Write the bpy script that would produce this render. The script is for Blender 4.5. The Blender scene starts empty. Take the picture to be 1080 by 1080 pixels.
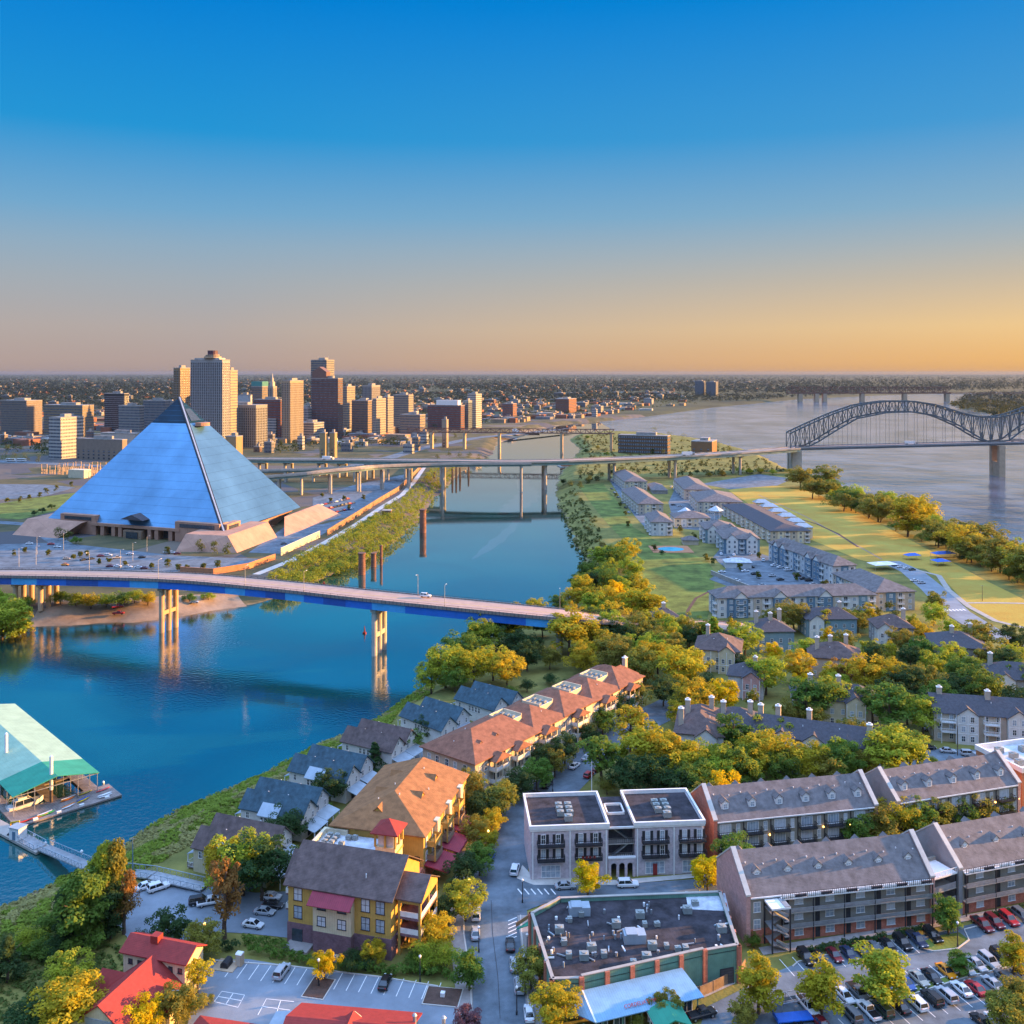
import bpy, math, random
import numpy as np
from mathutils import Vector, Matrix, noise as mnoise
R = math.radians
rnd = random.Random(11)
scene = bpy.context.scene
C = scene.collection
# ------------------------------------------------------------------ camera, sky, sun, exposure
H, F, HY, CX, W = 115.0, 1000.0, 393.0, 540.0, -6.0     # eye height, focal length and horizon row in photo pixels, water level
cam_d = bpy.data.cameras.new('camera'); cam = bpy.data.objects.new('camera', cam_d); C.objects.link(cam)
cam.location = (0, 0, H); cam.rotation_euler = (R(90), 0, 0)
cam_d.sensor_width = 36; cam_d.lens = 36 * F / 1080; cam_d.shift_y = -(540 - HY) / 1080
cam_d.clip_start = 1; cam_d.clip_end = 120000
scene.camera = cam
SUN_EL, SUN_AZ = R(9.5), R(14)                           # azimuth measured from +X towards +Y
world = bpy.data.worlds.new('World'); scene.world = world; world.use_nodes = True
def build_world():
    nt = world.node_tree; n = nt.nodes; l = nt.links
    for x in list(n): n.remove(x)
    out = n.new('ShaderNodeOutputWorld'); bg = n.new('ShaderNodeBackground'); bg.inputs[1].default_value = 0.13
    sky = n.new('ShaderNodeTexSky'); sky.sky_type = 'NISHITA'; sky.sun_disc = False
    sky.sun_elevation = SUN_EL; sky.sun_rotation = R(90) - SUN_AZ; sky.altitude = 100
    sky.air_density = 1.0; sky.dust_density = 1.6; sky.ozone_density = 3.0
    hs = n.new('ShaderNodeHueSaturation'); hs.inputs['Saturation'].default_value = 1.3; hs.inputs['Value'].default_value = 1.0
    # dusk tint: peach at the horizon, deep blue higher up, warmer towards the sun
    tc = n.new('ShaderNodeTexCoord'); sep = n.new('ShaderNodeSeparateXYZ')
    ramp = n.new('ShaderNodeValToRGB'); e = ramp.color_ramp.elements
    e[0].position = 0.0; e[0].color = SKY_RAMP[0][1]; e[1].position = 1.0; e[1].color = SKY_RAMP[-1][1]
    for p, c in SKY_RAMP[1:-1]:
        q = e.new(p); q.color = c
    ramp2 = n.new('ShaderNodeValToRGB'); e = ramp2.color_ramp.elements
    e[0].position = 0.0; e[0].color = SKY_WARM[0][1]; e[1].position = 1.0; e[1].color = SKY_WARM[-1][1]
    for p, c in SKY_WARM[1:-1]:
        q = e.new(p); q.color = c
    az = n.new('ShaderNodeMapRange'); az.inputs[1].default_value = -0.3; az.inputs[2].default_value = 0.6
    mixw = n.new('ShaderNodeMix'); mixw.data_type = 'RGBA'
    mix = n.new('ShaderNodeMix'); mix.data_type = 'RGBA'; mix.inputs[0].default_value = SKY_MIX
    l.new(tc.outputs['Generated'], sep.inputs[0]); l.new(sep.outputs[2], ramp.inputs[0]); l.new(sep.outputs[2], ramp2.inputs[0])
    l.new(sep.outputs[0], az.inputs[0]); l.new(az.outputs[0], mixw.inputs[0]); l.new(ramp.outputs[0], mixw.inputs[6]); l.new(ramp2.outputs[0], mixw.inputs[7])
    sc = n.new('ShaderNodeVectorMath'); sc.operation = 'SCALE'; sc.inputs[3].default_value = SKY_GAIN
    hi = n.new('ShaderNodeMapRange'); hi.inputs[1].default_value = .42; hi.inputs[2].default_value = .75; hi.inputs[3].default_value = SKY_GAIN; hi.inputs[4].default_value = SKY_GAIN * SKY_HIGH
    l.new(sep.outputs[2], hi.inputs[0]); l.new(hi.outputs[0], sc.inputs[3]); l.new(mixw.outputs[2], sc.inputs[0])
    l.new(sky.outputs[0], hs.inputs['Color']); l.new(hs.outputs[0], mix.inputs[6]); l.new(sc.outputs[0], mix.inputs[7])
    l.new(mix.outputs[2], bg.inputs[0]); l.new(bg.outputs[0], out.inputs[0])
SKY_MIX, SKY_GAIN, SKY_HIGH = 0.985, 2.4, 3.85      # SKY_HIGH: boost added to the sky overhead, out of the picture, for extra blue fill
SKY_RAMP = [(0, (.40, .30, .27, 1)), (.012, (.43, .33, .30, 1)), (.045, (.43, .37, .35, 1)), (.093, (.34, .385, .43, 1)), (.127, (.26, .385, .50, 1)), (.16, (.16, .365, .57, 1)), (.236, (.015, .28, .62, 1)), (.36, (.0, .20, .62, 1)), (.42, (.0, .18, .58, 1)), (.55, (.30, .44, .74, 1)), (.72, (.28, .43, .76, 1)), (1, (.24, .42, .80, 1))]
SKY_WARM = [(0, (.78, .39, .10, 1)), (.012, (.86, .46, .13, 1)), (.045, (.86, .56, .23, 1)), (.093, (.56, .46, .33, 1)), (.127, (.38, .42, .43, 1)), (.16, (.23, .39, .52, 1)), (.236, (.06, .30, .60, 1)), (.36, (.0, .22, .62, 1)), (.42, (.0, .20, .58, 1)), (.55, (.48, .52, .66, 1)), (.72, (.36, .46, .72, 1)), (1, (.24, .42, .80, 1))]
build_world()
sd = bpy.data.lights.new('sun', 'SUN'); sun = bpy.data.objects.new('sun', sd); C.objects.link(sun)
sd.energy = 5.0; sd.angle = R(0.6); sd.color = (1.0, .51, .15)
sdir = Vector((math.cos(SUN_AZ) * math.cos(SUN_EL), math.sin(SUN_AZ) * math.cos(SUN_EL), math.sin(SUN_EL)))
sun.rotation_euler = sdir.to_track_quat('Z', 'Y').to_euler()
vs = scene.view_settings; vs.view_transform = 'Standard'; vs.look = 'None'; vs.gamma = 1; vs.exposure = 1.77
scene.cycles.max_bounces = 6; scene.cycles.diffuse_bounces = 3; scene.cycles.glossy_bounces = 3; scene.cycles.transparent_max_bounces = 6
scene.cycles.caustics_reflective = False; scene.cycles.caustics_refractive = False; scene.cycles.volume_bounces = 0

# ------------------------------------------------------------------ helpers
def P(px, py, z=0.0):
    """photo pixel -> point at height z"""
    d = (H - z) * F / (py - HY); return Vector(((px - CX) * d / F, d, z))
def XA(px, D): return (px - CX) * D / F
def ZA(py, D): return H - (py - HY) * D / F
def frame(pl, pr, z=0):
    a, b = P(*pl, z), P(*pr, z); v = b - a
    return (a.x, a.y, 0), math.atan2(v.y, v.x), math.hypot(v.x, v.y)
ONES = 'zeroth first second third fourth fifth sixth seventh eighth ninth tenth eleventh twelfth thirteenth fourteenth fifteenth sixteenth seventeenth eighteenth nineteenth'.split()
TENS = {2: 'twent', 3: 'thirt', 4: 'fort', 5: 'fift', 6: 'sixt', 7: 'sevent', 8: 'eight', 9: 'ninet'}
def nth(i):
    if i < 20: return ONES[i]
    t, o = divmod(i % 100, 10) if i < 100 else divmod(i - 100, 10)
    if i >= 100: return 'hundred-and-' + nth(i - 100) if i > 100 else 'hundredth'
    return TENS[t] + ('ieth' if o == 0 else 'y-' + ONES[o])
def tag(o, label, cat=None, group=None, kind=None):
    if label: o['label'] = label
    if cat: o['category'] = cat
    if group: o['group'] = group
    if kind: o['kind'] = kind
    return o
def thing(name, label, cat, loc=(0, 0, 0), rz=0, group=None):
    o = bpy.data.objects.new(name, None); C.objects.link(o); o.empty_display_size = .5
    o.location = loc; o.rotation_euler = (0, 0, rz)
    return tag(o, label, cat, group)
def link(name, me, parent=None, loc=(0, 0, 0), rz=0, scale=None, color=None):
    o = bpy.data.objects.new(name, me); C.objects.link(o)
    o.parent = parent; o.location = loc; o.rotation_euler = (0, 0, rz)
    if scale: o.scale = scale
    if color: o.color = color
    return o
class MB:
    """collects shapes into one mesh; mi is the current material slot"""
    def __init__(s): s.v = []; s.f = []; s.m = []; s.mi = 0
    def add(s, vs, fs):
        n = len(s.v); s.v += [tuple(v) for v in vs]; s.f += [tuple(i + n for i in f) for f in fs]; s.m += [s.mi] * len(fs); return s
    def box(s, x0, x1, y0, y1, z0, z1):
        return s.add([(x0, y0, z0), (x1, y0, z0), (x1, y1, z0), (x0, y1, z0), (x0, y0, z1), (x1, y0, z1), (x1, y1, z1), (x0, y1, z1)],
                     [(3, 2, 1, 0), (4, 5, 6, 7), (0, 1, 5, 4), (1, 2, 6, 5), (2, 3, 7, 6), (3, 0, 4, 7)])
    def obox(s, c, ax, ay, hx, hy, z0, z1):
        c = Vector((c[0], c[1])); ax = Vector(ax[:2]).normalized(); ay = Vector(ay[:2]).normalized()
        q = [c - ax * hx - ay * hy, c + ax * hx - ay * hy, c + ax * hx + ay * hy, c - ax * hx + ay * hy]
        return s.prism([(p.x, p.y) for p in q], z0, z1)
    def prism(s, poly, z0, z1):
        a = sum(poly[i][0] * poly[(i + 1) % len(poly)][1] - poly[(i + 1) % len(poly)][0] * poly[i][1] for i in range(len(poly)))
        if a < 0: poly = poly[::-1]
        n = len(poly)
        return s.add([(x, y, z0) for x, y in poly] + [(x, y, z1) for x, y in poly],
                     [tuple(range(n))[::-1], tuple(range(n, 2 * n))] + [(i, (i + 1) % n, n + (i + 1) % n, n + i) for i in range(n)])
    def ext(s, prof, a0, a1, axis='x'):
        """profile of (u, z) points extruded along an axis"""
        n = len(prof)
        if axis == 'x': vs = [(a0, u, z) for u, z in prof] + [(a1, u, z) for u, z in prof]
        else: vs = [(u, a0, z) for u, z in prof] + [(u, a1, z) for u, z in prof]
        ar = sum(prof[i][0] * prof[(i + 1) % n][1] - prof[(i + 1) % n][0] * prof[i][1] for i in range(n))
        fs = [tuple(range(n))[::-1], tuple(range(n, 2 * n))] + [(i, (i + 1) % n, n + (i + 1) % n, n + i) for i in range(n)]
        if (ar < 0) != (axis == 'y'): fs = [f[::-1] for f in fs]
        return s.add(vs, fs)
    def tube(s, p, q, r, n=6, r2=None):
        p, q = Vector(p), Vector(q); r2 = r if r2 is None else r2; d = (q - p).normalized()
        a = d.orthogonal().normalized(); b = d.cross(a)
        vs = [p + (a * math.cos(t) + b * math.sin(t)) * r for t in (2 * math.pi * i / n for i in range(n))] + \
             [q + (a * math.cos(t) + b * math.sin(t)) * r2 for t in (2 * math.pi * i / n for i in range(n))]
        return s.add(vs, [tuple(range(n))[::-1], tuple(range(n, 2 * n))] + [(i, (i + 1) % n, n + (i + 1) % n, n + i) for i in range(n)])
    def bar(s, p, q, w, h):
        p, q = Vector(p), Vector(q); d = (q - p).normalized(); up = Vector((0, 0, 1))
        if abs(d.z) > .99: up = Vector((0, 1, 0))
        a = d.cross(up).normalized() * (w / 2); b = a.cross(d).normalized() * (h / 2)
        vs = [p - a - b, p + a - b, p + a + b, p - a + b, q - a - b, q + a - b, q + a + b, q - a + b]
        return s.add(vs, [(0, 1, 2, 3), (7, 6, 5, 4), (0, 4, 5, 1), (1, 5, 6, 2), (2, 6, 7, 3), (3, 7, 4, 0)])
    def mesh(s, name, mats, smooth=False):
        me = bpy.data.meshes.new(name); me.from_pydata(s.v, [], s.f)
        for m in (mats if isinstance(mats, (list, tuple)) else [mats]): me.materials.append(m)
        if any(s.m): me.polygons.foreach_set('material_index', s.m)
        if smooth: me.polygons.foreach_set('use_smooth', [True] * len(s.f))
        me.update(); return me
    def build(s, name, mats, parent=None, loc=(0, 0, 0), rz=0, smooth=False):
        return link(name, s.mesh(name, mats, smooth), parent, loc, rz)

# ------------------------------------------------------------------ materials
def lin(c): return tuple((x / 12.92 if x <= .04045 else ((x + .055) / 1.055) ** 2.4) for x in c)
def mat(name, col, rough=.8, var=.18, scale=.6, metal=0.0, bump=0.0, bscale=None, pat=None, spec=.3, obcol=False, world_co=False, col2=None, stretch=None, emit=0, trans=0.0):
    m = bpy.data.materials.new(name); m.use_nodes = True; nt = m.node_tree; n = nt.nodes; l = nt.links
    b = n['Principled BSDF']; b.inputs['Roughness'].default_value = rough; b.inputs['Metallic'].default_value = metal
    b.inputs['Specular IOR Level'].default_value = spec
    if world_co:
        g = n.new('ShaderNodeNewGeometry'); co = g.outputs['Position']
    else:
        g = n.new('ShaderNodeTexCoord'); co = g.outputs['Object']
    if stretch:
        mp = n.new('ShaderNodeMapping'); mp.inputs['Scale'].default_value = stretch; l.new(co, mp.inputs[0]); nco = mp.outputs[0]
    else: nco = co
    nz = n.new('ShaderNodeTexNoise'); nz.inputs['Scale'].default_value = scale; nz.inputs['Detail'].default_value = 5; nz.inputs['Roughness'].default_value = .65
    l.new(nco, nz.inputs['Vector'])
    rp = n.new('ShaderNodeMapRange'); rp.inputs[1].default_value = .32; rp.inputs[2].default_value = .68; l.new(nz.outputs['Fac'], rp.inputs[0])
    mx = n.new('ShaderNodeMix'); mx.data_type = 'RGBA'; l.new(rp.outputs[0], mx.inputs[0])
    lo = tuple(max(0, c * (1 - var)) for c in col); hi = tuple(min(1, c * (1 + var)) for c in (col2 or col))
    mx.inputs[6].default_value = (*lo, 1); mx.inputs[7].default_value = (*hi, 1)
    res = mx.outputs[2]
    if obcol:
        oi = n.new('ShaderNodeObjectInfo'); mu = n.new('ShaderNodeMix'); mu.data_type = 'RGBA'; mu.blend_type = 'MULTIPLY'; mu.inputs[0].default_value = 1
        l.new(res, mu.inputs[6]); l.new(oi.outputs['Color'], mu.inputs[7]); res = mu.outputs[2]
    hgt = None
    if pat:
        kind = pat[0]
        sep = n.new('ShaderNodeSeparateXYZ'); l.new(co, sep.inputs[0])
        ad = n.new('ShaderNodeMath'); ad.operation = 'ADD'; l.new(sep.outputs[0], ad.inputs[0]); l.new(sep.outputs[1], ad.inputs[1])
        cb = n.new('ShaderNodeCombineXYZ')
        if kind == 'brick':      # (brick, mortar colour, brick length, brick height, mortar size, strength)
            l.new(ad.outputs[0], cb.inputs[0]); l.new(sep.outputs[2], cb.inputs[1])
            t = n.new('ShaderNodeTexBrick'); t.inputs['Scale'].default_value = 1; t.inputs['Brick Width'].default_value = pat[2]; t.inputs['Row Height'].default_value = pat[3]
            t.inputs['Mortar Size'].default_value = pat[4]; t.inputs['Color1'].default_value = (1, 1, 1, 1); t.inputs['Color2'].default_value = (.75, .75, .75, 1)
            t.inputs['Mortar'].default_value = (*pat[1], 1); t.offset = pat[6] if len(pat) > 6 else .5
            l.new(cb.outputs[0], t.inputs['Vector'])
            mu = n.new('ShaderNodeMix'); mu.data_type = 'RGBA'; mu.blend_type = 'MULTIPLY'; mu.inputs[0].default_value = pat[5]
            l.new(res, mu.inputs[6]); l.new(t.outputs['Color'], mu.inputs[7]); res = mu.outputs[2]; hgt = t.outputs['Fac']
        else:                    # (lines, 'z' | 'xy' | 'x' | 'y', spacing, width fraction, darkening)
            src = {'z': sep.outputs[2], 'xy': ad.outputs[0], 'x': sep.outputs[0], 'y': sep.outputs[1]}[pat[1]]
            dv = n.new('ShaderNodeMath'); dv.operation = 'DIVIDE'; l.new(src, dv.inputs[0]); dv.inputs[1].default_value = pat[2]
            fr = n.new('ShaderNodeMath'); fr.operation = 'FRACT'; l.new(dv.outputs[0], fr.inputs[0])
            lt = n.new('ShaderNodeMath'); lt.operation = 'LESS_THAN'; l.new(fr.outputs[0], lt.inputs[0]); lt.inputs[1].default_value = pat[3]
            mu = n.new('ShaderNodeMix'); mu.data_type = 'RGBA'; mu.blend_type = 'MULTIPLY'; l.new(lt.outputs[0], mu.inputs[0])
            l.new(res, mu.inputs[6]); d = pat[4]; mu.inputs[7].default_value = (d, d, d, 1); res = mu.outputs[2]; hgt = lt.outputs[0]
    l.new(res, b.inputs['Base Color'])
    if bump:
        bp = n.new('ShaderNodeBump'); bp.inputs['Strength'].default_value = bump; bp.inputs['Distance'].default_value = .3
        nb = n.new('ShaderNodeTexNoise'); nb.inputs['Scale'].default_value = bscale or scale * 4; nb.inputs['Detail'].default_value = 4; l.new(nco, nb.inputs['Vector'])
        l.new(nb.outputs['Fac'], bp.inputs['Height']); l.new(bp.outputs[0], b.inputs['Normal'])
    elif hgt is not None:
        bp = n.new('ShaderNodeBump'); bp.inputs['Strength'].default_value = .4; bp.inputs['Distance'].default_value = .05; bp.invert = True
        l.new(hgt, bp.inputs['Height']); l.new(bp.outputs[0], b.inputs['Normal'])
    if trans:
        tr = n.new('ShaderNodeBsdfTranslucent'); ms = n.new('ShaderNodeMixShader'); ms.inputs[0].default_value = trans
        l.new(res, tr.inputs[0]); l.new(b.outputs[0], ms.inputs[1]); l.new(tr.outputs[0], ms.inputs[2]); l.new(ms.outputs[0], n['Material Output'].inputs[0])
    if emit:
        b.inputs['Emission Color'].default_value = (*col, 1); b.inputs['Emission Strength'].default_value = emit
    return m
M = {}
def defm(k, *a, **kw): M[k] = mat(k, *a, **kw)
# ground
defm('asphalt', (.12, .15, .175), .9, .42, .15, world_co=True, bump=.1, bscale=3)
defm('old_asphalt', (.20, .235, .27), .9, .2, .12, world_co=True, bump=.1, bscale=3)
defm('bridge_road', (.42, .29, .23), .85, .12, .3, world_co=True)
defm('concrete', (.36, .33, .29), .85, .18, .35, bump=.1, bscale=2)
defm('pale_concrete', (.50, .47, .42), .85, .15, .35)
defm('tan_concrete', (.45, .33, .22), .85, .15, .2)
defm('paving', (.30, .27, .25), .9, .2, .5, world_co=True)
defm('paint', (.72, .72, .70), .7, .12, 2, world_co=True)
defm('yellow_paint', (.6, .42, .05), .7, .15, 2, world_co=True)
defm('lawn', (.12, .155, .03), .95, .5, .09, world_co=True, bump=.5, bscale=1.2)
defm('dry_field', (.56, .32, .045), .95, .3, .045, world_co=True, bump=.6, bscale=.7, col2=(.32, .25, .045))
defm('dirt', (.30, .21, .14), .95, .3, .12, world_co=True, bump=.3, bscale=1)
defm('mulch', (.10, .06, .045), .95, .3, .6, world_co=True, bump=.4, bscale=3)
# walls
defm('mustard', (.48, .31, .08), .85, .12, .5, pat=('lines', 'xy', .4, .12, .75))
defm('cream', (.58, .50, .33), .85, .12, .5, pat=('lines', 'xy', .5, .1, .8))
defm('plum_brick', (.22, .13, .15), .85, .25, 1, pat=('brick', (.6, .55, .5), .5, .16, .02, .7))
defm('beige', (.50, .42, .33), .85, .12, .4, pat=('lines', 'z', .2, .15, .85))
defm('white_wall', (.66, .64, .60), .8, .1, .4, pat=('lines', 'z', .2, .15, .86))
defm('pale_wall', (.55, .56, .56), .8, .1, .4, pat=('lines', 'z', .2, .15, .86))
defm('blue_wall', (.13, .22, .30), .8, .12, .4, pat=('lines', 'z', .2, .15, .8))
defm('teal_wall', (.20, .30, .34), .8, .12, .4, pat=('lines', 'z', .2, .15, .82))
defm('grey_wall', (.27, .27, .27), .8, .15, .4, pat=('lines', 'z', .2, .15, .82))
defm('olive_wall', (.29, .265, .215), .85, .15, .4, pat=('lines', 'z', .22, .15, .78))
defm('red_brick', (.56, .20, .13), .85, .22, 1, pat=('brick', (.7, .6, .55), .5, .16, .02, .6))
defm('pink_brick', (.56, .32, .28), .85, .2, 1, pat=('brick', (.75, .7, .68), .5, .16, .02, .6))
defm('grey_brick', (.55, .48, .50), .85, .22, 1, pat=('brick', (.75, .7, .7), .5, .16, .02, .5))
defm('green_wall', (.14, .28, .21), .8, .15, .5, pat=('lines', 'xy', .5, .1, .8))
defm('white_trim', (.74, .73, .70), .6, .08, .8)
defm('cream_wall', (.62, .54, .38), .85, .1, .4)
defm('terracotta', (.45, .20, .10), .85, .15, .4)
# roofs
defm('brown_roof', (.125, .088, .08), .9, .32, .6, pat=('lines', 'z', .16, .25, .8))
defm('tan_roof', (.29, .135, .055), .9, .26, .6, pat=('lines', 'z', .12, .25, .85))
defm('red_brown_roof', (.24, .105, .065), .9, .28, .6, pat=('lines', 'z', .13, .25, .82))
defm('blue_roof', (.05, .095, .12), .85, .32, .6, pat=('lines', 'z', .18, .25, .8))
defm('grey_roof', (.17, .15, .145), .9, .32, .5, pat=('lines', 'z', .18, .25, .82))
defm('dark_roof', (.085, .08, .09), .9, .22, 1.2, pat=('lines', 'z', .18, .25, .8))
defm('red_roof', (.28, .035, .03), .7, .15, 1, pat=('lines', 'z', .14, .22, .8))
defm('maroon_roof', (.27, .035, .055), .6, .12, .6, pat=('lines', 'x', .45, .14, .7))
defm('tin_roof', (.20, .36, .50), .45, .12, .5, metal=.2, pat=('lines', 'x', .45, .12, .75))
defm('green_tin', (.035, .27, .17), .75, .15, .25, pat=('lines', 'x', 1.0, .06, .85))
defm('cream_tin', (.30, .44, .31), .8, .12, .25, pat=('lines', 'x', 1.0, .06, .88))
defm('tar_roof', (.04, .036, .042), .95, .6, .35, bump=.2, bscale=2)
defm('white_flat', (.50, .53, .57), .8, .3, .5)
# windows, metal
defm('glass', (.035, .05, .065), .12, .4, .9, spec=.8)
defm('pale_glass', (.32, .38, .43), .2, .35, .7, spec=.6)
defm('lit_window', (1, .5, .12), .5, .1, 1, emit=2.2)
defm('blind', (.52, .55, .57), .5, .2, 1.2)
defm('dark_metal', (.045, .045, .05), .55, .2, 1, metal=.3)
defm('steel', (.36, .37, .38), .45, .2, .7, metal=.5)
defm('ac_unit', (.29, .315, .30), .6, .15, 1, pat=('lines', 'z', .18, .3, .6))
defm('wood', (.26, .18, .12), .85, .3, .7, pat=('lines', 'xy', .3, .1, .65))
defm('deck_wood', (.24, .20, .18), .85, .3, .7, pat=('lines', 'x', .6, .08, .6))
defm('bark', (.11, .08, .06), .95, .3, 2, bump=.3)
defm('white_metal', (.75, .75, .74), .4, .08, 1)
defm('blue_tarp', (.02, .12, .5), .5, .1, 1)
defm('tin_plain', (.33, .39, .44), .45, .12, .5, metal=.2)
# car paints share one material tinted by the object's own colour
defm('car_paint', (.9, .9, .9), .28, .03, .5, spec=.6, obcol=True)
defm('tyre', (.015, .015, .016), .8, .2, 2)
defm('rim', (.5, .5, .5), .3, .1, 2, metal=.8)
defm('head_lamp', (.8, .82, .8), .15, .05, 3, spec=.8)
defm('tail_lamp', (.4, .01, .01), .2, .05, 3, spec=.8)
defm('car_glass', (.02, .025, .03), .08, .2, .5, spec=.9)
def leafmat(name, col, var=.45, tr=.5):
    return mat(name, col, .7, var, .45, spec=.15, obcol=True, trans=tr)
M['leaf'] = leafmat('leaf', (1, 1, 1))
# ------------------------------------------------------------------ land and water
def wl(pts): return [tuple(P(x, y, W).xy) for x, y in pts]
city_px = [(0, 663), (33, 660), (143, 656), (200, 648), (262, 638), (300, 628), (337, 611), (373, 597), (410, 577), (433, 557), (460, 524), (483, 501), (505, 487), (519, 480), (525, 468), (533, 459), (556, 453), (600, 447), (642, 444), (690, 438.6), (751, 430), (845, 421), (930, 417), (1010, 414.5), (1080, 413)]
city = wl(city_px) + [(6500, 6900), (90000, 30000), (90000, 90000), (-90000, 90000), (-90000, 300), (-600, 380)]
isl_px = [(0, 958), (29, 943), (67, 920), (120, 899), (154, 877), (188, 856), (242, 829), (309, 799), (339, 783), (394, 756), (431, 738), (452, 722), (470, 702), (510, 672), (560, 650), (618, 628), (620, 613), (613, 587), (600, 560), (587, 530), (585, 516), (590, 500), (600, 487), (612, 474), (600, 464), (606, 460), (640, 456), (700, 459), (755, 467), (800, 479), (835, 497), (870, 505), (905, 520), (950, 545), (1000, 566), (1080, 600), (1250, 680)]
island = wl(isl_px) + [(900, 60), (900, -600), (-700, -600), (-320, 60)]
west_px = [(1000, 425.5), (1012, 431), (1052, 438), (1080, 437)]
west = wl(west_px) + [(2600, 2300), (90000, -5000), (90000, 22000), (5200, 5600), (2900, 5300), (2350, 4900)]
def sdist(X, Y, poly):
    """signed distance (positive inside) of many points to a polygon"""
    px = np.array([p[0] for p in poly]); py = np.array([p[1] for p in poly]); n = len(px)
    d2 = np.full(X.shape, 1e18); ins = np.zeros(X.shape, bool)
    for i in range(n):
        ax, ay, bx, by = px[i], py[i], px[(i + 1) % n], py[(i + 1) % n]
        ex, ey = bx - ax, by - ay; t = np.clip(((X - ax) * ex + (Y - ay) * ey) / (ex * ex + ey * ey + 1e-9), 0, 1)
        d2 = np.minimum(d2, (X - ax - t * ex) ** 2 + (Y - ay - t * ey) ** 2)
        c = ((ay > Y) != (by > Y)); xi = ax + (Y - ay) * ex / (ey if abs(ey) > 1e-9 else 1e-9)
        ins ^= c & (X < xi)
    return np.where(ins, 1, -1) * np.sqrt(d2)
def shore(X, Y):
    return np.maximum(np.maximum(sdist(X, Y, city), sdist(X, Y, island)), sdist(X, Y, west))
def wob(X, Y): return np.sin(X * .11 + Y * .07) * 1.3 + np.sin(X * .31 - Y * .23 + 1) * .8
def ground_z(X, Y):
    s = shore(X, Y) + wob(X, Y) * (np.abs(X) < 900)
    t = np.clip(s / 20.0, 0, 1); up = t * t * (3 - 2 * t)
    return np.where(s > 0, W + 6 * up, W - np.minimum(4, -s * .3))
def gz(x, y): return float(ground_z(np.array([float(x)]), np.array([float(y)]))[0])
def PG(px, py):
    """photo pixel -> the point where its line of sight meets the ground"""
    z = 0.0
    for _ in range(40): p = P(px, py, z); z += .35 * (gz(p.x, p.y) - z)
    return P(px, py, z)
def axis(lo, hi, step, far_lo, far_hi, g):
    a = list(np.arange(lo, hi + .01, step))
    s = step
    while a[-1] < far_hi: s *= g; a.append(a[-1] + s)
    s = step
    while a[0] > far_lo: s *= g; a.insert(0, a[0] - s)
    return np.array(a)
xs = axis(-328, 420, 4, -60000, 60000, 1.05); ys = axis(120, 1040, 4, -500, 60000, 1.022)
GX, GY = np.meshgrid(xs, ys); GZ = ground_z(GX, GY)
def grid_mesh(name, GX, GY, GZ, mats, midx=None):
    h, w = GX.shape; me = bpy.data.meshes.new(name)
    co = np.stack([GX, GY, GZ], -1).reshape(-1, 3); idx = np.arange(h * w).reshape(h, w)
    fc = np.stack([idx[:-1, :-1], idx[:-1, 1:], idx[1:, 1:], idx[1:, :-1]], -1).reshape(-1, 4)
    me.vertices.add(len(co)); me.vertices.foreach_set('co', co.ravel().astype(np.float32))
    me.loops.add(fc.size); me.loops.foreach_set('vertex_index', fc.ravel().astype(np.int32))
    me.polygons.add(len(fc)); me.polygons.foreach_set('loop_start', np.arange(0, fc.size, 4, dtype=np.int32))
    for m in mats: me.materials.append(m)
    if midx is not None: me.polygons.foreach_set('material_index', midx.ravel().astype(np.int32))
    me.polygons.foreach_set('use_smooth', np.ones(len(fc), bool))
    me.update(calc_edges=True); me.validate(); return me
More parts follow.
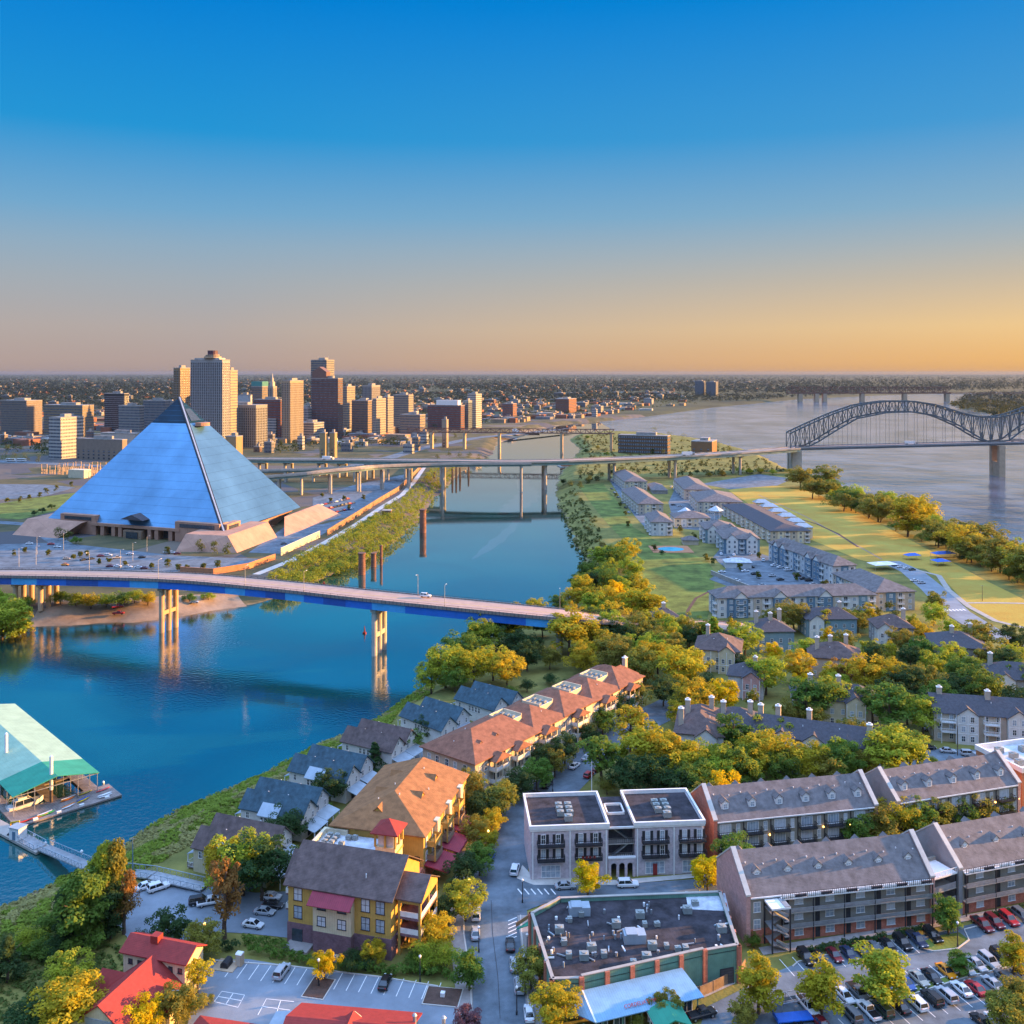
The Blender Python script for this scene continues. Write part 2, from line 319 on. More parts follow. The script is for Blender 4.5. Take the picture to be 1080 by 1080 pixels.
def ground_mat(name, grass_a, grass_b, mud, scale, patch=None):
    m = mat(name, grass_a, .95, .25, scale, world_co=True, bump=.5, bscale=1.0, col2=grass_b)
    nt = m.node_tree; n = nt.nodes; l = nt.links; b = n['Principled BSDF']
    src = b.inputs['Base Color'].links[0].from_socket
    g = n.new('ShaderNodeNewGeometry'); sp = n.new('ShaderNodeSeparateXYZ'); l.new(g.outputs['Position'], sp.inputs[0])
    nz = n.new('ShaderNodeTexNoise'); nz.inputs['Scale'].default_value = .25; l.new(g.outputs['Position'], nz.inputs['Vector'])
    ad = n.new('ShaderNodeMath'); ad.operation = 'MULTIPLY_ADD'; l.new(nz.outputs['Fac'], ad.inputs[0]); ad.inputs[1].default_value = 3.0; l.new(sp.outputs[2], ad.inputs[2])
    mr = n.new('ShaderNodeMapRange'); mr.inputs[1].default_value = -4.9; mr.inputs[2].default_value = -4.0; l.new(ad.outputs[0], mr.inputs[0])
    mx = n.new('ShaderNodeMix'); mx.data_type = 'RGBA'; l.new(mr.outputs[0], mx.inputs[0]); mx.inputs[6].default_value = (*mud, 1); l.new(src, mx.inputs[7])
    res = mx.outputs[2]
    if patch:                                             # built-up ground: pale lots among the green, by a cell pattern
        vo = n.new('ShaderNodeTexVoronoi'); vo.inputs['Scale'].default_value = patch[0]; l.new(g.outputs['Position'], vo.inputs['Vector'])
        rp = n.new('ShaderNodeValToRGB'); rp.color_ramp.interpolation = 'CONSTANT'; e = rp.color_ramp.elements
        e[0].position = 0; e[0].color = (0, 0, 0, 1); e[1].position = patch[1]; e[1].color = (1, 1, 1, 1)
        sx = n.new('ShaderNodeSeparateColor'); l.new(vo.outputs['Color'], sx.inputs[0]); l.new(sx.outputs[0], rp.inputs[0])
        m2 = n.new('ShaderNodeMix'); m2.data_type = 'RGBA'; l.new(rp.outputs[0], m2.inputs[0]); l.new(res, m2.inputs[6])
        m3 = n.new('ShaderNodeMix'); m3.data_type = 'RGBA'; l.new(sx.outputs[1], m3.inputs[0]); m3.inputs[6].default_value = (*patch[2], 1); m3.inputs[7].default_value = (*patch[3], 1)
        l.new(m3.outputs[2], m2.inputs[7]); res = m2.outputs[2]
    l.new(res, b.inputs['Base Color'])
    return m
M['bank_ground'] = ground_mat('bank_ground', (.12, .13, .03), (.20, .18, .045), (.20, .15, .10), .07)
M['city_ground'] = ground_mat('city_ground', (.055, .065, .03), (.11, .09, .04), (.24, .18, .11), .03, patch=(.018, .62, (.075, .075, .08), (.15, .12, .09)))
M['far_ground'] = ground_mat('far_ground', (.035, .05, .03), (.06, .07, .035), (.2, .16, .11), .004)
fx = (GX[:-1, :-1] + GX[1:, 1:]) / 2; fy = (GY[:-1, :-1] + GY[1:, 1:]) / 2
incity = sdist(fx, fy, city) > -40
mi = np.where(incity & (fy > 0), 1, 0); mi = np.where((fy > 2600) | (np.abs(fx) > 2600), 2, mi)
o = link('ground', grid_mesh('ground', GX, GY, GZ, [M['bank_ground'], M['city_ground'], M['far_ground']], mi)); tag(o, 'green and built-up land on both banks reaching the horizon', 'ground', kind='structure')
def water_mat(name, col, b1, s1, b2, s2, rough, ior=1.75, calm=1.0, gloss=0):
    m = bpy.data.materials.new(name); m.use_nodes = True; nt = m.node_tree; n = nt.nodes; l = nt.links; b = n['Principled BSDF']
    b.inputs['Roughness'].default_value = rough; b.inputs['IOR'].default_value = ior; b.inputs['Specular IOR Level'].default_value = .5
    g = n.new('ShaderNodeNewGeometry')
    lg = n.new('ShaderNodeTexNoise'); lg.inputs['Scale'].default_value = .011; lg.inputs['Detail'].default_value = 4; lg.inputs['Distortion'].default_value = .8; l.new(g.outputs['Position'], lg.inputs['Vector'])
    mr = n.new('ShaderNodeMapRange'); mr.inputs[1].default_value = .38; mr.inputs[2].default_value = .62; l.new(lg.outputs['Fac'], mr.inputs[0])
    mx = n.new('ShaderNodeMix'); mx.data_type = 'RGBA'; l.new(mr.outputs[0], mx.inputs[0]); mx.inputs[6].default_value = (*[c * .5 for c in col], 1); mx.inputs[7].default_value = (*[c * 1.35 for c in col], 1)
    l.new(mx.outputs[2], b.inputs['Base Color'])
    a = n.new('ShaderNodeTexNoise'); a.inputs['Scale'].default_value = s1; a.inputs['Detail'].default_value = 4; l.new(g.outputs['Position'], a.inputs['Vector'])
    mp = n.new('ShaderNodeMapping'); mp.inputs['Scale'].default_value = (.35, 1, 1); mp.inputs['Rotation'].default_value = (0, 0, .5); l.new(g.outputs['Position'], mp.inputs[0])
    c = n.new('ShaderNodeTexNoise'); c.inputs['Scale'].default_value = s2; c.inputs['Detail'].default_value = 3; l.new(mp.outputs[0], c.inputs['Vector'])
    p1 = n.new('ShaderNodeBump'); p1.inputs['Distance'].default_value = 1; l.new(a.outputs['Fac'], p1.inputs['Height'])
    # calm lanes between ruffled water
    st = n.new('ShaderNodeMath'); st.operation = 'MULTIPLY_ADD'; l.new(mr.outputs[0], st.inputs[0]); st.inputs[1].default_value = -b1 * .8; st.inputs[2].default_value = b1
    # the narrow sheltered reach past the road bridge lies calmer than the open basin
    sy = n.new('ShaderNodeSeparateXYZ'); l.new(g.outputs['Position'], sy.inputs[0])
    my = n.new('ShaderNodeMapRange'); my.inputs[1].default_value = 400; my.inputs[2].default_value = 640; my.inputs[3].default_value = 1; my.inputs[4].default_value = calm; l.new(sy.outputs[1], my.inputs[0])
    sm = n.new('ShaderNodeMath'); sm.operation = 'MULTIPLY'; l.new(st.outputs[0], sm.inputs[0]); l.new(my.outputs[0], sm.inputs[1]); l.new(sm.outputs[0], p1.inputs['Strength'])
    p2 = n.new('ShaderNodeBump'); s2_ = n.new('ShaderNodeMath'); s2_.operation = 'MULTIPLY'; s2_.inputs[1].default_value = b2; l.new(my.outputs[0], s2_.inputs[0]); l.new(s2_.outputs[0], p2.inputs['Strength']); p2.inputs['Distance'].default_value = 1; l.new(c.outputs['Fac'], p2.inputs['Height']); l.new(p1.outputs[0], p2.inputs['Normal'])
    l.new(p2.outputs[0], b.inputs['Normal'])
    if gloss:                                             # still water turns to a mirror at low angles
        lw = n.new('ShaderNodeLayerWeight'); l.new(p2.outputs[0], lw.inputs['Normal']); pw = n.new('ShaderNodeMath'); pw.operation = 'POWER'; l.new(lw.outputs['Facing'], pw.inputs[0]); pw.inputs[1].default_value = gloss
        gl = n.new('ShaderNodeBsdfGlossy'); gl.inputs['Roughness'].default_value = rough; l.new(p2.outputs[0], gl.inputs['Normal']); ms = n.new('ShaderNodeMixShader'); l.new(pw.outputs[0], ms.inputs[0]); l.new(b.outputs[0], ms.inputs[1]); l.new(gl.outputs[0], ms.inputs[2]); l.new(ms.outputs[0], n['Material Output'].inputs[0])
    return m
M['harbour_water'] = water_mat('harbour_water', (.008, .075, .068), .11, .8, .03, .22, .04, 2.0, .05, 2.6)
M['river_water'] = water_mat('river_water', (.10, .12, .16), .9, .07, .6, .035, .16)
def flat(name, poly, z, m, label, cat, kind='structure'):
    mb = MB(); mb.add([(x, y, z) for x, y in poly], [tuple(range(len(poly)))]); o = mb.build(name, m); 
    me = o.data
    if me.polygons and me.polygons[0].normal.z < 0: me.flip_normals()
    return tag(o, label, cat, kind=kind)
jx, jy = P(640, 450, W).xy
flat('harbour_water', [(-90000, -600), (-90000, 200), (-500, 700), (-100, 1300), (jx, 2600), (jx, jy - 60), (120, 1150), (150, 500), (100, -600)][::-1], W, M['harbour_water'], 'calm teal water of the harbour channel', 'water')
flat('river_water', [(jx, jy - 60), (jx, 2600), (jx, 9000), (90000, 40000), (90000, -3000), (150, -600), (150, 500), (120, 1150)][::-1], W, M['river_water'], 'broad rippled lavender river beyond the island', 'water')
def terr_sheet(name, px, m, label, cat, dz=.08, z=0, step=None, world=False):
    """a thin ground sheet with an outline in photo pixels; with step it is draped over the sloping bank"""
    import bmesh
    pts = px if world else [tuple(P(x, y, z).xy) for x, y in px]
    bm = bmesh.new(); vs = [bm.verts.new((x, y, 0)) for x, y in pts]; bm.faces.new(vs)
    if step:
        for ax in (0, 1):
            lo = min(p[ax] for p in pts); hi = max(p[ax] for p in pts); t = math.ceil(lo / step) * step
            while t < hi:
                no = (1, 0, 0) if ax == 0 else (0, 1, 0); co = (t, 0, 0) if ax == 0 else (0, t, 0)
                bmesh.ops.bisect_plane(bm, geom=bm.verts[:] + bm.edges[:] + bm.faces[:], plane_co=co, plane_no=no); t += step
    bmesh.ops.triangulate(bm, faces=bm.faces[:])
    for v in bm.verts: v.co.z = dz + (gz(v.co.x, v.co.y) if step else 0)
    bmesh.ops.recalc_face_normals(bm, faces=bm.faces[:])
    me = bpy.data.meshes.new(name); bm.to_mesh(me); bm.free()
    if me.polygons[0].normal.z < 0: me.flip_normals()
    if step: me.polygons.foreach_set('use_smooth', [True] * len(me.polygons))
    me.materials.append(m); o = link(name, me); return tag(o, label, cat, kind='structure')
def ribbon(pts, w, z=0):
    """both sides of a road of width w along pixel points, as one polygon in world metres"""
    c = [P(x, y, z).xy for x, y in pts]; L = []; Rr = []
    for i, p in enumerate(c):
        d = (c[min(i + 1, len(c) - 1)] - c[max(i - 1, 0)]).normalized(); nrm = Vector((-d.y, d.x)) * w / 2
        L.append(tuple(p + nrm)); Rr.append(tuple(p - nrm))
    return L + Rr[::-1]
# ------------------------------------------------------------------ the pyramid
defm('facade', (.9, .9, .9), .85, .1, .2, obcol=True)
defm('band_glass', (.05, .06, .075), .25, .3, .2, pat=('lines', 'xy', 2.6, .28, 4.5), spec=.6)
defm('strip_glass', (.045, .05, .06), .25, .3, .3, pat=('lines', 'z', 3.8, .3, 4.0), spec=.6)
defm('pyramid_steel', (.12, .28, .45), .30, .2, .03, metal=.62, pat=('lines', 'z', 5.4, .05, .7))
defm('pyramid_glass', (.006, .03, .055), .45, .3, .08, metal=.0, pat=('lines', 'z', 3.6, .08, 2.6), spec=.15)
defm('rust_dark', (.10, .05, .07), .6, .15, .3, pat=('lines', 'z', 2.5, .3, .5))
defm('roof_gravel', (.30, .28, .26), .95, .25, .2)
defm('red_concrete', (.40, .225, .155), .88, .18, .12, pat=('lines', 'xy', 9.0, .02, .7))
def pyramid():
    zb = 8.0
    Fp, Lp, Rp = P(236, 562, zb), P(49, 548, zb), P(317, 535, zb); Bp = Lp + Rp - Fp
    Ap = Vector(((Lp.x + Rp.x) / 2, (Lp.y + Rp.y) / 2, 96.2))
    t = thing('pyramid_arena', 'huge blue steel pyramid with dark glass tip on a concrete base', 'pyramid', (Fp.x, Fp.y, 0))
    O = Vector((Fp.x, Fp.y, 0)); q = lambda p: p - O
    cr = [Fp, Rp, Bp, Lp]; k = .785
    cut = [c.lerp(Ap, k) for c in cr]; a = (Lp - Fp).normalized(); b = (Rp - Fp).normalized()
    mb = MB(); mb.add([q(c) for c in cr] + [q(c) for c in cut], [(i, (i + 1) % 4, 4 + (i + 1) % 4, 4 + i) for i in range(4)] + [(3, 2, 1, 0)]); mb.build('steel_shell', M['pyramid_steel'], t)
    mb = MB(); c2 = [c.lerp(Ap, k + .003) for c in cr]; mb.add([q(c) for c in c2] + [q(Ap)], [(i, (i + 1) % 4, 4) for i in range(4)] + [(3, 2, 1, 0)]); mb.build('glass_tip', M['pyramid_glass'], t)
    mb = MB(); e = (-a - b).normalized()
    for off, w, h in ((0, 2.6, 1.2), ):
        mb.bar(q(Fp) + e * 1.2, q(Ap) + e * .8, w, h)
    mb.build('elevator_track', M['dark_metal'], t)
    mb = MB(); mb.bar(q(Fp) + e * 2.4, q(Ap) + e * 2.0, 1.0, .8); mb.build('track_rail', M['steel'], t)
    # observation deck on the right face
    mid = lambda u, v: Fp.lerp(Rp, u).lerp(Ap, v)
    nrm = (Rp - Fp).cross(Ap - Fp).normalized()
    mb = MB(); p0, p1 = mid(.25, .76), mid(.75, .76)
    for i in range(9):
        u0 = i / 9; u1 = (i + 1) / 9
        f = lambda u: q(p0.lerp(p1, u)) + Vector((nrm.x, nrm.y, 0)).normalized() * (1 + 7 * math.sin(math.pi * u) ** .6)
        A, B_ = f(u0), f(u1); A0, B0 = q(p0.lerp(p1, u0)), q(p0.lerp(p1, u1)); h = Vector((0, 0, 2.4))
        mb.add([A0, B0, B_, A, A0 + h, B0 + h, B_ + h, A + h], [(0, 3, 2, 1), (4, 5, 6, 7), (3, 7, 6, 2)])
    mb.build('observation_deck', M['red_concrete'], t)
    mb = MB(); mb.add([q(mid(.22, .80)) + nrm * .4, q(mid(.78, .80)) + nrm * .4, q(mid(.78, .90)) + nrm * .4, q(mid(.22, .90)) + nrm * .4], [(0, 1, 2, 3)]); mb.build('deck_window', M['glass'], t)
    # concrete base
    def block(bl, br, tl, tr, zt, dp, name='corner_block', m='red_concrete'):
        B0, B1, T0, T1 = P(*bl), P(*br), P(*tl, zt), P(*tr, zt); bk = Vector((b.x, b.y, 0)) * dp
        mb = MB(); mb.add([q(B0), q(B1), q(B1 + bk), q(B0 + bk), q(T0), q(T1), q(T1 + bk), q(T0 + bk)], [(0, 1, 5, 4), (1, 2, 6, 5), (2, 3, 7, 6), (3, 0, 4, 7), (4, 5, 6, 7)]); return mb.build(name, M[m], t)
    block((13, 564), (60, 568), (29, 547), (86, 551.5), 9, 60)
    block((185, 582), (250, 583), (196, 563), (240, 565), 9.5, 58)
    block((300, 566), (345, 549), (300, 545), (320, 537), 9, 30)
    block((252, 571), (278, 558), (246, 560), (297, 542), 8.4, 20, 'side_plinth')
    for s0, s1, z1 in ((3, 40, 13.5), (110, 143, 13.5)):                      # window boxes that stand against the steel
        c0, c1 = q(Fp) + a * s0 - b * 1, q(Fp) + a * s1 - b * 1
        for nm, m, z0, zz, o_, sh in (('parapet_block', 'red_concrete', 0, z1, 0, 0), ('recess_window', 'glass', 9.8, z1 - 1.3, .3, 4)):
            mb = MB(); A = c0 + a * sh - b * o_; B_ = c1 - a * sh - b * o_; dpv = b * (12 if not sh else .4)
            mb.prism([tuple(A.xy), tuple(B_.xy), tuple((B_ + dpv).xy), tuple((A + dpv).xy)], z0, zz); mb.build(nm, M[m], t)
    c0, c1 = q(Fp) - a * .8 + b * 3, q(Fp) - a * .8 + b * 22
    mb = MB(); mb.prism([tuple(c0.xy), tuple(c1.xy), tuple((c1 + a * 12).xy), tuple((c0 + a * 12).xy)], 0, 13); mb.build('parapet_block', M['red_concrete'], t)
    mb = MB(); A, B_ = c0 - a * .3 + b * 3, c1 - a * .3 - b * 3; mb.prism([tuple(A.xy), tuple(B_.xy), tuple((B_ + a * .4).xy), tuple((A + a * .4).xy)], 9.6, 11.8); mb.build('recess_window', M['glass'], t)
    # recessed front with piers and the entrance
    A, B_ = q(Fp) + a * 38 + b * 5, q(Fp) + a * 112 + b * 5
    mb = MB(); mb.prism([tuple(A.xy), tuple(B_.xy), tuple((B_ + b * 20).xy), tuple((A + b * 20).xy)], 0, 8.5); mb.build('front_wall', M['red_concrete'], t)
    mb = MB(); A2, B2 = q(Fp) + a * 36 - b * 1.5, q(Fp) + a * 114 - b * 1.5; mb.prism([tuple(A2.xy), tuple(B2.xy), tuple((B2 + b * 6).xy), tuple((A2 + b * 6).xy)], 6.7, 8.6); mb.build('front_beam', M['red_concrete'], t)
    for s in (44, 56, 62, 88, 94, 104):
        c = q(Fp) + a * s + b * 1.5; mb = MB(); mb.obox(c, a, b, 1.6, 2.6, 0, 8.4); mb.build('pier', M['red_concrete'], t)
    for s in (50, 99):
        c = q(Fp) + a * s + b * 4.7; mb = MB(); mb.obox(c, a, b, 3.6, .3, .5, 6.4); mb.build('front_window', M['glass'], t)
    c = q(Fp) + a * 75 - b * 4
    mb = MB(); mb.obox(c + b * 4, a, b, 8, 4, 0, 5.5); mb.build('entrance_porch', M['wood'], t)
    mb = MB(); cc = c - b * 1
    g = [cc + a * 10 + Vector((0, 0, 5)), cc - a * 10 + Vector((0, 0, 5)), cc + Vector((0, 0, 8.6))]
    mb.add(g + [p + b * 11 for p in g], [(0, 1, 2), (5, 4, 3), (0, 2, 5, 3), (2, 1, 4, 5), (1, 0, 3, 4)]); mb.build('entrance_roof', M['dark_roof'], t)
    mb = MB(); mb.obox(c - b * .2, a, b, 5, .4, .2, 4.6); mb.build('entrance_door', M['glass'], t)
pyramid()
# ------------------------------------------------------------------ downtown
def tower(name, label, x0, xm, x1, ytop, D, col, style='bands', th=22, cat='building', fl=4.2, zbase=0, crown=None, roof='roof_gravel', frac=.5, group=None):
    th = R(th); Cx, Cy = XA(xm, D), D; a = (x0 - CX) / F; b = (x1 - CX) / F
    w = (Cx - a * Cy) / (math.cos(th) + a * math.sin(th)); d = max(6, (b * Cy - Cx) / max(.05, math.sin(th) - b * math.cos(th))); d = min(d, 90)
    zt = ZA(ytop, D)
    t = thing(name, label, cat, (Cx, Cy, zbase), -th, group)
    h = zt - zbase
    mb = MB(); mb.box(-w, 0, 0, d, 0, h); link('wall', mb.mesh('wall', M['facade']), t, color=(*[c * .72 for c in col], 1))
    mb = MB(); mb.box(-w - .2, .2, -.2, d + .2, h, h + 1.2); mb.box(-w * .65, -w * .25, d * .3, d * .7, h + 1.2, h + 5); mb.build('roof', M[roof], t)
    if style == 'bands':
        n = max(2, int(h / fl)); fl_ = h / n
        for i in range(n):
            mb = MB(); z = i * fl_ + fl_ * .3; mb.box(-w - .25, .25, -.25, d + .25, z, z + fl_ * frac); mb.build('window_band', M['band_glass'], t)
    elif style == 'fins':
        sp = max(3.2, w / 22); n = max(2, int(w / sp)); sp = w / n
        for i in range(n):
            mb = MB(); x = -w + (i + .25) * sp; mb.box(x, x + sp * frac, -.25, .5, 2, h - 3); mb.build('window_strip', M['strip_glass'], t)
        n = max(2, int(d / sp)); sp2 = d / n
        for i in range(n):
            mb = MB(); y = (i + .25) * sp2; mb.box(-.5, .25, y, y + sp2 * frac, 2, h - 3); mb.build('window_strip', M['strip_glass'], t)
    elif style == 'few':
        n = max(1, int(w / 7)); 
        for r in range(max(1, min(3, int(h / 5)))):
            for i in range(min(n, 9)):
                x = -w + (i + .3) * w / min(n, 9); mb = MB(); mb.box(x, x + 2.6, -.2, .3, 1.5 + r * 4.5, 4 + r * 4.5); mb.build('window', M['strip_glass'], t)
    if crown: crown(t, w, d, h)
    return t, w, d, h
def crown_drum(t, w, d, h):
    mb = MB(); mb.box(-w * .9, -w * .12, d * .1, d * .9, h + 1.2, h + 3.5); link('setback', mb.mesh('setback', M['facade']), t, color=(.42, .40, .38, 1))
    c = Vector((-w * .42, d * .5, 0)); z = Vector((0, 0, 1))
    mb = MB(); mb.tube(c + z * (h + 3.5), c + z * (h + 5.6), 12, 20); mb.tube(c + z * (h + 6.8), c + z * (h + 8), 9.5, 20); mb.build('rotunda', M['tan_concrete'], t)
    mb = MB(); mb.tube(c + z * (h + 5.6), c + z * (h + 6.8), 10.5, 20); mb.build('rotunda_window', M['glass'], t)
    mb = MB(); mb.tube(c + z * (h + 8), c + z * (h + 14), 7, 16); mb.build('drum', M['rust_dark'], t)
def crown_spire(t, w, d, h):
    mb = MB(); mb.box(-w * .8, -w * .2, d * .2, d * .8, h, h + 9); mb.box(-w * .65, -w * .35, d * .35, d * .65, h + 9, h + 15); link('setback', mb.mesh('setback', M['facade']), t, color=(.5, .44, .36, 1))
    mb = MB(); mb.tube((-w * .5, d * .5, h + 15), (-w * .5, d * .5, h + 24), w * .14, 8, .3); mb.build('spire', M['steel'], t)
def crown_gable(t, w, d, h):
    mb = MB(); x0, x1 = -w * .98, -w * .45
    mb.box(x0, x1, 1, d - 1, h, h + 12); mb.ext([(x0, h + 12), (x1, h + 12), (x1 - (x1 - x0) * .28, h + 17), ((x0 + x1) / 2, h + 21), (x0 + (x1 - x0) * .28, h + 17)], 1, d - 1, 'y')
    link('gable_top', mb.mesh('gable_top', M['facade']), t, color=(.20, .12, .10, 1))
def crown_mast(t, w, d, h):
    for i, x in enumerate((-w * .8, -w * .4, -w * .15)):
        mb = MB(); mb.tube((x, d / 2, h), (x, d / 2, h + 9), .5, 5, .2); mb.build('antenna', M['steel'], t)
def crown_green(t, w, d, h):
    mb = MB(); mb.box(-w, 0, 0, d, h + 1, h + 10); link('penthouse', mb.mesh('penthouse', M['facade']), t, color=(.08, .25, .24, 1))
BL, TA, GR, WH = (.30, .31, .33), (.44, .33, .21), (.34, .33, .32), (.62, .58, .52)
DT = [
 ('slab_building', 'wide brown windowless slab building at the edge of downtown', 0, 28, 44.5, 423, 1700, (.30, .24, .20), 'bands', .25),
 ('hotel_block', 'brown hotel block with lit tan end wall behind the striped white tower', 46, 87, 99, 428, 1620, (.36, .27, .17), 'bands', .35),
 ('striped_tower', 'white office block with horizontal stripes facing the sun', 51.5, 64, 88, 441, 1260, WH, 'bands', .45),
 ('glass_tower', 'dark glass tower left of the pyramid tip', 110, 131, 136, 415.5, 1800, (.05, .06, .07), 'fins', .7),
 ('office_block', 'grey banded office block just beside the pyramid slope', 125, 147, 152, 428.5, 1500, GR, 'bands', .4),
 ('office_block', 'flat grey office block with a dark top storey behind the pyramid slope', 151, 174, 180, 423, 1600, (.28, .27, .27), 'bands', .5),
 ('warehouse', 'long low tan warehouse in front of downtown beside the pyramid', 80.5, 129, 134, 464.5, 1230, (.36, .28, .22), 'few', .5),
 ('warehouse', 'low white roofed warehouse behind the long tan warehouse', 106, 142, 150, 458, 1330, WH, 'few', .5),
 ('brick_hall', 'tan hall rising just behind the sunny pyramid face', 238, 249, 256, 461, 1180, (.50, .34, .18), 'few', .5),
 ('stone_tower', 'tan stone tower with stepped top behind the pyramid tip', 183, 190, 200.5, 388.5, 1500, (.40, .28, .14), 'fins', .4),
 ('bank_tower', 'tallest pale tower with a dark drum on its roof', 201, 234.5, 242.5, 380, 1330, (.48, .47, .46), 'fins', .5),
 ('slender_tower', 'slender striped tower half hidden by the tallest pale tower', 236, 243, 250.5, 391, 1420, (.55, .45, .30), 'bands', .4),
 ('government_block', 'broad grey block with close vertical fins and a dark rooftop', 221, 270, 282, 428, 1440, (.38, .36, .33), 'fins', .55),
 ('white_hall', 'white windowless hall with rounded top between towers', 251, 262, 266, 417, 1700, (.62, .62, .62), 'few', .5),
 ('green_top_tower', 'brown tower with a green copper top storey', 265, 276.5, 283, 408, 1750, (.28, .22, .16), 'bands', .4),
 ('spire_tower', 'narrow stone tower with stepped crown and spire', 282.5, 288, 292, 408, 1700, (.48, .42, .34), 'fins', .4),
 ('brick_block', 'dark red brick block with a glowing red end wall', 268, 296, 302, 422, 1600, (.30, .10, .07), 'bands', .35),
 ('apartment_tower', 'beige tower with a plain front and vertical stripes on the sunny side', 297, 306, 320, 402, 1550, (.50, .40, .27), 'fins', .4),
 ('parking_garage', 'white open parking garage with three decks', 282, 291, 313.5, 442, 1600, (.60, .56, .50), 'bands', .45),
 ('stepped_block', 'pale blocky mid rise with stepped roof beside the dark brown tower', 313, 325, 332.5, 431, 1660, (.55, .50, .45), 'bands', .35),
 ('parking_garage', 'low white garage with a sunlit corner at the foot of the dark brown tower', 313, 331, 342.5, 446.5, 1600, (.58, .55, .50), 'bands', .5),
 ('brown_tower', 'dark brown gridded tower with a gabled top block', 328.5, 356.5, 361.5, 399.5, 1650, (.20, .11, .09), 'bands', .4),
 ('flat_top_tower', 'flat topped tower with masts standing behind the dark brown tower', 328, 344.5, 352.5, 380, 1800, (.36, .32, .26), 'bands', .5),
 ('stone_block', 'beige stone block beside the dark brown tower', 361, 366, 374.5, 408, 1800, (.45, .36, .26), 'bands', .35),
 ('brown_block', 'brown office block with sunny corner behind the riverside trees', 371, 388, 396, 423, 1700, (.32, .24, .18), 'bands', .35),
 ('classical_block', 'grey tall block with a stepped crown far behind downtown', 382, 392, 401, 407, 2000, (.40, .37, .34), 'fins', .35),
 ('stone_block', 'pale stone block with bare sunny side wall', 393, 397, 407, 421, 1650, (.50, .42, .32), 'bands', .3),
 ('corner_block', 'buff square block at the end of the downtown cluster', 402, 409, 415, 419, 1720, (.46, .38, .30), 'bands', .35),
 ('hotel_tower', 'tan hotel tower with even floors east of the cluster', 414, 431, 436, 417, 1800, (.44, .36, .28), 'bands', .35),
 ('brick_block', 'low tan brick block by the riverside street', 422, 443, 448.5, 438, 1640, (.40, .30, .22), 'bands', .35),
 ('ballpark_block', 'long red brick block under a white upper storey', 451, 486, 490, 428, 1900, (.26, .10, .08), 'bands', .4),
 ('glass_corner', 'small glass cornered block beside the long brick block', 489, 494, 498, 423, 1920, (.30, .38, .36), 'fins', .6),
 ('white_tower', 'white apartment tower standing alone east of downtown', 493, 502, 508, 416, 1950, (.62, .58, .52), 'bands', .35),
 ('brick_lofts', 'red brick lofts with a sunny end near the river bend', 530, 541, 545, 426, 2300, (.35, .15, .10), 'bands', .35),
 ('brick_lofts', 'brick warehouse lofts with a tall sunny end wall', 586, 600, 608, 421, 2700, (.34, .15, .09), 'bands', .3),
 ('twin_slab', 'grey apartment slab alone on the far river bluff, facing its twin', 733, 742, 744, 402, 4700, (.22, .23, .26), 'bands', .4),
 ('twin_slab', 'second grey apartment slab on the far river bluff, nearer the steel arch', 745, 755, 757.5, 403, 4650, (.25, .25, .27), 'bands', .4),
]
CROWN = {'bank_tower': crown_drum, 'spire_tower': crown_spire, 'brown_tower': crown_gable, 'flat_top_tower': crown_mast, 'green_top_tower': crown_green}
for (nm, lb, x0, xm, x1, yt, D, col, st, fr) in DT:
    t, w, d, h = tower(nm, lb, x0, xm, x1, yt, D, col, st, frac=fr, crown=CROWN.get(nm))
    if nm == 'ballpark_block':
        mb = MB(); mb.box(-w * .75, -w * .1, 2, d - 2, h + .5, h + 11); mb.build('upper_storey', M['white_trim'], t)
# the low blocks spread over the plain beyond downtown
def small_city():
    r = random.Random(5); cols = [((.33, .15, .10), 'red brick'), ((.52, .48, .43), 'pale'), ((.40, .30, .22), 'tan'), ((.28, .27, .28), 'grey'), ((.58, .57, .56), 'white'), ((.24, .17, .14), 'brown')]
    spots = []
    zones = [((420, 700), (405, 444), 122), ((0, 200), (404, 424), 34), ((250, 330), (404, 425), 16), ((690, 850), (403, 411), 16), ((0, 60), (440, 470), 8), ((300, 440), (425, 452), 40), ((0, 190), (428, 470), 26), ((255, 330), (446, 478), 16), ((340, 450), (450, 480), 14)]
    for (xa, xb), (ya, yb), n in zones:
        k = 0; tries = 0
        while k < n and tries < 2000:
            tries += 1
            x = r.uniform(xa, xb); y = ya + (yb - ya) * r.random() ** 1.4; p = P(x, y)
            if sdist(np.array([p.x]), np.array([p.y]), city)[0] < 60: continue
            if any(abs(x - q[0]) < 7 and abs(y - q[1]) < 2.2 for q in spots): continue
            spots.append((x, y)); k += 1
    spots.sort(key=lambda s: s[1])
    rows = {}
    for i, (x, y) in enumerate(spots):
        D = P(x, y).y; col, cn = r.choice(cols); wpx = r.uniform(5, 14); hm = r.choice([6, 7, 9, 9, 12, 15, 19]); zt = HY + (H - hm) * F / D
        side = 'downtown side' if x < 420 else ('bluff' if x > 690 else 'river bend side')
        size = 'small' if wpx < 7 else 'wide'; hh = 'low' if hm < 10 else 'tall'
        key = (size, hh, cn, side); rows[key] = rows.get(key, 0) + 1
        tower('city_block', f'{size} {hh} {cn} block on the {side}, {nth(rows[key])} such from the horizon', x - wpx / 2, x + wpx * .3, x + wpx / 2, zt, D, col, 'bands' if hm > 8 else 'few', fl=4.5, group='low blocks on the plain beyond downtown', frac=.35)
small_city()
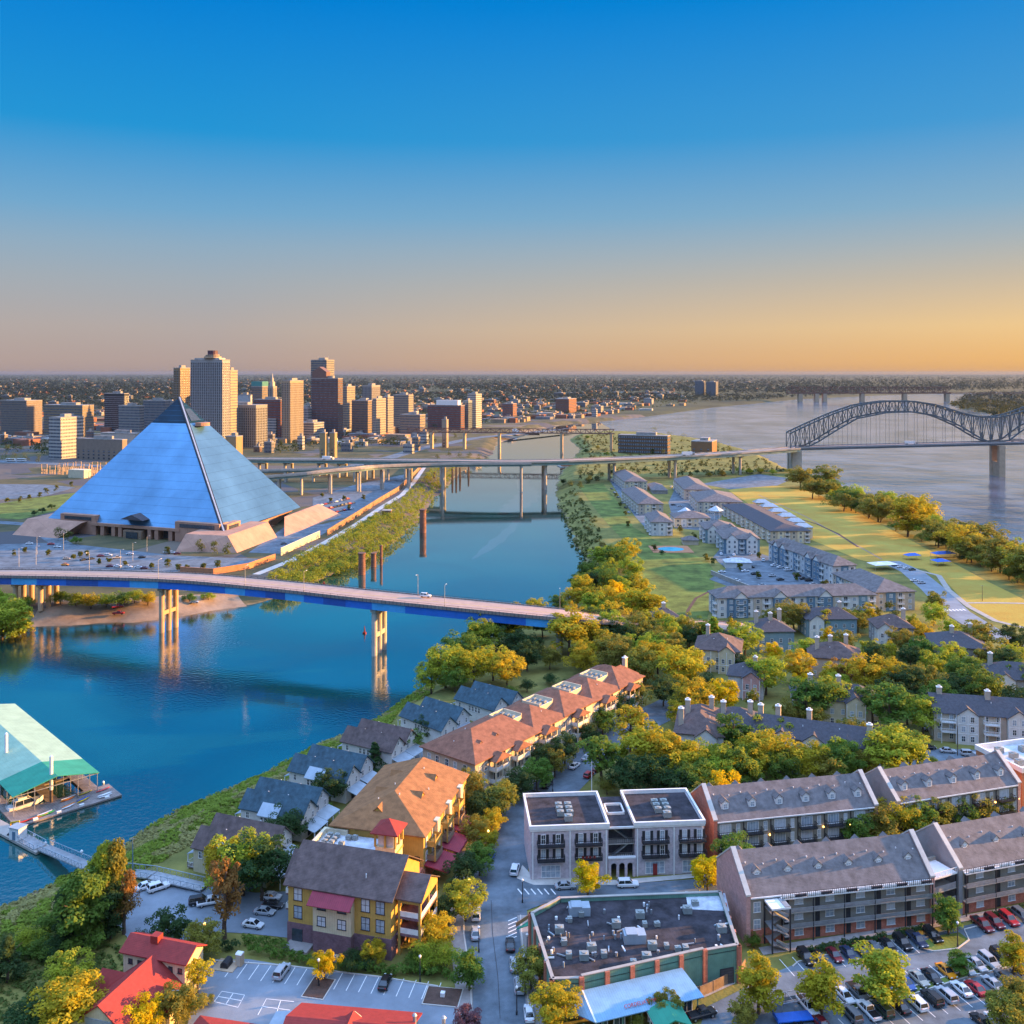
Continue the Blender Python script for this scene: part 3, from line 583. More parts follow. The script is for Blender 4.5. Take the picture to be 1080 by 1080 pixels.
def low_city():
    r = random.Random(8); zones = [((-20, 200), (400, 470), 330), ((240, 440), (400, 470), 330), ((430, 720), (400, 446), 520), ((700, 850), (400, 411), 60)]; mb = MB()
    for (xa, xb), (ya, yb), n in zones:
        for _ in range(n):
            x = r.uniform(xa, xb); y = ya + (yb - ya) * r.random() ** 1.5; p = P(x, y)
            if sdist(np.array([p.x]), np.array([p.y]), city)[0] < 70: continue
            a = R(-22) + r.choice([0, 0, .1]); mb.mi = r.choice([0, 0, 1, 1, 2, 3]); w, d, h = r.uniform(7, 20), r.uniform(6, 16), r.uniform(4, 11)
            mb.obox((p.x, p.y), (math.cos(a), math.sin(a)), (-math.sin(a), math.cos(a)), w, d, 0, h)
            if r.random() < .4: mb.mi = 4; mb.obox((p.x, p.y), (math.cos(a), math.sin(a)), (-math.sin(a), math.cos(a)), w * .3, d * .4, h - .02, h + 2.5)
    o = mb.build('low_city', [mat('low_brick', (.24, .11, .075), .9, .25, .05), mat('low_tan', (.30, .22, .15), .9, .25, .05), mat('low_grey', (.17, .17, .18), .9, .25, .05), mat('low_white', (.46, .44, .40), .9, .2, .05), M['roof_gravel']])
    tag(o, 'countless low roofs of the city between the trees', 'city', kind='stuff')
low_city()
# ------------------------------------------------------------------ bridges
defm('girder_blue', (.02, .15, .58), .5, .12, .3)
defm('girder_light', (.06, .36, .72), .5, .12, .3)
defm('girder_green', (.20, .30, .27), .6, .15, .2)
defm('parapet_grey', (.23, .20, .19), .85, .2, .4, pat=('lines', 'xy', 1.2, .2, .6))
defm('truss_steel', (.12, .14, .15), .6, .15, .1, metal=.3)
defm('rust_steel', (.18, .10, .075), .8, .2, .1)
defm('wet_brick', (.22, .11, .08), .9, .35, .4, pat=('lines', 'z', 1.1, .15, .7))
defm('viaduct_concrete', (.42, .38, .32), .85, .18, .15)
defm('bank_wall', (.30, .175, .10), .9, .25, .2)
def W3(px, D, z): return Vector((XA(px, D), D, z))
def smooth_path(pts, n=6):
    out = []
    for i in range(len(pts) - 1):
        p0, p1, p2, p3 = pts[max(i - 1, 0)], pts[i], pts[i + 1], pts[min(i + 2, len(pts) - 1)]
        for k in range(n):
            t = k / n
            out.append(.5 * ((2 * p1) + (p2 - p0) * t + (2 * p0 - 5 * p1 + 4 * p2 - p3) * t * t + (3 * p1 - p0 - 3 * p2 + p3) * t ** 3))
    return out + [pts[-1]]
def sweep(mb, path, prof, O=Vector((0, 0, 0)), mats=None):
    """cross-section (side offset, height) carried along a path"""
    n = len(prof); vs = []
    for i, p in enumerate(path):
        d = (path[min(i + 1, len(path) - 1)] - path[max(i - 1, 0)]).xy.normalized(); nr = Vector((d.y, -d.x, 0))
        vs += [p - O + nr * u + Vector((0, 0, z)) for u, z in prof]
    for i in range(len(path) - 1):
        if mats: mb.mi = mats[i % len(mats)]
        seg = [vs[i * n + k] for k in range(n)] + [vs[(i + 1) * n + k] for k in range(n)]
        fs = [(k, (k + 1) % n, n + (k + 1) % n, n + k) for k in range(n)]
        if i == 0: fs.append(tuple(range(n))[::-1])
        if i == len(path) - 2: fs.append(tuple(range(n, 2 * n)))
        mb.add(seg, fs)
def rect(u0, u1, z0, z1): return [(u0, z0), (u1, z0), (u1, z1), (u0, z1)]
# the blue road bridge over the harbour; positive side offset is the near side
bp = smooth_path([W3(-60, 492, 11), W3(25, 474, 14.8), W3(178, 446, 19.2), W3(290, 428, 19.2), W3(400, 410, 18.4), W3(590, 392, 15.3), W3(655, 402, 10), W3(720, 415, 5), W3(792, 424, 1.0)], 5)
O = bp[10].copy(); O.z = W
t = thing('road_bridge', 'blue girder road bridge with pale roadway crossing the harbour below the pyramid', 'bridge', O)
mb = MB(); sweep(mb, bp, rect(-8, 8, -.5, 0), O); mb.build('roadway', M['bridge_road'], t)
mb = MB(); sweep(mb, bp[:27], rect(6.8, 7.5, -4.2, -.5), O, [0, 0, 1, 0, 2, 1, 0, 2, 0, 1, 0]); sweep(mb, bp[:27], rect(-7.5, -6.8, -4.2, -.5), O, [0]); mb.build('girder', [M['girder_blue'], M['girder_light'], mat('girder_deep', (.02, .09, .36), .5, .1)], t)
for s in (-1, 1):
    mb = MB(); sweep(mb, bp, rect(s * 7.9 - .15, s * 7.9 + .15, -.9, .45), O); mb.build('parapet', M['parapet_grey'], t)
    mb = MB(); sweep(mb, bp, rect(s * 7.9 - .05, s * 7.9 + .05, .95, 1.05), O); 
    for i in range(0, len(bp) - 1):
        for k in range(3):
            p = bp[i].lerp(bp[i + 1], k / 3); d = (bp[i + 1] - bp[i]).xy.normalized(); p = p - O + Vector((d.y, -d.x, 0)) * 7.9 * s; mb.bar(p + Vector((0, 0, .4)), p + Vector((0, 0, 1.0)), .1, .1)
    mb.build('handrail', M['dark_metal'], t)
mb = MB(); sweep(mb, bp, rect(-.12, .12, 0, .02), O); mb.build('centre_line', M['yellow_paint'], t)
def bent(t, O, c, d, ztop, zbot, spread, n=3, r=1.15, m='pale_concrete', tie=True):
    """a pier: columns across the deck, a cap beam and a tie beam"""
    nr = Vector((d.y, -d.x, 0)).normalized(); al = Vector((d.x, d.y, 0)).normalized()
    mb = MB()
    for k in range(n):
        u = (k / (n - 1) - .5) * 2 * spread if n > 1 else 0
        p = c - O + nr * u; mb.tube((p.x, p.y, zbot - O.z), (p.x, p.y, ztop - O.z), r, 12)
    for z in ([ztop, zbot + (ztop - zbot) * .5] if tie else [ztop]):
        q = c - O; mb.obox((q.x, q.y), nr, al, spread + (1.6 if z == ztop else 0), r * (1 if z == ztop else .7), z - O.z - (1.6 if z == ztop else .9), z - O.z + (.1 if z == ztop else .9))
    mb.build('pier', M[m], t)
for px in (35, 60, 178, 400, 600):
    i = min(range(len(bp)), key=lambda j: abs(bp[j].x / bp[j].y * F + CX - px)); c = bp[i]; d = bp[i + 1] - bp[i - 1]
    bent(t, O, c, d, c.z - 4.0, W - 3 if 100 < px < 500 else gz(c.x, c.y) - 1, 5, 3, 1.2, 'tan_concrete' if px < 300 else 'pale_concrete', tie=100 < px < 500)
# lamps on the bridge
def lamp_post(loc, rz, h, label, group, arm=1.8, col='steel', glow=False):
    l = thing('street_lamp', label, 'street lamp', loc, rz, group)
    mb = MB(); mb.tube((0, 0, 0), (0, 0, .6), .18, 8); mb.tube((0, 0, .6), (0, 0, h), .11, 6, .07)
    if arm: mb.bar((0, 0, h), (arm, 0, h + .25), .09, .09)
    mb.build('pole', M[col], l)
    mb = MB()
    if arm: mb.box(arm - .2, arm + .55, -.16, .16, h + .16, h + .34)
    else: mb.tube((0, 0, h), (0, 0, h + .35), .16, 8, .28); mb.tube((0, 0, h + .35), (0, 0, h + .6), .28, 8, .06)
    mb.build('lamp_head', M['lit_window'] if glow else M['white_trim'], l); return l
lamps = [(72, -1), (172, 1), (265, 1), (325, 1), (420, -1), (493, 1), (588, -1)]
for k, (px, s) in enumerate(lamps):
    i = min(range(len(bp)), key=lambda j: abs(bp[j].x / bp[j].y * F + CX - px)); c = bp[i]; d = (bp[i + 1] - bp[i - 1]).xy.normalized(); p = c + Vector((d.y, -d.x, 0)) * 7.4 * s
    lamp_post(p, math.atan2(d.y, d.x) + (R(90) if s > 0 else R(-90)), 9, f'thin steel lamp post on the blue bridge, {nth(k + 1)} along it from the city shore', 'lamp posts along the blue bridge')
# interstate viaduct: main deck and the curved ramp
def viaduct(name, label, path, wd, gm, piers, dg, cat='viaduct', pr=1.6):
    O = path[len(path) // 2].copy(); O.z = 0
    t = thing(name, label, cat, O)
    mb = MB(); sweep(mb, path, rect(-wd, wd, -.6, 0), O); mb.build('roadway', M['bridge_road'], t)
    mb = MB(); sweep(mb, path, rect(wd - 1.6, wd - .8, -dg, -.6), O); sweep(mb, path, rect(-wd + .8, -wd + 1.6, -dg, -.6), O); mb.build('girder', M[gm], t)
    for s in (-1, 1):
        mb = MB(); sweep(mb, path, rect(s * wd - .2, s * wd + .2, -.7, 1.1), O); mb.build('parapet', M['viaduct_concrete'], t)
    for px in piers:
        i = min(range(1, len(path) - 1), key=lambda j: abs(path[j].x / path[j].y * F + CX - px)); c = path[i]; d = path[i + 1] - path[i - 1]
        bent(t, O, c, d, c.z - dg, min(0, gz(c.x, c.y)) - 1.5, wd * .55, 2, pr, 'viaduct_concrete', tie=False)
    return t
vp = smooth_path([W3(150, 1180, 9), W3(262, 1110, 14), W3(340, 1060, 18), W3(400, 1020, 21), W3(467, 992, 23), W3(574, 985, 23), W3(709, 1035, 24), W3(777, 1075, 24.5), W3(838, 1107, 27)], 6)
viaduct('interstate_viaduct', 'long green girdered motorway viaduct crossing the harbour towards the steel arch', vp, 11, 'girder_green', [275, 305, 335, 362, 390, 430, 467, 574, 642, 709, 777], 3.6)
rp_ = smooth_path([W3(200, 880, 9), W3(278, 892, 16.5), W3(318, 893, 19.5), W3(348, 903, 21.5), W3(378, 916, 22.6), W3(403, 932, 23), W3(467, 953, 23), W3(560, 962, 22.9)], 6)
viaduct('ramp_viaduct', 'curved motorway ramp climbing beside the pyramid to join the viaduct', rp_, 5.5, 'girder_green', [297, 318, 348, 378, 403, 432, 467, 545], 2.6, pr=1.2)
rp2 = smooth_path([W3(200, 1010, 9), W3(290, 1000, 12), W3(350, 1000, 14), W3(420, 1012, 17.5), W3(470, 1018, 20)], 6)
viaduct('ramp_viaduct', 'lower dark ramp between the motorway viaduct and the curved ramp', rp2, 5, 'girder_green', [300, 330, 372, 412], 2.2, pr=1.0)
# the steel arch bridge over the big river
def arch_bridge():
    A, B_ = W3(838, 1107, 27), W3(1054, 1100, 33.5); u = (B_ - A).xy.normalized(); u3 = Vector((u.x, u.y, 0)); nr = Vector((u.y, -u.x, 0))
    L = (B_ - A).xy.length; O = Vector((A.x, A.y, W)); t = thing('arch_bridge', 'grey steel truss arch bridge with two humps over the wide river', 'bridge', O)
    top = [(833.7, 457), (855, 447), (880, 436), (906.7, 427), (935.5, 423.3), (964, 423.3), (988.5, 427), (1012.6, 435), (1032, 439.7), (1044, 440.4), (1058, 439.7), (1075, 435), (1095, 427.5), (1118, 422), (1145, 418), (1175, 417)]
    bot = [(833.7, 473.5), (848, 473), (863, 466), (880, 455), (904, 441.4), (935.5, 435), (964, 434.4), (988.5, 438.5), (1012.6, 449), (1032, 461), (1043, 466.5), (1056, 466), (1066, 464), (1080, 452), (1100, 442), (1122, 434), (1150, 429), (1175, 428)]
    def curve(tab, px):
        for (x0, y0), (x1, y1) in zip(tab, tab[1:]):
            if x0 <= px <= x1: f = (px - x0) / (x1 - x0); return y0 + (y1 - y0) * f
        return tab[-1][1]
    def pt(tab, px, s):
        D = 1107 - 7 * (px - 838) / 216; y = curve(tab, px); q = Vector((XA(px, D), D, ZA(y, D))) - O; return q - nr * s
    n = 34; xs_ = [833.7 + (1175 - 833.7) * i / n for i in range(n + 1)]
    for s in (0, 19):
        mb = MB()
        for i in range(n):
            T0, T1, B0, B1 = pt(top, xs_[i], s), pt(top, xs_[i + 1], s), pt(bot, xs_[i], s), pt(bot, xs_[i + 1], s)
            mb.bar(T0, T1, 1.5, 1.5); mb.bar(B0, B1, 1.5, 1.5); mb.bar(T0, B0, .9, .9)
            m_ = (T0 + T1) / 2; mb.bar(B0, m_, .6, .6); mb.bar(B1, m_, .6, .6)
        mb.build('arch_truss', M['truss_steel'], t)
        for i in range(3, n):
            p = pt(bot, xs_[i], s); zd = (27 + 6.5 * (xs_[i] - 838) / 216) - O.z
            if p.z > zd + 4: 
                mb = MB(); mb.bar(p, (p.x, p.y, zd), .22, .22); mb.build('hanger', M['truss_steel'], t)
    mb = MB()
    for i in range(0, n + 1):
        mb.bar(pt(top, xs_[i], 0), pt(top, xs_[i], 19), .8, .8)
        if i < n: mb.bar(pt(top, xs_[i], 0), pt(top, xs_[i + 1], 19), .5, .5); mb.bar(pt(bot, xs_[i], 19), pt(bot, xs_[i + 1], 0), .5, .5)
    mb.build('wind_bracing', M['truss_steel'], t)
    path = [A - nr * 9.5 + u3 * (L * k / 10) + Vector((0, 0, 6.5 * k / 10)) for k in range(17)]
    mb = MB(); sweep(mb, path, rect(-11, 11, -.7, 0), O); mb.build('roadway', M['bridge_road'], t)
    mb = MB(); sweep(mb, path, rect(9.8, 10.8, -2.8, -.7), O); sweep(mb, path, rect(-10.8, -9.8, -2.8, -.7), O)
    for i in range(len(path) - 1):
        for k in range(4): p = path[i].lerp(path[i + 1], k / 4) - O; mb.bar(p + nr * 11 + Vector((0, 0, -1.6)), p - nr * 11 + Vector((0, 0, -1.6)), .8, 1.4)
    mb.build('floor_beam', M['truss_steel'], t)
    for s in (-1, 1):
        mb = MB(); sweep(mb, path, rect(s * 11 - .2, s * 11 + .2, -.6, 1.2), O); mb.build('parapet', M['steel'], t)
    for px, z1, wd in ((840, 24, 5.5), (1056, 30, 3.4)):
        D = 1107 - 7 * (px - 838) / 216; c = Vector((XA(px, D), D, W)) - O - nr * 9.5
        mb = MB()
        for s in (-1, 1): q = c + nr * s * 9.5; mb.obox(q, u3, nr, wd, 3, -4, z1 - W)
        mb.obox(c, u3, nr, wd * .8, 9, -4, (z1 - W) * (.48 if px > 900 else .92)); mb.build('pier', M['viaduct_concrete' if px < 900 else 'tan_concrete'], t)
arch_bridge()
# footbridge (truss monorail) and the old rail bridges far down the river
def truss_span(name, label, p0, p1, z0, z1, wd, nb, piers, m, pm, zp):
    O = Vector((p0.x, p0.y, 0)); u = (p1 - p0); L = u.xy.length; d = Vector((u.x, u.y, 0)).normalized(); nr = Vector((d.y, -d.x, 0))
    t = thing(name, label, 'bridge', O)
    for s in (-1, 1):
        mb = MB()
        for i in range(nb):
            a, b = d * (L * i / nb), d * (L * (i + 1) / nb); o_ = nr * wd * s; h0, h1 = Vector((0, 0, z0)), Vector((0, 0, z1)); k = (z1 - z0) * .13
            mb.bar(a + o_ + h0, b + o_ + h0, k * 1.6, k * 1.6); mb.bar(a + o_ + h1, b + o_ + h1, k, k); mb.bar(a + o_ + h0, a + o_ + h1, k * .7, k * .7)
            mb.bar(a + o_ + (h0 if i % 2 else h1), b + o_ + (h1 if i % 2 else h0), k * .7, k * .7)
        mb.build('side_truss', M[m], t)
    mb = MB(); a, b = Vector((0, 0, z0)), d * L + Vector((0, 0, z0)); mb.bar(a, b, wd * 1.9, (z1 - z0) * .12); mb.build('deck', M[m], t)
    for f in piers:
        c = d * (L * f); mb = MB(); mb.obox(c, d, nr, (z1 - z0) * .32, wd * 1.2, zp, z0); mb.build('pier', M[pm], t)
    return t
truss_span('foot_bridge', 'brown truss footbridge on tall piers leading to the island tip', W3(430, 1440, 0), W3(648, 1400, 0), 25, 31, 4, 44, [.12, .28, .45, .75, .985], 'rust_steel', 'tan_concrete', -9)
truss_span('rail_bridge', 'dark old truss rail bridge far down the river', W3(830, 3950, 0), W3(1002, 3950, 0), 30, 55, 9, 30, [.08, .18, .23, .46, .72, .98], 'rust_steel', 'tan_concrete', -10)
truss_span('rail_bridge', 'low dark trestle far away carrying on past the wooded point', W3(1002, 3960, 0), W3(1110, 3980, 0), 26, 33, 9, 20, [.2, .4, .6, .8], 'rust_steel', 'tan_concrete', -10)
# old brick and timber piers standing in the water
for k, (px, py, yt, r, lab) in enumerate([(446, 562, 537, 2.6, 'tall round old brick pier alone in the channel'), (381.7, 606, 583, 2.2, 'old brick pier by the bank, thickest of the three near the blue bridge'), (394, 598, 583, 1.7, 'short old brick pier between two others near the bank'), (402, 596, 575, .9, 'slim dark old pier farthest from the bank of the three')]):
    c = P(px, py, W); zt = ZA(yt, c.y); q = thing('river_pier', lab, 'old pier', (c.x, c.y, W), 0, 'old piers standing in the harbour')
    mb = MB(); mb.tube((0, 0, -4), (0, 0, zt - W - .8), r, 14, r * .94); mb.build('shaft', M['wet_brick'], q)
    mb = MB(); mb.tube((0, 0, zt - W - .8), (0, 0, zt - W), r * 1.12, 14); mb.build('cap', M['rust_steel'], q)
for k, (px, py, yt) in enumerate([(477, 507, 494), (481, 506, 492), (485, 505.5, 493), (494, 502, 491), (458, 510, 498)]):
    c = P(px, py, W); zt = ZA(yt, c.y); mb = MB()
    for a in range(3): mb.tube((math.cos(a * 2.1) * .9, math.sin(a * 2.1) * .9, -4), (math.cos(a * 2.1) * .4, math.sin(a * 2.1) * .4, zt - W), .75, 7, .6)
    q = mb.build('mooring_dolphin', M['bark'], None, (c.x, c.y, W)); tag(q, f'dark timber mooring post under the viaduct, {nth(k + 1)} from the footbridge side', 'mooring post', 'timber mooring posts under the viaduct')
c = P(408, 545); q = thing('brick_pump_house', 'small square brick block among the bank shrubs', 'small building', (c.x, c.y, -1))
mb = MB(); mb.box(-3.5, 3.5, -3, 3, 0, 6); mb.build('wall', M['wet_brick'], q); mb = MB(); mb.box(-3.8, 3.8, -3.3, 3.3, 6, 6.5); mb.build('roof', M['concrete'], q)
# walls and the promenade under the pyramid
def wall_thing(label, px, h, m, th=.6, name='retaining_wall', cap=None, z=0):
    pts = [P(x, y, z) for x, y in px]; O = pts[0].copy(); t = thing(name, label, 'wall', O)
    mb = MB(); sweep(mb, pts, rect(-th / 2, th / 2, -1, h), O); mb.build('wall_body', M[m], t)
    mb = MB(); sweep(mb, pts, rect(-th / 2 - .1, th / 2 + .1, h, h + .25), O); mb.build('coping', M[cap or m], t); return t
wall_thing('long tan wall climbing along the promenade above the shrubby bank', [(345, 565), (372, 548), (400, 530), (420, 518), (432, 506), (441, 497), (447, 490)], 4.0, 'bank_wall')
wall_thing('pale straight wall beside the loading yard of the pyramid', [(296, 586), (337, 567)], 4.5, 'cream_wall')
wall_thing('low brown wall curving in front of the pyramid car park', [(190, 604), (225, 606), (262, 600), (290, 590)], 3.2, 'terracotta')
terr_sheet('promenade', ribbon([(270, 606), (310, 590), (345, 571), (376, 553), (404, 534), (424, 522), (437, 508), (448, 492)], 5), M['pale_concrete'], 'pale promenade path along the top of the bank', 'path', .10, step=6, world=True)
# ------------------------------------------------------------------ lots, streets, lawns
S = terr_sheet
S('pyramid_car_park', [(-40, 610), (-20, 575), (60, 572), (185, 586), (290, 590), (262, 600), (190, 606), (100, 606)], M['asphalt'], 'grey car park in front of the pyramid', 'car park', .06)
S('yard', [(262, 583), (300, 556), (340, 553), (372, 545), (338, 565), (296, 584)], M['asphalt'], 'loading yard beside the pyramid', 'yard', .06)
S('under_viaduct_lot', [(330, 552), (330, 525), (372, 512), (428, 500), (436, 503), (420, 515), (398, 528), (370, 545)], M['asphalt'], 'car park below the motorway ramps', 'car park', .06)
S('city_street', ribbon([(-60, 547), (30, 553), (110, 600)], 12), M['asphalt'], 'street bending round the pyramid base', 'street', .09, world=True)
S('city_lawn', [(-30, 545), (0, 531), (45, 524), (85, 519), (80, 527), (55, 540), (20, 548)], M['lawn'], 'grass slope beside the pyramid', 'lawn', .05)
S('city_lot', [(-60, 525), (-60, 510), (48, 511), (80, 514), (45, 524), (0, 527)], M['asphalt'], 'wide pale lot left of the pyramid', 'car park', .05)
S('expressway', ribbon([(600, 452), (500, 462), (440, 474), (400, 486), (330, 500), (250, 505), (120, 492), (-60, 484)], 22), M['asphalt'], 'sunken expressway under the ramps', 'road', .07, world=True)
S('boat_ramp', [(20, 652), (40, 640), (110, 634), (190, 628), (250, 622), (262, 628), (235, 636), (200, 645), (140, 652), (60, 660)], M['dirt'], 'bare earth boat landing below the blue bridge', 'dirt', .38, step=4)
S('river_field', [(768, 517), (800, 511), (846, 515), (885, 530), (935, 556), (985, 583), (1045, 615), (1100, 642), (1100, 668), (1062, 660), (1022, 640), (1000, 616), (975, 600), (935, 597), (905, 590), (850, 567), (810, 545)], M['dry_field'], 'sunlit dry grass field between apartments and river', 'field', .05)
S('island_lawn', [(700, 575), (745, 590), (755, 605), (750, 640), (745, 655), (690, 652), (670, 640), (660, 610), (670, 580)], M['lawn'], 'open green lawn below the pool', 'lawn', .05)
S('levee_lawn', [(610, 512), (636, 510), (652, 530), (668, 556), (700, 575), (670, 582), (648, 560), (630, 540)], M['lawn'], 'green levee slope along the channel', 'lawn', .06)
S('gravel_lot', [(730, 512), (800, 500), (836, 505), (820, 512), (770, 516), (748, 512)], M['asphalt'], 'pale gravel lot at the end of the field', 'lot', .07)
S('apartment_lot', [(752, 588), (765, 572), (815, 588), (882, 619), (882, 626), (790, 627), (748, 611), (766, 600)], M['asphalt'], 'car park between the blue and white apartments', 'car park', .07)
S('apartment_lot', [(705, 530), (712, 515), (742, 517), (765, 540), (745, 560), (712, 557)], M['asphalt'], 'dark car park between the far apartments', 'car park', .07)
S('levee_street', ribbon([(646, 505), (660, 525), (676, 545), (690, 560)], 9), M['asphalt'], 'narrow street behind the levee', 'street', .08, world=True)
S('river_street', ribbon([(938, 592), (962, 603), (985, 622), (1008, 645), (1045, 668), (1100, 690)], 13), M['old_asphalt'], 'street bending past the river field', 'street', .08, world=True)
S('river_footpath', ribbon([(965, 601), (990, 607), (1000, 622), (1022, 640), (1050, 655), (1100, 667)], 3), M['concrete'], 'pale footpath winding beside the field', 'path', .12, world=True)
S('river_footpath', ribbon([(1018, 636), (1050, 636), (1100, 637)], 2.4), M['concrete'], 'thin pale path branching into the field', 'path', .13, world=True)
for k in range(9):
    a = P(988 + k * 3.6, 644.5 - k * .15); mb = MB(); mb.box(-.5, .5, -1.6, 1.6, 0, .01); tag(mb.build('crossing_stripe', M['paint'], None, (a.x, a.y, .12)), 'white bar of the zebra crossing', 'road marking', 'zebra crossing bars by the river field', 'structure')
# near streets
main_px = [(531, 1110), (528, 1040), (523, 985), (522, 935), (531, 895), (555, 860), (583, 833), (612, 805), (640, 783), (672, 763), (715, 742)]
S('main_street', ribbon(main_px, 13.5), M['asphalt'], 'blue grey street running up between the buildings', 'street', .10, world=True)
S('side_street', [(533, 962), (530, 925), (565, 931), (640, 934), (745, 927), (790, 915), (795, 928), (760, 941), (592, 947), (552, 962)], M['asphalt'], 'short street before the flat roofed brick block', 'street', .13)
S('back_lane', ribbon([(715, 742), (770, 770), (830, 812), (905, 808), (960, 800), (1000, 796), (1100, 800)], 9), M['asphalt'], 'lane behind the row houses', 'street', .08, world=True)
S('house_lane', ribbon([(640, 783), (700, 790), (735, 822), (800, 830)], 7), M['asphalt'], 'shaded drive under the trees', 'street', .07, world=True)
S('pavement', ribbon([(491, 1110), (489, 1040), (482, 985), (483, 935), (494, 893), (521, 855), (553, 828), (583, 801), (612, 779)], 3.2), M['paving'], 'pavement along the street with trees', 'pavement', .16, world=True)
S('pavement', ribbon([(566, 1110), (562, 1040), (556, 985), (553, 966)], 3.0), M['paving'], 'brick pavement beside the black roofed shop', 'pavement', .16, world=True)
S('corner_pavement', [(545, 927), (551, 913), (562, 925), (650, 929), (745, 921), (748, 925), (650, 934), (563, 934)], M['pale_concrete'], 'pale pavement before the flat roofed brick block', 'pavement', .17)
S('row_house_lot', [(732, 1100), (746, 1062), (790, 1040), (822, 1024), (842, 1016), (900, 1001), (985, 984), (1100, 958), (1250, 940), (1250, 1110)], M['asphalt'], 'large car park below the row houses', 'car park', .08)
S('lot_island', [(880, 1061), (960, 1042), (1020, 1024), (1100, 1005), (1100, 1012), (1020, 1031), (960, 1050), (884, 1069)], M['lawn'], 'strip of grass between the car rows', 'lawn', .13)
S('lot_island', [(966, 998), (985, 988), (1012, 984), (1022, 992), (1010, 1001), (985, 1003)], M['lawn'], 'grass island where the row houses meet', 'lawn', .14)
S('row_house_path', [(800, 1000), (900, 985), (985, 972), (1100, 950), (1100, 956), (985, 979), (900, 993), (805, 1008)], M['paving'], 'walk along the row house fronts', 'path', .15)
S('shop_yard', [(722, 1045), (742, 1022), (780, 1012), (784, 1020), (775, 1038), (740, 1054)], M['concrete'], 'fenced service yard behind the shop', 'yard', .12)
S('restaurant_lot', [(190, 1110), (206, 1050), (220, 1012), (262, 1012), (330, 1023), (400, 1030), (462, 1040), (487, 1058), (487, 1110)], M['old_asphalt'], 'car park with painted bays beside the red roofed buildings', 'car park', .09)
S('marina_lot', [(122, 974), (140, 940), (165, 927), (215, 934), (270, 942), (310, 940), (310, 990), (262, 985), (225, 983), (165, 1008), (135, 990)], M['old_asphalt'], 'small car park at the head of the marina walk', 'car park', .09)
S('house_lane', ribbon([(225, 945), (300, 920), (345, 890), (385, 850), (425, 812), (455, 790)], 5), M['old_asphalt'], 'narrow lane behind the blue roofed houses', 'street', .07, world=True)
S('lot_path', [(186, 1012), (205, 985), (222, 985), (212, 1015), (196, 1050), (184, 1050)], M['paving'], 'brick path beside the painted car park', 'path', .12)
# painted bays
def bays(a, b, n, ln, dz, label, ang=None):
    A, B_ = P(*a).xy, P(*b).xy; d = (B_ - A); u = d.normalized(); nr = Vector((-u.y, u.x)); 
    if ang is not None: nr = Vector((math.cos(ang), math.sin(ang)))
    mb = MB()
    for i in range(n + 1):
        p = A + d * (i / n); q = p + nr * ln; s = u * .07; mb.add([(p.x - s.x, p.y - s.y, dz), (p.x + s.x, p.y + s.y, dz), (q.x + s.x, q.y + s.y, dz), (q.x - s.x, q.y - s.y, dz)], [(0, 1, 2, 3)])
    tag(mb.build('bay_markings', M['paint']), label, 'road marking', kind='structure')
bays((237, 1031), (458, 1056), 17, 5.2, .105, 'white lines of the bays under the hedge')
bays((838, 1030), (995, 1001), 12, 5.4, .095, 'white bay lines before the row houses'); bays((880, 1066), (1100, 1011), 17, 5.2, .096, 'white bay lines along the grass strip'); bays((1100, 1019), (884, 1075), 17, 5.2, .097, 'white bay lines of the lower car row')
def strip(pts, w, dz, m, label):
    r_ = ribbon(pts, w); n = len(r_) // 2; mb = MB(); mb.add([(x, y, dz) for x, y in r_], [(i, i + 1, 2 * n - 2 - i, 2 * n - 1 - i) for i in range(n - 1)])
    o = mb.build('road_line', M[m]); me = o.data
    if me.polygons[0].normal.z < 0: me.flip_normals()
    tag(o, label, 'road marking', kind='structure')
for k, sq in enumerate([[(226, 1057), (234, 1046), (258, 1050), (251, 1063), (226, 1057)], [(272, 1071), (281, 1054), (310, 1057)], [(238, 1060), (246, 1048)], [(230, 1051.5), (255, 1056)], [(291, 1071), (296, 1056)], [(276, 1062), (306, 1066)]]):
    strip(sq, .16, .107, 'paint', 'white painted box on the restaurant car park')
for k in range(6): strip([(546 + k * 7, 938), (551 + k * 7, 944)], .3, .15, 'paint', 'white hatching at the street corner')
for k in range(6): strip([(536, 972 + k * 4), (545, 968 + k * 4)], .25, .12, 'paint', 'white hatching beside the kerb')
strip([(527.5, 1075), (525, 1030), (519.5, 985), (518, 950)], .12, .118, 'dark_metal', 'dark seam down the street')
# kerbs
def kerb(pts, label, w=.25, h=.15, z=.1):
    p3 = [P(x, y) for x, y in pts]; mb = MB(); sweep(mb, p3, rect(-w / 2, w / 2, 0, z + h)); tag(mb.build('kerb', M['pale_concrete']), label, 'kerb', kind='structure')
kerb([(498, 1080), (496, 1030), (489, 985), (490, 938), (502, 896), (528, 858), (560, 829), (590, 801)], 'kerb of the street on the yellow building side')
kerb([(559, 1078), (555, 1035), (550, 985), (549, 966)], 'kerb beside the black roofed shop')
kerb([(836, 1020), (842, 1015), (900, 1001), (964, 988), (968, 1000), (985, 1004), (1010, 1001), (1022, 992), (1017, 981), (1100, 960)], 'kerb at the foot of the row houses')
kerb([(880, 1061), (960, 1042), (1020, 1024), (1100, 1005)], 'upper kerb of the grass strip'); kerb([(884, 1069), (960, 1050), (1020, 1031), (1100, 1012)], 'lower kerb of the grass strip')
kerb([(226, 1014), (300, 1019), (400, 1031), (462, 1041)], 'kerb under the hedge')
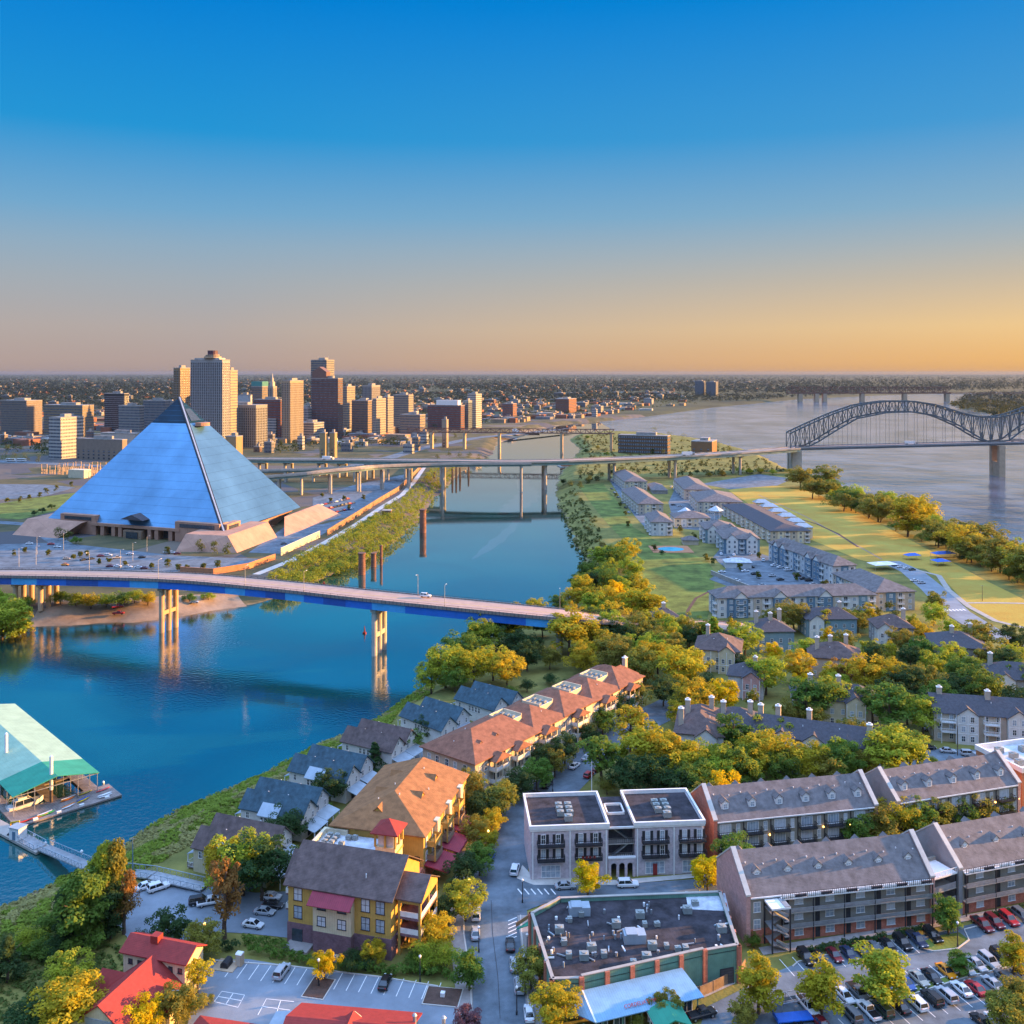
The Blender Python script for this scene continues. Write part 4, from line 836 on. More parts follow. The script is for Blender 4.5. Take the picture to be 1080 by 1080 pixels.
# the smooth slick that winds down the channel
M['slick'] = water_mat('slick', (.10, .11, .12), .006, .5, .004, .2, .03, 2.0, 1.0, 1.0)
def slick(px, ws, label):
    c = [P(x, y, W) for x, y in px]; c = [v for v in smooth_path(c, 5)]; n = len(c); L, R_ = [], []
    for i, p in enumerate(c):
        d = (c[min(i + 1, n - 1)] - c[max(i - 1, 0)]).xy.normalized(); f = i / (n - 1) * (len(ws) - 1); k = min(int(f), len(ws) - 2); w = (ws[k] + (ws[k + 1] - ws[k]) * (f - k)) / 2 * (1 + .25 * math.sin(i * 2.3))
        L.append((p.x - d.y * w, p.y + d.x * w, W + .01)); R_.append((p.x + d.y * w, p.y - d.x * w, W + .01))
    mb = MB(); mb.add(L + R_, [(i, n + i, n + i + 1, i + 1) for i in range(n - 1)]); o = mb.build('water_slick', M['slick'])
    if o.data.polygons[0].normal.z < 0: o.data.flip_normals()
    tag(o, label, 'water', kind='structure')
slick([(592, 487), (580, 492), (566, 499), (553, 505), (551, 511), (557, 518), (553, 527), (541, 536), (528, 543)], [3, 10, 16, 16, 14, 18, 26, 22, 3], 'bright smooth slick winding down the channel')
slick([(551, 541), (540, 556), (520, 574), (498, 590)], [1, 8, 10, 1], 'faint smooth slick below the bright one')
slick([(600, 492), (584, 499), (572, 506)], [1, 8, 1], 'short smooth slick beside the viaduct pier')
strip([(722, 656), (726, 643), (734, 631), (752, 622)], 1.6, .075, 'mulch', 'worn track across the lawn')
strip([(846, 548), (862, 553), (884, 563), (905, 577)], 1.8, .075, 'mulch', 'dark mown track across the dry field')
strip([(800, 522), (850, 545), (930, 590)], 1.4, .074, 'dirt', 'pale vehicle track along the dry field')
# ------------------------------------------------------------------ building kit (local axes: x along the front, y away from it, z up)
_wc = {}
def win_mesh(w, h, fr='white_trim', gl='pale_glass', nx=2, ny=2, name='window'):
    k = (round(w, 2), round(h, 2), fr, gl, nx, ny, name)
    if k not in _wc:
        mb = MB(); f = .11; mb.mi = 0
        mb.box(-w / 2, -w / 2 + f, -.10, .05, 0, h); mb.box(w / 2 - f, w / 2, -.10, .05, 0, h); mb.box(-w / 2 + f, w / 2 - f, -.10, .05, h - f, h); mb.box(-w / 2 - .08, w / 2 + .08, -.16, .05, -.1, 0)
        for i in range(1, nx): x = -w / 2 + w * i / nx; mb.box(x - .035, x + .035, -.075, .03, 0, h - f)
        for j in range(1, ny): z = h * j / ny; mb.box(-w / 2 + f, w / 2 - f, -.07, .03, z - .035, z + .035)
        mb.mi = 1; mb.box(-w / 2 + f, w / 2 - f, -.04, .04, 0, h - f)
        _wc[k] = mb.mesh(name, [M[fr], M[gl]])
    return _wc[k]
def facexf(face, w, d, u, z, off=0, x0=0, y0=0):
    return {'F': ((x0 + u, y0 - off, z), 0), 'B': ((x0 + w - u, y0 + d + off, z), R(180)), 'R': ((x0 + w + off, y0 + u, z), R(90)), 'L': ((x0 - off, y0 + d - u, z), R(-90))}[face]
def wins(t, face, w, d, us, zs, ww, wh, fr='white_trim', gl=('pale_glass', 'blind', 'glass'), nx=2, ny=2, x0=0, y0=0, off=0, name='window'):
    for z in zs:
        for u in us:
            loc, rz = facexf(face, w, d, u, z, off, x0, y0)
            link(name, win_mesh(ww, wh, fr, rnd.choice(gl), nx, ny, name), t, loc, rz)
def spread(a, b, n): return [a + (b - a) * (i + .5) / n for i in range(n)]
def shell(t, x0, x1, y0, y1, z0, z1, m, gable=None, rise=0, name='wall'):
    mb = MB()
    if gable is None: mb.box(x0, x1, y0, y1, z0, z1)
    elif gable == 'x': mb.ext([(y0, z0), (y1, z0), (y1, z1), ((y0 + y1) / 2, z1 + rise), (y0, z1)], x0, x1, 'x')
    else: mb.ext([(x0, z0), (x1, z0), (x1, z1), ((x0 + x1) / 2, z1 + rise), (x0, z1)], y0, y1, 'y')
    return mb.build(name, M[m], t)
def roof_gable(t, x0, x1, y0, y1, ze, rise, m, ax='x', o=.5, og=.35, th=.22, name='roof'):
    mb = MB(); a, b = (y0, y1) if ax == 'x' else (x0, x1); g0, g1 = (x0 - og, x1 + og) if ax == 'x' else (y0 - og, y1 + og)
    s = rise / ((b - a) / 2); c = (a + b) / 2; e = .04
    mb.ext([(a - o, ze - o * s + e), (c, ze + rise + e), (b + o, ze - o * s + e), (b + o, ze - o * s + th + e), (c, ze + rise + th + e), (a - o, ze - o * s + th + e)], g0, g1, ax)
    return mb.build(name, M[m], t)
def roof_hip(t, x0, x1, y0, y1, ze, rise, m, o=.6, th=.25, h0=None, h1=None, ax=None, name='roof', parent=None):
    """hipped roof; h0/h1 = inset of the ridge at each end (0 makes a gable end)"""
    ax = ax or ('x' if x1 - x0 > y1 - y0 else 'y')
    X0, X1, Y0, Y1 = x0 - o, x1 + o, y0 - o, y1 + o
    hw = ((Y1 - Y0) if ax == 'x' else (X1 - X0)) / 2
    h0 = hw if h0 is None else h0; h1 = hw if h1 is None else h1
    if ax == 'x': r0, r1 = (X0 + h0, (Y0 + Y1) / 2), (X1 - h1, (Y0 + Y1) / 2)
    else: r0, r1 = ((X0 + X1) / 2, Y0 + h0), ((X0 + X1) / 2, Y1 - h1)
    z = ze + .03; zr = ze + rise
    v = [(X0, Y0, z), (X1, Y0, z), (X1, Y1, z), (X0, Y1, z), (X0, Y0, z + th), (X1, Y0, z + th), (X1, Y1, z + th), (X0, Y1, z + th), (*r0, zr + th), (*r1, zr + th)]
    if ax == 'x': fs = [(4, 5, 9, 8), (5, 6, 9), (6, 7, 8, 9), (7, 4, 8)]
    else: fs = [(4, 5, 8), (5, 6, 9, 8), (6, 7, 9), (7, 4, 8, 9)]
    mb = MB(); mb.add(v, fs + [(3, 2, 1, 0), (0, 1, 5, 4), (1, 2, 6, 5), (2, 3, 7, 6), (3, 0, 4, 7)])
    return mb.build(name, M[m], parent or t)
_rl = {}
def rail_mesh(ln, dp, m, h=1.05, solid=False, sides=True):
    k = (round(ln, 2), round(dp, 2), m, h, solid, sides)
    if k not in _rl:
        mb = MB()
        runs = [((0, -dp), (ln, -dp))] + ([((0, 0), (0, -dp)), ((ln, 0), (ln, -dp))] if sides else [])
        for a, b in runs:
            A, B_ = Vector((*a, 0)), Vector((*b, 0)); L = (B_ - A).length
            if solid: mb.bar(A + Vector((0, 0, h / 2 + .05)), B_ + Vector((0, 0, h / 2 + .05)), .06, h - .1)
            mb.bar(A + Vector((0, 0, h)), B_ + Vector((0, 0, h)), .09, .09)
            n = max(1, int(L / (1.2 if solid else .45)))
            if not solid: mb.bar(A + Vector((0, 0, .12)), B_ + Vector((0, 0, .12)), .06, .06)
            for i in range(n + 1): p = A.lerp(B_, i / n); mb.bar(p, p + Vector((0, 0, h)), .06 if i % 4 else .1, .06 if i % 4 else .1)
        _rl[k] = mb.mesh('railing', M[m])
    return _rl[k]
_sl = {}
def balcony(t, loc, rz, ln, dp, rail='dark_metal', slab='concrete', solid=False, sides=True, h=1.05):
    k = (round(ln, 2), round(dp, 2), slab)
    if k not in _sl: mb = MB(); mb.box(0, ln, -dp, 0, -.22, 0); _sl[k] = mb.mesh('balcony', M[slab])
    b = link('balcony', _sl[k], t, loc, rz); link('railing', rail_mesh(ln, dp - .06, rail, h, solid, sides), b); return b
_dm = {}
def dormer(t, loc, rz, w, h, dp, wall='white_trim', roof='grey_roof', gl='glass'):
    """gabled dormer: its front stands at loc facing -y, its body runs back into the slope"""
    k = (w, h, dp, wall, roof, gl)
    if k not in _dm:
        mb = MB(); mb.ext([(-w / 2, -1.2), (w / 2, -1.2), (w / 2, h), (0, h + w * .45), (-w / 2, h)], 0, dp, 'y'); a = mb.mesh('dormer', M[wall])
        mb = MB(); o = .18; mb.ext([(-w / 2 - o, h - o * .9), (0, h + w * .45), (w / 2 + o, h - o * .9), (w / 2 + o, h - o * .9 + .14), (0, h + w * .45 + .16), (-w / 2 - o, h - o * .9 + .14)], -.2, dp + .1, 'y'); b = mb.mesh('dormer_roof', M[roof])
        _dm[k] = (a, b, win_mesh(w * .55, h * .72, 'white_trim', gl, 2, 2))
    a, b, c = _dm[k]; q = link('dormer', a, t, loc, rz); link('dormer_roof', b, q); link('window', c, q, (0, -.02, h * .16)); return q
def ac(t, loc, s=1.0, rz=0):
    k = ('ac', s)
    if k not in _dm:
        mb = MB(); mb.box(-.75 * s, .75 * s, -.6 * s, .6 * s, .12, 1.15 * s); mb.tube((0, 0, 1.15 * s), (0, 0, 1.3 * s), .42 * s, 10); mb.box(-.7 * s, -.5 * s, -.5 * s, .5 * s, 0, .12); mb.box(.5 * s, .7 * s, -.5 * s, .5 * s, 0, .12); _dm[k] = mb.mesh('rooftop_unit', M['ac_unit'])
    return link('rooftop_unit', _dm[k], t, loc, rz)
def bbox(t, name, m, *b): mb = MB(); mb.box(*b); return mb.build(name, M[m], t)
def chimney(t, x, y, z0, z1, m='beige', s=.8, par=None):
    mb = MB(); mb.box(x - s, x + s, y - s * .8, y + s * .8, z0, z1); c = mb.build('chimney', M[m], par or t); mb = MB(); mb.box(x - s - .12, x + s + .12, y - s * .8 - .12, y + s * .8 + .12, z1, z1 + .25); mb.box(x - .4, x + .4, y - .3, y + .3, z1 + .25, z1 + .7); mb.build('chimney_cap', M['white_trim'], c)
def pipes(t, pts, par=None):
    for x, y, z in pts: mb = MB(); mb.tube((x, y, z - .3), (x, y, z + .55), .13, 6); mb.build('vent_pipe', M['white_metal'], par or t)

# ------------------------------------------------------------------ yellow apartment building with the gabled front
def yellow_front():
    loc, rz, w = frame((304, 993), (412.5, 1013)); d, h, rise = 15.0, 12.2, 4.6
    t = thing('apartment_building', 'mustard three storey building with brown gable roof, plum brick base and crimson awning', 'building', loc, rz)
    bbox(t, 'brick_base', 'plum_brick', -.15, w + .15, -.15, d, 0, 4.1)
    shell(t, 0, w, 0, d, 4.1, h, 'mustard', 'x', rise)
    roof_gable(t, 0, w, 0, d, h, rise, 'brown_roof', 'x', .9, .7)
    bbox(t, 'bay_base', 'plum_brick', 6.3, 14.6, -1.5, -.15, 0, 4.1); shell(t, 6.3, 14.6, -1.5, 0, 4.1, 10.4, 'cream', name='bay_wall')
    mb = MB(); mb.ext([(-3.3, 9.9), (-.02, 11.9), (-.02, 12.05), (-3.35, 10.05)], 5.8, 15.1, 'x'); mb.build('awning', M['maroon_roof'], t)
    mb = MB()
    for x in (6.3, 10.4, 14.5): mb.bar((x, -1.5, 8.9), (x, -3.0, 10.0), .14, .14)
    mb.build('awning_bracket', M['dark_metal'], t)
    z1, z2 = 5.3, 8.9
    wins(t, 'F', w, d, [2.2, 17, w - 2.3], [z1 - .2, z2 - .2], 1.9, 2.5, 'dark_metal', ('blind', 'pale_glass'))
    wins(t, 'F', w, d, [8.2, 12.6], [z1, z2 - .4], 1.9, 1.9, 'dark_metal', ('blind', 'glass'), off=1.5)
    bbox(t, 'front_door', 'glass', 1.0, 3.3, -.3, -.1, .1, 3.0); bbox(t, 'door_step', 'paving', .5, 5.8, -3.2, -.16, 0, .6)
    # balcony wing on the right gable
    x0, x1 = w + .02, w + 5.2; y0, y1 = 2.2, 11.0
    mb = MB()
    for x in (x0 + .8, x1): 
        for y in (y0, (y0 + y1) / 2, y1): mb.bar((x, y, 0), (x, y, 10.6), .45, .45)
    mb.build('post', M['mustard'], t)
    shell(t, x0 + .6, x1 + .25, y0 - .25, y1 + .25, 10.4, 11.4, 'mustard', 'y' if False else 'x', 2.6, 'gable_wall')
    roof_gable(t, x0 + .2, x1 + .25, y0 - .25, y1 + .25, 11.4, 2.6, 'brown_roof', 'x', .5, .4)
    for z in (4.3, 7.6):
        bbox(t, 'balcony', 'plum_brick', x0 + .2, x1 + .2, y0 - .2, y1 + .2, z - .4, z); q = link('railing', rail_mesh(y1 - y0, .1, 'white_trim', 1.1, True, False), t, (x1 + .1, y0, z), R(90)); link('railing', rail_mesh(4, .1, 'white_trim', 1.1, True, False), t, (x0 + .8, y0, z))
        bbox(t, 'balcony_door', 'glass', w + .01, w + .09, 5.2, 7.6, z, z + 2.3)
    # low side wing on the left
    shell(t, -2.8, -.02, 5, 13, 0, 10.4, 'mustard', name='side_wing_wall'); roof_gable(t, -3.2, 3.0, 5, 13, 10.4, 3.4, 'brown_roof', 'x', .5, .3, name='side_wing_roof')
    for z in (4.3, 7.4): balcony(t, (-2.6, 5, z), 0, 2.4, 1.3, 'white_trim', 'plum_brick', True)
    for x in (10.0, 12.0): ac(t, (x, -3.2, 0), .9)
    pipes(t, [(16, 2.5, h + 2.0)])
yellow_front()
def yellow_rear():
    a = P(446.7, 882.5, 11); rz = R(-14); w, d, h = 22.0, 33.0, 11.0
    loc = (a.x - w * math.cos(rz), a.y - w * math.sin(rz), 0)
    t = thing('apartment_building', 'yellow building with sunlit orange hip roof and maroon ground floor awnings', 'building', loc, rz)
    bbox(t, 'brick_base', 'red_brick', -.15, w + .15, -.15, d + .1, 0, 3.6); shell(t, 0, w, 0, d, 3.6, h, 'mustard')
    rf = roof_hip(t, 0, w, 0, d, h, 4.3, 'tan_roof', .7, .25, 11.5, 2.5, 'y')
    for y in (14, 24):
        dormer(t, (w - 5.2, y, h + 1.6), R(90), 3.0, .5, 5.5, 'mustard', 'tan_roof', 'glass'); dormer(t, (5.2, y, h + 1.6), R(-90), 3.0, .5, 5.5, 'mustard', 'tan_roof', 'glass')
    dormer(t, (9.2, 4.6, h + 1.3), 0, 3.0, .5, 5.5, 'mustard', 'tan_roof', 'glass')
    pipes(t, [(8, 8, h + 3.2), (12.5, 10, h + 3.9), (9.5, 15, h + 3.9), (13, 26, h + 3.6), (17, 18, h + 2.2)])
    for y in (4.5, 13.5, 22.5):                 # balconies, bays and maroon awnings on the street side
        mb = MB(); mb.ext([(w + .02, 4.3), (w + 5.4, 3.3), (w + 5.4, 3.55), (w + .02, 4.55)], y - 4.2, y + 3.8, 'y'); mb.build('awning', M['maroon_roof'], t)
        bbox(t, 'awning_frame', 'maroon_roof', w + 5.3, w + 5.5, y - 4.2, y + 3.8, 3.0, 3.3)
        balcony(t, (w + .02, y - 2.4, 4.9), R(90), 4.6, 2.3, 'wood', 'wood', True); balcony(t, (w + .02, y - 2.4, 8.0), R(90), 4.6, 2.0, 'mustard', 'mustard', True)
        mb = MB()
        for yy in (y - 2.3, y + 2.1): mb.bar((w + 2.0, yy, 4.6), (w + 2.0, yy, 10.8), .3, .3)
        mb.build('post', M['mustard'], t)
        shell(t, w + .02, w + 1.1, y + 2.3, y + 4.2, 3.6, h + .6, 'cream_wall', name='bay_wall')
    wins(t, 'R', w, d, [2, 6.5, 11, 15.8, 20, 25, 29.5], [4.9, 8.0], 1.4, 2.0, 'white_trim'); wins(t, 'R', w, d, [3, 9, 16, 22, 28], [.6], 2.4, 2.3, 'dark_metal', ('glass',), 3, 1)
    wins(t, 'F', w, d, [18, 20.5], [4.6], 1.2, 1.8, 'dark_metal')
    # link block with the flat roof and its parapet, stair tower with the red cap
    shell(t, -1.5, 13.5, -14.5, -.2, 0, 9.4, 'mustard', name='link_wall'); bbox(t, 'flat_roof', 'white_flat', -1.2, 13.2, -14.2, -.5, 9.4, 9.5)
    mb = MB(); mb.box(-1.9, -1.2, -14.8, -.2, 9.3, 10.6); mb.box(-1.2, 5.5, -14.8, -14.2, 9.3, 10.3); mb.box(-1.2, 4, -.9, -.2, 9.3, 10.6); mb.build('parapet', M['cream_wall'], t)
    mb = MB(); mb.ext([(-3.6, 8.6), (-1.9, 9.6), (-1.9, 9.8), (-3.6, 8.8)], -14.8, -2, 'y'); mb.build('awning', M['maroon_roof'], t)
    for i in range(8):
        for j in range(2): ac(t, (.4 + j * 1.7, -13 + i * 1.55, 9.5), .75)
    for p in ((5, -2.4), (6.4, -2.1), (4.6, -5.4)): ac(t, (*p, 9.5), .8)
    x0, x1, y0, y1 = 13.6, 18.2, -7.8, -3.2
    shell(t, x0, x1, y0, y1, 0, 11.6, 'cream', name='stair_tower'); bbox(t, 'tower_band', 'mustard', x0 - .12, x1 + .12, y0 - .12, y1 + .12, 9.9, 10.4)
    mb = MB()
    for x, y in ((x0, y0), (x1, y0), (x0, y1), (x1, y1), ((x0 + x1) / 2, y0), (x1, (y0 + y1) / 2)): mb.bar((x, y, 11.6), (x, y, 14.6), .4, .4)
    mb.build('belfry_post', M['mustard'], t)
    mb = MB(); mb.box(x0 + .5, x1 - .5, y0 + .5, y1 - .5, 11.6, 14.4); mb.build('louvre', M['blind'], t)
    roof_hip(t, x0, x1, y0, y1, 14.6, 2.2, 'red_roof', .9, .2, 3.2, 3.2, 'x', 'tower_roof')
    bbox(t, 'tower_window', 'glass', x1 - .02, x1 + .08, y0 + 1.6, y0 + 2.6, 7, 9)
    shell(t, 13.6, w, -6.5, -.2, 0, 4.2, 'red_brick', name='low_link_wall')
yellow_rear()
# ------------------------------------------------------------------ long condominium with the red brown roof
def condo():
    a = P(501, 806, 10.5); b = P(680, 715, 10.5); v = b - a; rz = math.atan2(v.y, v.x); w = v.xy.length; d, h = 19.0, 10.5
    t = thing('condominium', 'long beige condominium with stepped red brown hip roofs and rows of balconies', 'building', (a.x, a.y, 0), rz)
    shell(t, 0, 27, 0, d, 0, h, 'beige'); shell(t, 27, w, .8, d, 0, h, 'beige')
    roof_hip(t, 0, 28.5, 0, d, h, 4.4, 'red_brown_roof', .8, .25, None, 6, 'x')
    segs = [(27.5, 44), (43, 60), (59, 76), (75, w)]
    for k, (x0, x1) in enumerate(segs):
        dz = .25 * (k % 2); roof_hip(t, x0, x1, .8, d, h + dz, 4.0, 'red_brown_roof', .7, .25, 8.5, 8.5, 'y')
    for k, x in enumerate((27.5, 43.5, 59.5, 75.5)):     # walled wells in the ridge that hold the air conditioners
        mb = MB(); X0, X1, Y0, Y1, zb_, zt_ = x - 4.6, x + 2.4, 7, 14, h + .6, h + 3.6
        mb.box(X0, X1, Y0, Y0 + .25, zb_, zt_ - .6); mb.box(X0, X1, Y1 - .25, Y1, zb_, zt_); mb.box(X0, X0 + .25, Y0, Y1, zb_, zt_); mb.box(X1 - .25, X1, Y0, Y1, zb_, zt_); mb.build('roof_well', M['cream_wall'], t)
        bbox(t, 'well_floor', 'white_flat', X0 + .25, X1 - .25, Y0 + .25, Y1 - .25, zb_, zt_ - 1.2)
        for i in range(2):
            for j in range(3): ac(t, (X0 + 1.8 + i * 2.6, Y0 + 1.5 + j * 1.9, zt_ - 1.2), .85)
    for x in (6, 13): 
        dormer(t, (x + 1.5, 4.2, h + 1.5), 0, 2.2, .4, 5, 'beige', 'red_brown_roof', 'glass')
    pipes(t, [(10, 12, h + 3.4), (4, 11, h + 1.9), (37, 5, h + 2.2), (52, 6, h + 2.4), (68, 5, h + 2.2)])
    bays_ = [(9.0, 0), (18.5, 0), (33, .8), (50, .8), (66, .8), (81, .8)]
    for x, y in bays_:
        for z in (3.6, 6.9): balcony(t, (x - 3.0, y - .02, z), 0, 6.0, 2.4, 'white_trim', 'cream_wall', True)
        mb = MB()
        for xx in (x - 2.9, x, x + 2.9): mb.bar((xx, y - 2.3, 0), (xx, y - 2.3, 9.6), .32, .32)
        mb.build('post', M['cream_wall'], t)
        roof_hip(t, x - 3.1, x + 3.1, y - 2.5, y + 1, 9.6, 1.6, 'red_brown_roof', .35, .18, .6, 1.8, 'y', 'porch_roof')
        for z in (.3, 3.7, 7.0): link('balcony_door', win_mesh(2.6, 2.1, 'white_trim', 'glass', 3, 1, 'balcony_door'), t, (x, y, z))
    us = [2, 4.5, 13, 14.8, 23, 25, 28.6, 38, 40, 43, 46, 55, 57, 60, 62, 71, 73, 76, 86, 88]
    for u in us:
        y = 0 if u < 27 else .8
        for z in (1.0, 4.2, 7.5): link('window', win_mesh(1.1, 1.8, 'white_trim', rnd.choice(['glass', 'pale_glass', 'blind'])), t, (u, y, z))
    for x, x2 in ((12.6, 15.2), (37.4, 40.8), (54.4, 57.8), (70.4, 73.8)): shell(t, x, x2, (0 if x < 27 else .8) - .5, (0 if x < 27 else .8), 0, h - .1, 'cream_wall', name='bay_wall')
    wins(t, 'L', 27, d, [2.5, 5.5, 9, 12, 15.5], [4.2, 7.6], 1.3, 1.9, 'white_trim', ('glass', 'pale_glass'))
    bbox(t, 'brick_plinth', 'tan_concrete', -.1, 27.1, -.1, d, 0, .9)
    shell(t, w - .02, w + 5, 6, 15, 0, h - 1, 'beige', name='end_wing_wall'); roof_hip(t, w - 2, w + 5, 6, 15, h - 1, 3, 'red_brown_roof', .6, .2, 1, 4, 'x', 'end_wing_roof'); chimney(t, w + 3.5, 10, h, h + 4.2)
condo()
# ------------------------------------------------------------------ narrow houses along the bank (twelve, in six pairs)
def bank_house(rl, rr, m, label, group, tone='white_wall', shed=True, dark=False):
    zr = 9.2; a, b = P(*rl, zr), P(*rr, zr); v = b - a; rz = math.atan2(v.y, v.x); L = v.xy.length; hw = 3.3; he = 5.9
    n = Vector((-math.sin(rz), math.cos(rz))); o = a.xy - n * hw
    t = thing('bank_house', label, 'house', (o.x, o.y, 0), rz, group)
    shell(t, 0, L, 0, 2 * hw, 0, he, tone, 'x', zr - he - .3)
    roof_gable(t, 0, L, 0, 2 * hw, he, zr - he - .25, m, 'x', .55, .5)
    # bank-side porch and street-side porch with tin roofs
    mb = MB(); mb.ext([(-2.2, 3.3), (.02, 4.1), (.02, 4.25), (-2.2, 3.45)], .4, 6.2, 'y'); mb.build('porch_roof', M['tin_plain'], t)
    mb = MB()
    for y in (.6, 3.3, 6.0): mb.bar((-2.0, y, 0), (-2.0, y, 3.35), .2, .2)
    mb.build('porch_post', M['white_trim'], t); balcony(t, (-.02, 6.2, .6), R(-90), 5.8, 2.1, 'white_trim', 'deck_wood')
    mb = MB(); mb.ext([(L - .02, 3.6), (L + 3.6, 2.7), (L + 3.6, 2.85), (L - .02, 3.75)], .1, 6.4, 'y'); mb.build('porch_roof', M['tin_plain'], t)
    mb = MB()
    for y in (.4, 3.3, 6.2): mb.bar((L + 3.4, y, 0), (L + 3.4, y, 2.7), .2, .2)
    mb.build('porch_post', M['white_trim'], t)
    wins(t, 'R', L, 2 * hw, [1.7, 4.9], [3.9 + .2], .9, 1.5, 'white_trim', ('glass',)); wins(t, 'R', L, 2 * hw, [3.3], [6.7], .9, 1.2, 'white_trim', ('glass',)); bbox(t, 'front_door', 'dark_metal', L - .02, L + .1, 2.7, 3.9, .3, 2.5)
    wins(t, 'F', L, 2 * hw, [2.0], [3.4], 1.0, 1.5, 'white_trim', ('glass',))
    if shed:
        x0 = L * .34; bbox(t, 'side_bay', tone, x0, x0 + 5.0, -.9, 0, 0, 5.3)
        mb = MB(); mb.ext([(-1.5, 5.1), (1.2, 7.3), (1.2, 7.45), (-1.5, 5.25)], x0 - .3, x0 + 5.3, 'x'); mb.build('shed_dormer_roof', M['tin_plain'], t)
        wins(t, 'F', L, 2 * hw, [x0 + .8 + i * 1.1 for i in range(4)], [3.3], .9, 1.5, 'white_trim', ('glass',), 1, 2, off=.9)
    else:
        wins(t, 'F', L, 2 * hw, [L * .38 + i * 1.4 for i in range(4)], [3.3], 1.0, 1.6, 'white_trim', ('glass',))
    pipes(t, [(L * .3, 4.2, zr - .9), (L * .62, 4.4, zr - 1.0)])
g = 'narrow houses along the bank'
bank_house((230, 857), (299, 871), 'brown_roof', 'brown roofed bank house behind another, closest to the marina lot', g, 'white_wall', False)
bank_house((214, 870), (290, 886), 'brown_roof', 'brown roofed cream bank house half hidden by a yellow tree', g, 'cream')
bank_house((276, 819), (339, 830.5), 'blue_roof', 'blue roofed bank house, rear of the pair above the brown roofed pair', g, 'pale_wall', False)
bank_house((262.5, 831), (326, 842.5), 'blue_roof', 'blue roofed bank house with tin shed dormer, front of the pair above the brown pair', g)
bank_house((331, 784.5), (386, 796), 'blue_roof', 'blue roofed bank house, rear of the pair facing the orange roofed building', g, 'pale_wall', False)
bank_house((313, 794), (372, 806.5), 'blue_roof', 'blue roofed bank house with tin dormer beside the orange roofed building', g)
bank_house((383, 757.5), (433, 768.5), 'brown_roof', 'brown roofed bank house with reddish dormer, rear of the middle pair', g, 'white_wall', False)
bank_house((368, 765), (420, 776.5), 'brown_roof', 'brown roofed bank house with white side wall, front of the middle pair', g, 'white_wall', False)
bank_house((450, 734.5), (488, 746), 'blue_roof', 'teal roofed bank house, rear of the pair beside the condominium end', g, 'pale_wall', False)
bank_house((431, 740), (474, 755.5), 'blue_roof', 'teal roofed bank house, front of the pair beside the condominium end', g, 'white_wall', False)
bank_house((502, 718), (545, 729), 'blue_roof', 'dark blue roofed bank house, rear of the pair by the big green trees', g, 'pale_wall', False)
bank_house((487.5, 723), (528, 735), 'blue_roof', 'dark blue roofed bank house, front of the pair by the big green trees', g, 'white_wall', False)
